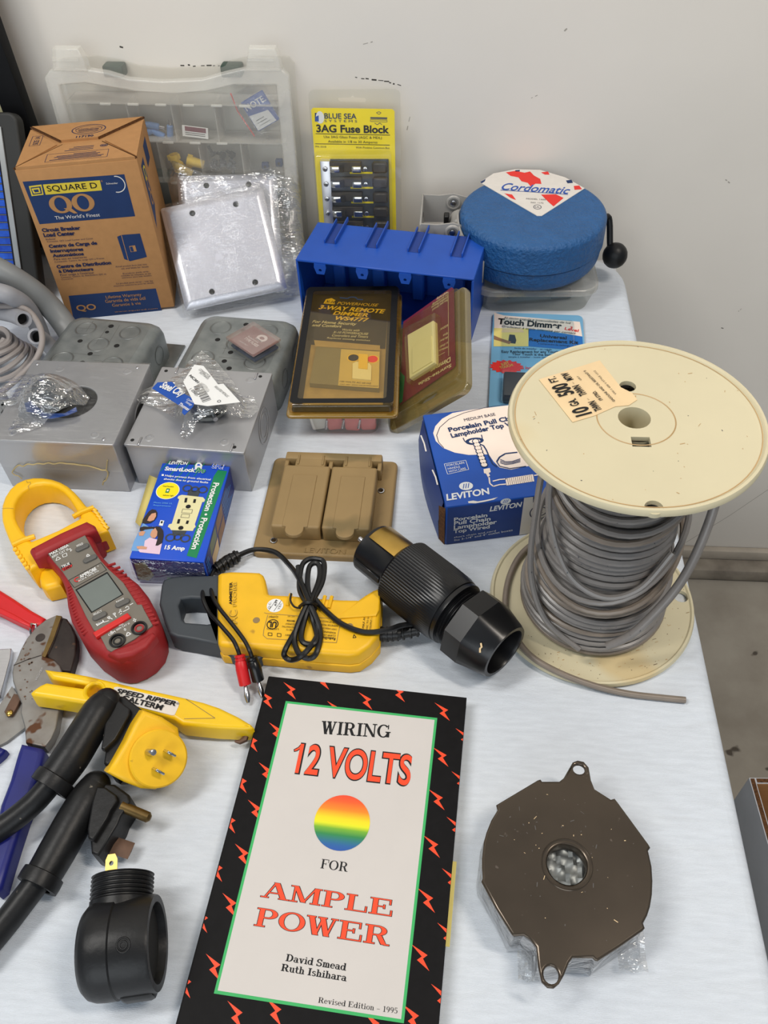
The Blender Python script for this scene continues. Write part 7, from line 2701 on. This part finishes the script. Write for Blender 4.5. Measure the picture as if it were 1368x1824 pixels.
for pts, col, nm in (([(427, 1166, .024), (431, 1192, .017), (437, 1220, .009), (442, 1252, .0035)], 'grip_red', 'red'), ([(448, 1170, .024), (455, 1192, .017), (460, 1212, .010), (467, 1243, .0035)], 'plastic_black', 'black')):
    p = [Wi @ v for v in TP(pts)]
    m = M(col)
    m.tube([p[0], p[0] * .6 + p[1] * .4, p[0] * .5 + p[1] * .5, p[1], p[2] * .98 + p[1] * .02, p[2]], [.0030, .0034, .0042, .0045, .0044, .0030], 14)
    for k in range(3):
        q = p[0].lerp(p[1], .1 + .22 * k)
        T = (p[1] - p[0]).normalized().to_track_quat('Z', 'Y').to_matrix().to_4x4()
        T.translation = q
        m.lathe([(.003, -.0008), (.0040, -.0006), (.0040, .0006), (.003, .0008)], 12, T)
    o = m.build('banana_plug', ap)
    o['label'] = nm + ' banana plug'
    m = M('steel')
    q = p[2]
    e = p[3]
    m.tube([q, q.lerp(e, .3), q.lerp(e, .6), q.lerp(e, .85), e], [.0014, .0018, .0024, .0018, .0012], 10)
    m.build('pin', o)

# ---------------------------------------------------------------- black twist-lock plug
A3, B3 = P(716, 1019, .0275), P(898, 1161, .0285)
ax = (B3 - A3)
ax.z = 0
Lx = ax.length
zq = ax.normalized().to_track_quat('Z', 'Y').to_matrix().to_4x4()
zq.translation = Vector((A3.x, A3.y, .0285))
tp_ = place('power_plug', 'large black twist-lock power plug with brass blades and a faceted cable nut', 'plug', Matrix.Translation((A3.x, A3.y, 0)))
T = Matrix.Translation((0, 0, .0285)) @ ax.normalized().to_track_quat('Z', 'Y').to_matrix().to_4x4()
L1 = (P(807, 1090, .0275) - A3).length
L2 = (P(830, 1107, .0275) - A3).length
m = M('plastic_black')
rr = .0268
m.lathe([(0, -.001), (rr - .003, -.001), (rr, .002)] + [(rr, .002 + (L1 - .006) * k / 3) for k in range(1, 4)] + [(rr - .001, L1), (rr - .003, L1 + .0006)], 240, T, mod=lambda i, r, z: 1 + (.02 if i % 3 == 0 and .001 < z < L1 - .005 else 0))
m.build('ribbed_body', tp_)
m = M('plastic_black')
m.lathe([(rr - .0022, L1 - .001), (rr - .0014, L1 + .001), (rr - .0014, L1 + .004), (rr - .004, L1 + .0045)] + sum([[(rr - .0045, L1 + .005 + .0026 * k), (rr - .0028, L1 + .0062 + .0026 * k), (rr - .0045, L1 + .0074 + .0026 * k)] for k in range(4)], []) + [(rr - .005, L2 + .006)], 48, T)
m.build('thread', tp_)
m = M('plastic_black')
hexr = .0285
vs, fs = [], []
zs = [(L2, .94), (L2 + .0012, 1.0), (L2 + .016, 1.0)]
N8 = 8
for (zz, k) in zs:
    for i in range(N8):
        a = 2 * pi * i / N8 + .2
        vs.append((hexr * k * cos(a), hexr * k * sin(a), zz))
for k in range(2):
    for i in range(N8):
        fs.append((k * N8 + i, k * N8 + (i + 1) % N8, (k + 1) * N8 + (i + 1) % N8, (k + 1) * N8 + i))
fs.append(tuple(range(N8 - 1, -1, -1)))
m.add(vs, fs, T)
zend = Lx + .0005
n = 48
vs, fs = [], []
for i in range(n):
    a = 2 * pi * i / n + .2
    seg = (i / n * N8) % 1
    k = cos(pi / N8) / cos((seg - .5) * 2 * pi / N8)
    vs.append((hexr * k * cos(a), hexr * k * sin(a), L2 + .016))
for rr2, zz in ((.0225, zend - .003), (.0212, zend), (.0185, zend), (.0178, zend - .002), (.0178, zend - .018), (0.0001, zend - .018)):
    for i in range(n):
        a = 2 * pi * i / n + .2
        vs.append((rr2 * cos(a), rr2 * sin(a), zz))
for k in range(6):
    for i in range(n):
        fs.append((k * n + i, k * n + (i + 1) % n, (k + 1) * n + (i + 1) % n, (k + 1) * n + i))
m.add(vs, fs, T)
vl = T.inverted().to_3x3() @ (CPOS - Vector((A3.x, A3.y, .03)))
va = atan2(vl.y, vl.x)
m.use('old_label')
m.tube([T @ Vector((.0258 * cos(va + a), .0258 * sin(va + a), zend - .009 + dz)) for a, dz in ((.20, .0), (.27, .002), (.33, .0016), (.42, .0030))], .0007, 6)
m.build('cable_nut', tp_)
m = M('plastic_black')
fl_ = (P(655, 983, .0275) - A3).length
m.lathe([(0, -fl_), (.0195, -fl_), (.0205, -fl_ + .001), (.0205, -.004), (.022, -.002), (.022, 0)], 48, T)
for a in (0, 1.4, 2.8, 4.2):
    m.rbox((-.003, .0195, -fl_ + .003), (.003, .0215, -.004), .0006, 1, T @ Matrix.Rotation(a, 4, 'Z'))
m.build('front_insulator', tp_)
upl = T.inverted().to_3x3() @ Vector((.25, .1, 1))
ang = atan2(upl.y, upl.x)
m = M('brass')
m.lathe([(.0217, -fl_ + .004), (.0224, -fl_ + .005), (.0224, -.002), (.021, -.001)], 14, T, a0=ang - .62, a1=ang + .50)
m.build('brass_shell', tp_)
for da in (-1.3, .75, 2.9):
    m = M('steel')
    a = ang + da
    m.cyl(.0019, -fl_ - .0055, -fl_ + .002, 12, T @ xf((.0150 * cos(a), .0150 * sin(a), 0)), .0006)
    m.build('contact_pin', tp_)

# ---------------------------------------------------------------- yellow cable ripper
a0, b0 = P(60, 1230, .014), P(446, 1308, .008)
d = (b0 - a0)
W = frame((a0.x, a0.y, .0145), (d.x, d.y, -.0115), (0, 1, .0))
rp = place('cable_ripper', 'yellow plastic cable ripper tool with a forked end and a pointed tip', 'cable ripper', W)
Zr = lambda pts: zp(0, 1040, .33626, pts)
Z1 = lambda a, b: Zr([(a, b)])[0]
rz = .0165
out = trace(W, Zr([(235, 450), (300, 458), (350, 462), (480, 487), (600, 515), (720, 545), (850, 572), (980, 600), (1080, 625), (1160, 652), (1260, 700), (1330, 742), (1345, 758), (1330, 766), (1290, 768), (1150, 762), (1050, 752), (965, 742), (920, 712), (760, 665), (620, 650), (480, 638), (330, 612), (230, 596), (172, 588), (160, 576), (175, 560), (210, 535), (245, 520), (340, 535), (442, 550), (462, 530), (350, 512), (275, 500)]), rz)
hc = hit(W, *Z1(500, 566), rz)
m = M('tool_yellow')
m.prism(out, 0, rz, holes=[circ(hc[0], hc[1], .0052, 20)], bev=.0025)
ik = PInk(m, W, rz)
ik.pl(Zr([(985, 610), (1140, 712), (975, 715)]), .0004, 'tan_plastic', 2)
m.build('handle', rp)
m = M('tool_yellow')
m.lathe([(.0078, rz), (.0070, rz + .0006), (.0060, rz + .0002), (.0053, rz - .001)], 28, xf((hc[0], hc[1], 0)))
m.build('hole_rim', rp)
m = M('emblem_white')
m.prism(trace(W, Zr([(604, 548), (622, 545), (940, 620), (950, 632), (945, 650), (925, 694), (910, 696), (605, 618), (598, 605), (602, 570)]), rz + .0003), rz, rz + .0003)
ik = PInk(m, W, rz + .0003)
ik.tp('SPEED RIPPER', Z1(612, 576), Z1(930, 648), Z1(618, 554), 'ink_black', .04, .25)
ik.tp('®', Z1(932, 638), Z1(948, 642), Z1(934, 628), 'ink_black')
ik.tp('CALTERM', Z1(642, 616), Z1(856, 670), Z1(650, 590), 'ink_black', .035)
ik.tp('®', Z1(858, 652), Z1(870, 655), Z1(860, 644), 'ink_black')
m.build('name_sticker', rp)
m = M('rust_brown')
m.tube([(*hit(W, *Z1(a, b), .004), .004) for a, b in ((1262, 782), (1290, 780), (1304, 800), (1296, 824), (1270, 838), (1244, 834))], [.0016, .0022, .0024, .0024, .0018, .0008], 8)
m.build('hook_blade', rp)

# ---------------------------------------------------------------- angled pliers with blue grips
o0 = P(85, 1230, 0)
W = at(o0.x, o0.y, 0, 0)
pl_ = place('pliers', 'rusty grey slip-joint pliers with dark blue grips under the yellow ripper', 'pliers', W)
Zr = lambda pts: zp(0, 1000, .19, pts)
m = M('rust_steel')
up = [(200, 1330), (160, 1240), (118, 1120), (112, 1040), (125, 970), (150, 930), (190, 830), (250, 720), (330, 620), (420, 550), (530, 500), (578, 510), (545, 620), (480, 790), (430, 895), (500, 915), (560, 975), (580, 1030), (600, 1140), (590, 1250), (550, 1420), (525, 1560), (480, 1660), (420, 1740), (240, 1700), (230, 1560), (190, 1420)]
m.prism(trace(W, Zr(up), .011), .003, .011, bev=.001)
m.use('old_brass').prism(trace(W, Zr([(530, 508), (578, 514), (500, 740), (425, 900), (395, 890), (470, 690)]), .0115), .011, .0118)
ik = PInk(m, W, .011)
ik.pl(Zr([(130, 975), (250, 925), (390, 880)]), .0006, 'dark_rust', 2)
c = ik.h(Zr([(378, 715)])[0])
ik.disc(c[0], c[1], .0036, 'dark_rust', 2)
ik.tp('VACU-GRIP', Zr([(345, 1120)])[0], Zr([(410, 1000)])[0], Zr([(330, 1110)])[0], 'steel', .0)
rs = random.Random(6)
for k in range(26):
    p = ik.h(Zr([(rs.uniform(180, 330), rs.uniform(820, 1300))])[0])
    ik.disc(p[0], p[1], rs.uniform(.0003, .0009), 'rust_brown', 2, n=7)
m.build('upper_half', pl_)
m = M('dark_rust')
m.prism(trace(W, Zr([(590, 525), (625, 535), (670, 600), (708, 690), (715, 780), (705, 880), (660, 1030), (560, 1020), (500, 930), (430, 890), (500, 740), (560, 560)]), .0095), .001, .0095, bev=.0012)
m.build('lower_jaw', pl_)
m = M('rust_steel')
m.prism(trace(W, Zr([(112, 1170), (190, 1290), (215, 1400), (230, 1560), (60, 1690), (-60, 1750), (-150, 1750), (-150, 1560), (0, 1340)]), .003), .0002, .003)
m.build('lower_half', pl_)
m = M('rust_brown')
m.prism(trace(W, Zr([(130, 1240), (215, 1258), (140, 1400), (110, 1440), (60, 1445), (40, 1410), (75, 1340)]), .0055), .003, .0058, bev=.0006)
c = hit(W, *Zr([(88, 1420)])[0], .006)
m.use('brass').sphere(.0026, 12, xf((c[0], c[1], .0058)), (1, 1, .5))
m.build('toggle_link', pl_)
Zg2 = lambda pts: zp(0, 1140, .2522, pts)
m = M('grip_blue')
m.prism(trace(W, Zg2([(150, 730), (300, 762), (318, 795), (285, 940), (230, 1110), (170, 1260), (110, 1440), (60, 1600), (15, 1750), (-30, 1790), (-80, 1740), (-70, 1500), (0, 1170), (70, 990), (125, 800)]), .013), .001, .0145, bev=.004)
m.build('grip', pl_)
m = M('grip_blue')
m.prism(trace(W, Zg2([(40, 770), (20, 800), (-60, 870), (-160, 930), (-190, 900), (-100, 800), (0, 752)]), .008), .0004, .009, bev=.003)
m.build('grip', pl_)

# ---------------------------------------------------------------- red-handled tool behind the pliers
W = at(P(20, 1080, 0).x, P(20, 1080, 0).y, 0, 0)
rt = place('red_handled_tool', 'red-handled hand tool cut by the left edge, lying behind the pliers', 'hand tool', W)
m = M('grip_red')
m.prism(trace(W, Zr([(-300, 150), (-100, 210), (0, 265), (120, 340), (300, 460), (425, 530), (395, 600), (330, 620), (260, 600), (130, 540), (0, 475), (-300, 330)]), .010), .001, .011, bev=.003)
m.build('handle', rt)
m = M('grip_red')
m.prism(trace(W, Zr([(-300, 330), (0, 430), (150, 505), (290, 590), (285, 620), (150, 560), (0, 490), (-300, 390)]), .012), .009, .013, bev=.0012)
m.build('handle_rib', rt)
m = M('steel')
m.tube([(*p, zz) for p, zz in zip(trace(W, Zr([(270, 665), (275, 640), (305, 600), (345, 605), (330, 640), (290, 665)]), .010), (.004, .008, .0125, .0125, .008, .004))], .0009, 8)
m.build('spring_clip', rt)
W = at(P(-10, 1210, 0).x, P(-10, 1210, 0).y, 0, 0)
m = M('steel')
m.prism(trace(W, Zr([(-400, 860), (0, 820), (105, 815), (95, 900), (40, 1110), (0, 1260), (-400, 1500)]), .006), .0004, .006, bev=.0006)
o = m.build('steel_channel')
tag(o, 'end of a bright steel channel at the left edge beside the pliers', 'steel channel')
o.matrix_world = W

# ---------------------------------------------------------------- yellow right-angle plug adapter
fc = P(283, 1351, .036)
vd = (CPOS - fc).normalized()
nrm = (vd + Vector((.18, -.05, 0))).normalized()
ux = Vector((CR)).normalized()
W = frame(fc, ux - nrm * ux.dot(nrm), nrm.cross(ux))
pa = place('plug_adapter', 'yellow right-angle plug with its round three-prong face turned up', 'plug', Matrix.Translation((fc.x, fc.y, 0)))
T = Matrix.Translation((-fc.x, -fc.y, 0)) @ W
R_ = .0182
m = M('plug_yellow')
m.lathe([(0, 0), (R_ - .001, 0), (R_, -.001), (R_, -.004), (R_ - .0012, -.0045)], 48, T)
m.build('face', pa)
m = M('plug_yellow')
rear = [(-.036, .016), (-.042, .004), (-.043, -.012), (-.030, -.018)]
Zr2 = lambda pts: zp(0, 1040, .33626, pts)
Wl = W
hullo = trace(Wl, Zr2([(752, 668), (850, 705), (935, 762), (950, 850), (945, 960), (890, 1050), (815, 1085), (740, 1080), (650, 1045), (560, 996), (600, 930), (660, 830), (705, 740)]), -.012)
m.prism(hullo, -.026, -.0042, T, bev=.003)
m.build('body', pa)
for (a, b, kind) in ((800, 896, 'round'), (905, 898, 'flat'), (845, 992, 'flat')):
    p = hit(Wl, *zp(0, 1040, .33626, [(a - 18, b - 6)])[0], 0)
    m = M('chrome' if kind == 'flat' else 'steel')
    if kind == 'round':
        m.cyl(.0021, 0, .010, 12, T @ xf((p[0], p[1], 0)) @ Matrix.Rotation(.25, 4, 'Y'), .0006)
    else:
        m.rbox((-.0032, -.0008, 0), (.0032, .0008, .009), .0004, 1, T @ xf((p[0], p[1], 0), rz=radians(-28)) @ Matrix.Rotation(.2, 4, 'Y'))
    m.build('prong', pa)

# ---------------------------------------------------------------- two heavy black cord plugs
Zu = lambda pts: zp(0, 1040, .33626, pts)


def cord_plug(label, path, radii, collar, head, headz, prongs, cordpath, cr):
    o0 = P(*path[0][:2], 0)
    t = place('cord_plug', label, 'plug', at(o0.x, o0.y, 0), None)
    inv = MW[t.name].inverted()
    pp = [inv @ p for p in spline(TP(path), 6)]
    n = len(pp)
    rs_ = []
    K = len(radii) - 1
    for i in range(n):
        u = i / (n - 1) * K
        k = min(int(u), K - 1)
        rs_.append(radii[k] + (radii[k + 1] - radii[k]) * (u - k))
    m = M('rubber_black')
    m.tube(pp, rs_, 20)
    m.sphere(rs_[-1] * .99, 18, Matrix.Translation(pp[-1]))
    m.build('grip', t)
    m = M('rubber_black')
    d = (pp[1] - pp[0]).normalized()
    Tq = d.to_track_quat('Z', 'Y').to_matrix().to_4x4()
    Tq.translation = pp[0]
    m.lathe([(collar * .7, -.004), (collar, -.004), (collar * 1.02, .0), (collar, .004), (collar * .8, .005)], 24, Tq)
    m.build('collar', t)
    m = M('rubber_black')
    hp = trace(MW[t.name], head, headz)
    m.prism(hp, .001, headz, bev=.0015)
    c_ = Vector((sum(p[0] for p in hp) / len(hp), sum(p[1] for p in hp) / len(hp)))
    m.prism([tuple(c_ + (Vector(p) - c_) * .74 + Vector((-.004, .001))) for p in hp], headz, headz + .0045, bev=.0012)
    m.build('plug_head', t)
    for nm, pts, r, col, fl in prongs:
        m = M(col)
        q = [inv @ p for p in TP(pts)]
        if fl:
            m.tube(q, r, 4, flat=.22)
        else:
            m.tube(q + [q[-1] + (q[-1] - q[0]).normalized() * r * .5], [r] * len(q) + [r * .5], 14)
        m.build(nm, t)
    m = M('rubber_black')
    m.tube([inv @ p for p in spline(TP(cordpath), 8)], cr, 18)
    m.build('cord', t)
    return t


cord_plug('black rubber cord plug, nearer the yellow ripper of the two', [(94, 1394, .026), (126, 1350, .028), (152, 1308, .030), (176, 1268, .032), (190, 1250, .032)], [.0112, .0120, .0118, .0112, .0095], .0132,
          zp(0, 1176, .3648, [(560, 170), (610, 175), (640, 200), (695, 240), (690, 280), (645, 360), (600, 440), (528, 512), (505, 500), (520, 400), (540, 250)]), .030, [],
          [(95, 1390, .026), (60, 1430, .022), (10, 1470, .018), (-60, 1515, .016)], .0076)
Zv = lambda pts: zp(0, 1400, .33626, pts)
cord_plug('white-flecked black rubber cord plug with a round brass pin, nearer the viewer', [(72, 1568, .016), (100, 1520, .0165), (128, 1470, .0175), (152, 1428, .018), (170, 1400, .0175)], [.0108, .0116, .0118, .0114, .0098], .0128,
          zp(0, 1176, .3648, [(500, 600), (560, 605), (630, 655), (635, 690), (590, 760), (575, 800), (480, 955), (445, 940), (440, 880), (470, 700)]), .022,
          [('round_pin', [(216, 1436, .020), (240, 1446, .018), (264, 1456, .016)], .0034, 'old_brass', False), ('flat_blade', [(186, 1500, .012), (210, 1508, .010), (234, 1516, .0085)], .0052, 'rust_brown', True)],
          [(74, 1560, .016), (40, 1605, .014), (5, 1650, .012), (-50, 1715, .011)], .0080)

# ---------------------------------------------------------------- black elbow receptacle
cA, cB = P(151, 1697, .0265), P(281, 1678, .0265)
d = (cB - cA)
d.z = 0
W = frame((cA.x, cA.y, 0), d, (-d.y, d.x, 0))
el = place('elbow_receptacle', 'black rubber elbow receptacle with a threaded neck and an open mouth', 'receptacle', W)
Ln = d.length
R_ = .0262
T = xf((0, 0, R_)) @ Matrix.Rotation(pi / 2, 4, 'Y')
m = M('rubber_black')
prof = [(0, .0), (R_ * .62, .0), (R_ * .82, .0012), (R_ * .93, .004), (R_ * .985, .008), (R_, .013), (R_, Ln * .47), (R_ * .965, Ln * .49), (R_ * .965, Ln - .0015), (R_ * .94, Ln), (R_ * .80, Ln), (R_ * .78, Ln - .002), (R_ * .76, Ln - .0045)]
m.lathe(prof, 56, T)
m.use('hole_dark').lathe([(R_ * .77, Ln - .0045), (0, Ln - .0045)], 40, T)
m.use('rubber_black')
c0 = T @ Vector((0, 0, Ln * .60))
m.rbox((Ln * .5, -R_ * 1.02, R_ * .55), (Ln - .001, -R_ * .72, R_ * 1.02), .003, 2)
tt = Matrix.Rotation(-pi / 2, 4, 'X')
p = (Ln * .62, -R_ * .52, R_ + R_ * .86)
cc_ = W.inverted() @ P(220, 1684, .05)
for r in (.0042, .0026):
    m.lathe([(r, 0), (r - .0004, .0005), (r - .0009, .0005), (r - .0012, 0)], 20, xf((cc_.x, cc_.y, R_ + sqrt(max(0, (R_ * .965) ** 2 - cc_.y ** 2)) - .0002), rx=-math.asin(max(-1, min(1, cc_.y / R_))) if False else math.asin(max(-.9, min(.9, -cc_.y / R_)))))
m.build('body', el)
nk = W.inverted() @ P(222, 1570, .036)
nk0 = Vector((min(nk.x + .001, Ln - .0225), .010, R_ * .95))
dirn = Vector((0.02, 1, .12)).normalized()
Tn = dirn.to_track_quat('Z', 'Y').to_matrix().to_4x4()
Tn.translation = nk0
nl = .029
m = M('rubber_black')
prof = [(.0178, .0), (.0178, nl - .014)]
for k in range(6):
    z_ = nl - .014 + k * .0023
    prof += [(.0179, z_), (.0170, z_ + .0008), (.0170, z_ + .0014), (.0179, z_ + .0021)]
prof += [(.0172, nl), (.0160, nl), (.0156, nl - .012), (0, nl - .012)]
m.lathe(prof, 40, Tn)
m.build('threaded_neck', el)
m = M('brass')
tb0 = W.inverted() @ P(213, 1552, .040)
fr_ = Tn
m.prism([(-.0034, 0), (.0034, 0), (.0034, .010), (.002, .013), (-.002, .013), (-.0034, .010)], -.0005, .0005, Matrix.Translation((nk0 + dirn * (nl - .004) + Vector((-.004, 0, .010)))) @ Matrix.Rotation(radians(12), 4, 'X'), holes=[circ(0, .008, .0014, 12)])
m.build('brass_tab', el)
bpy.data.objects.remove(_fo)
bpy.data.curves.remove(_fc)
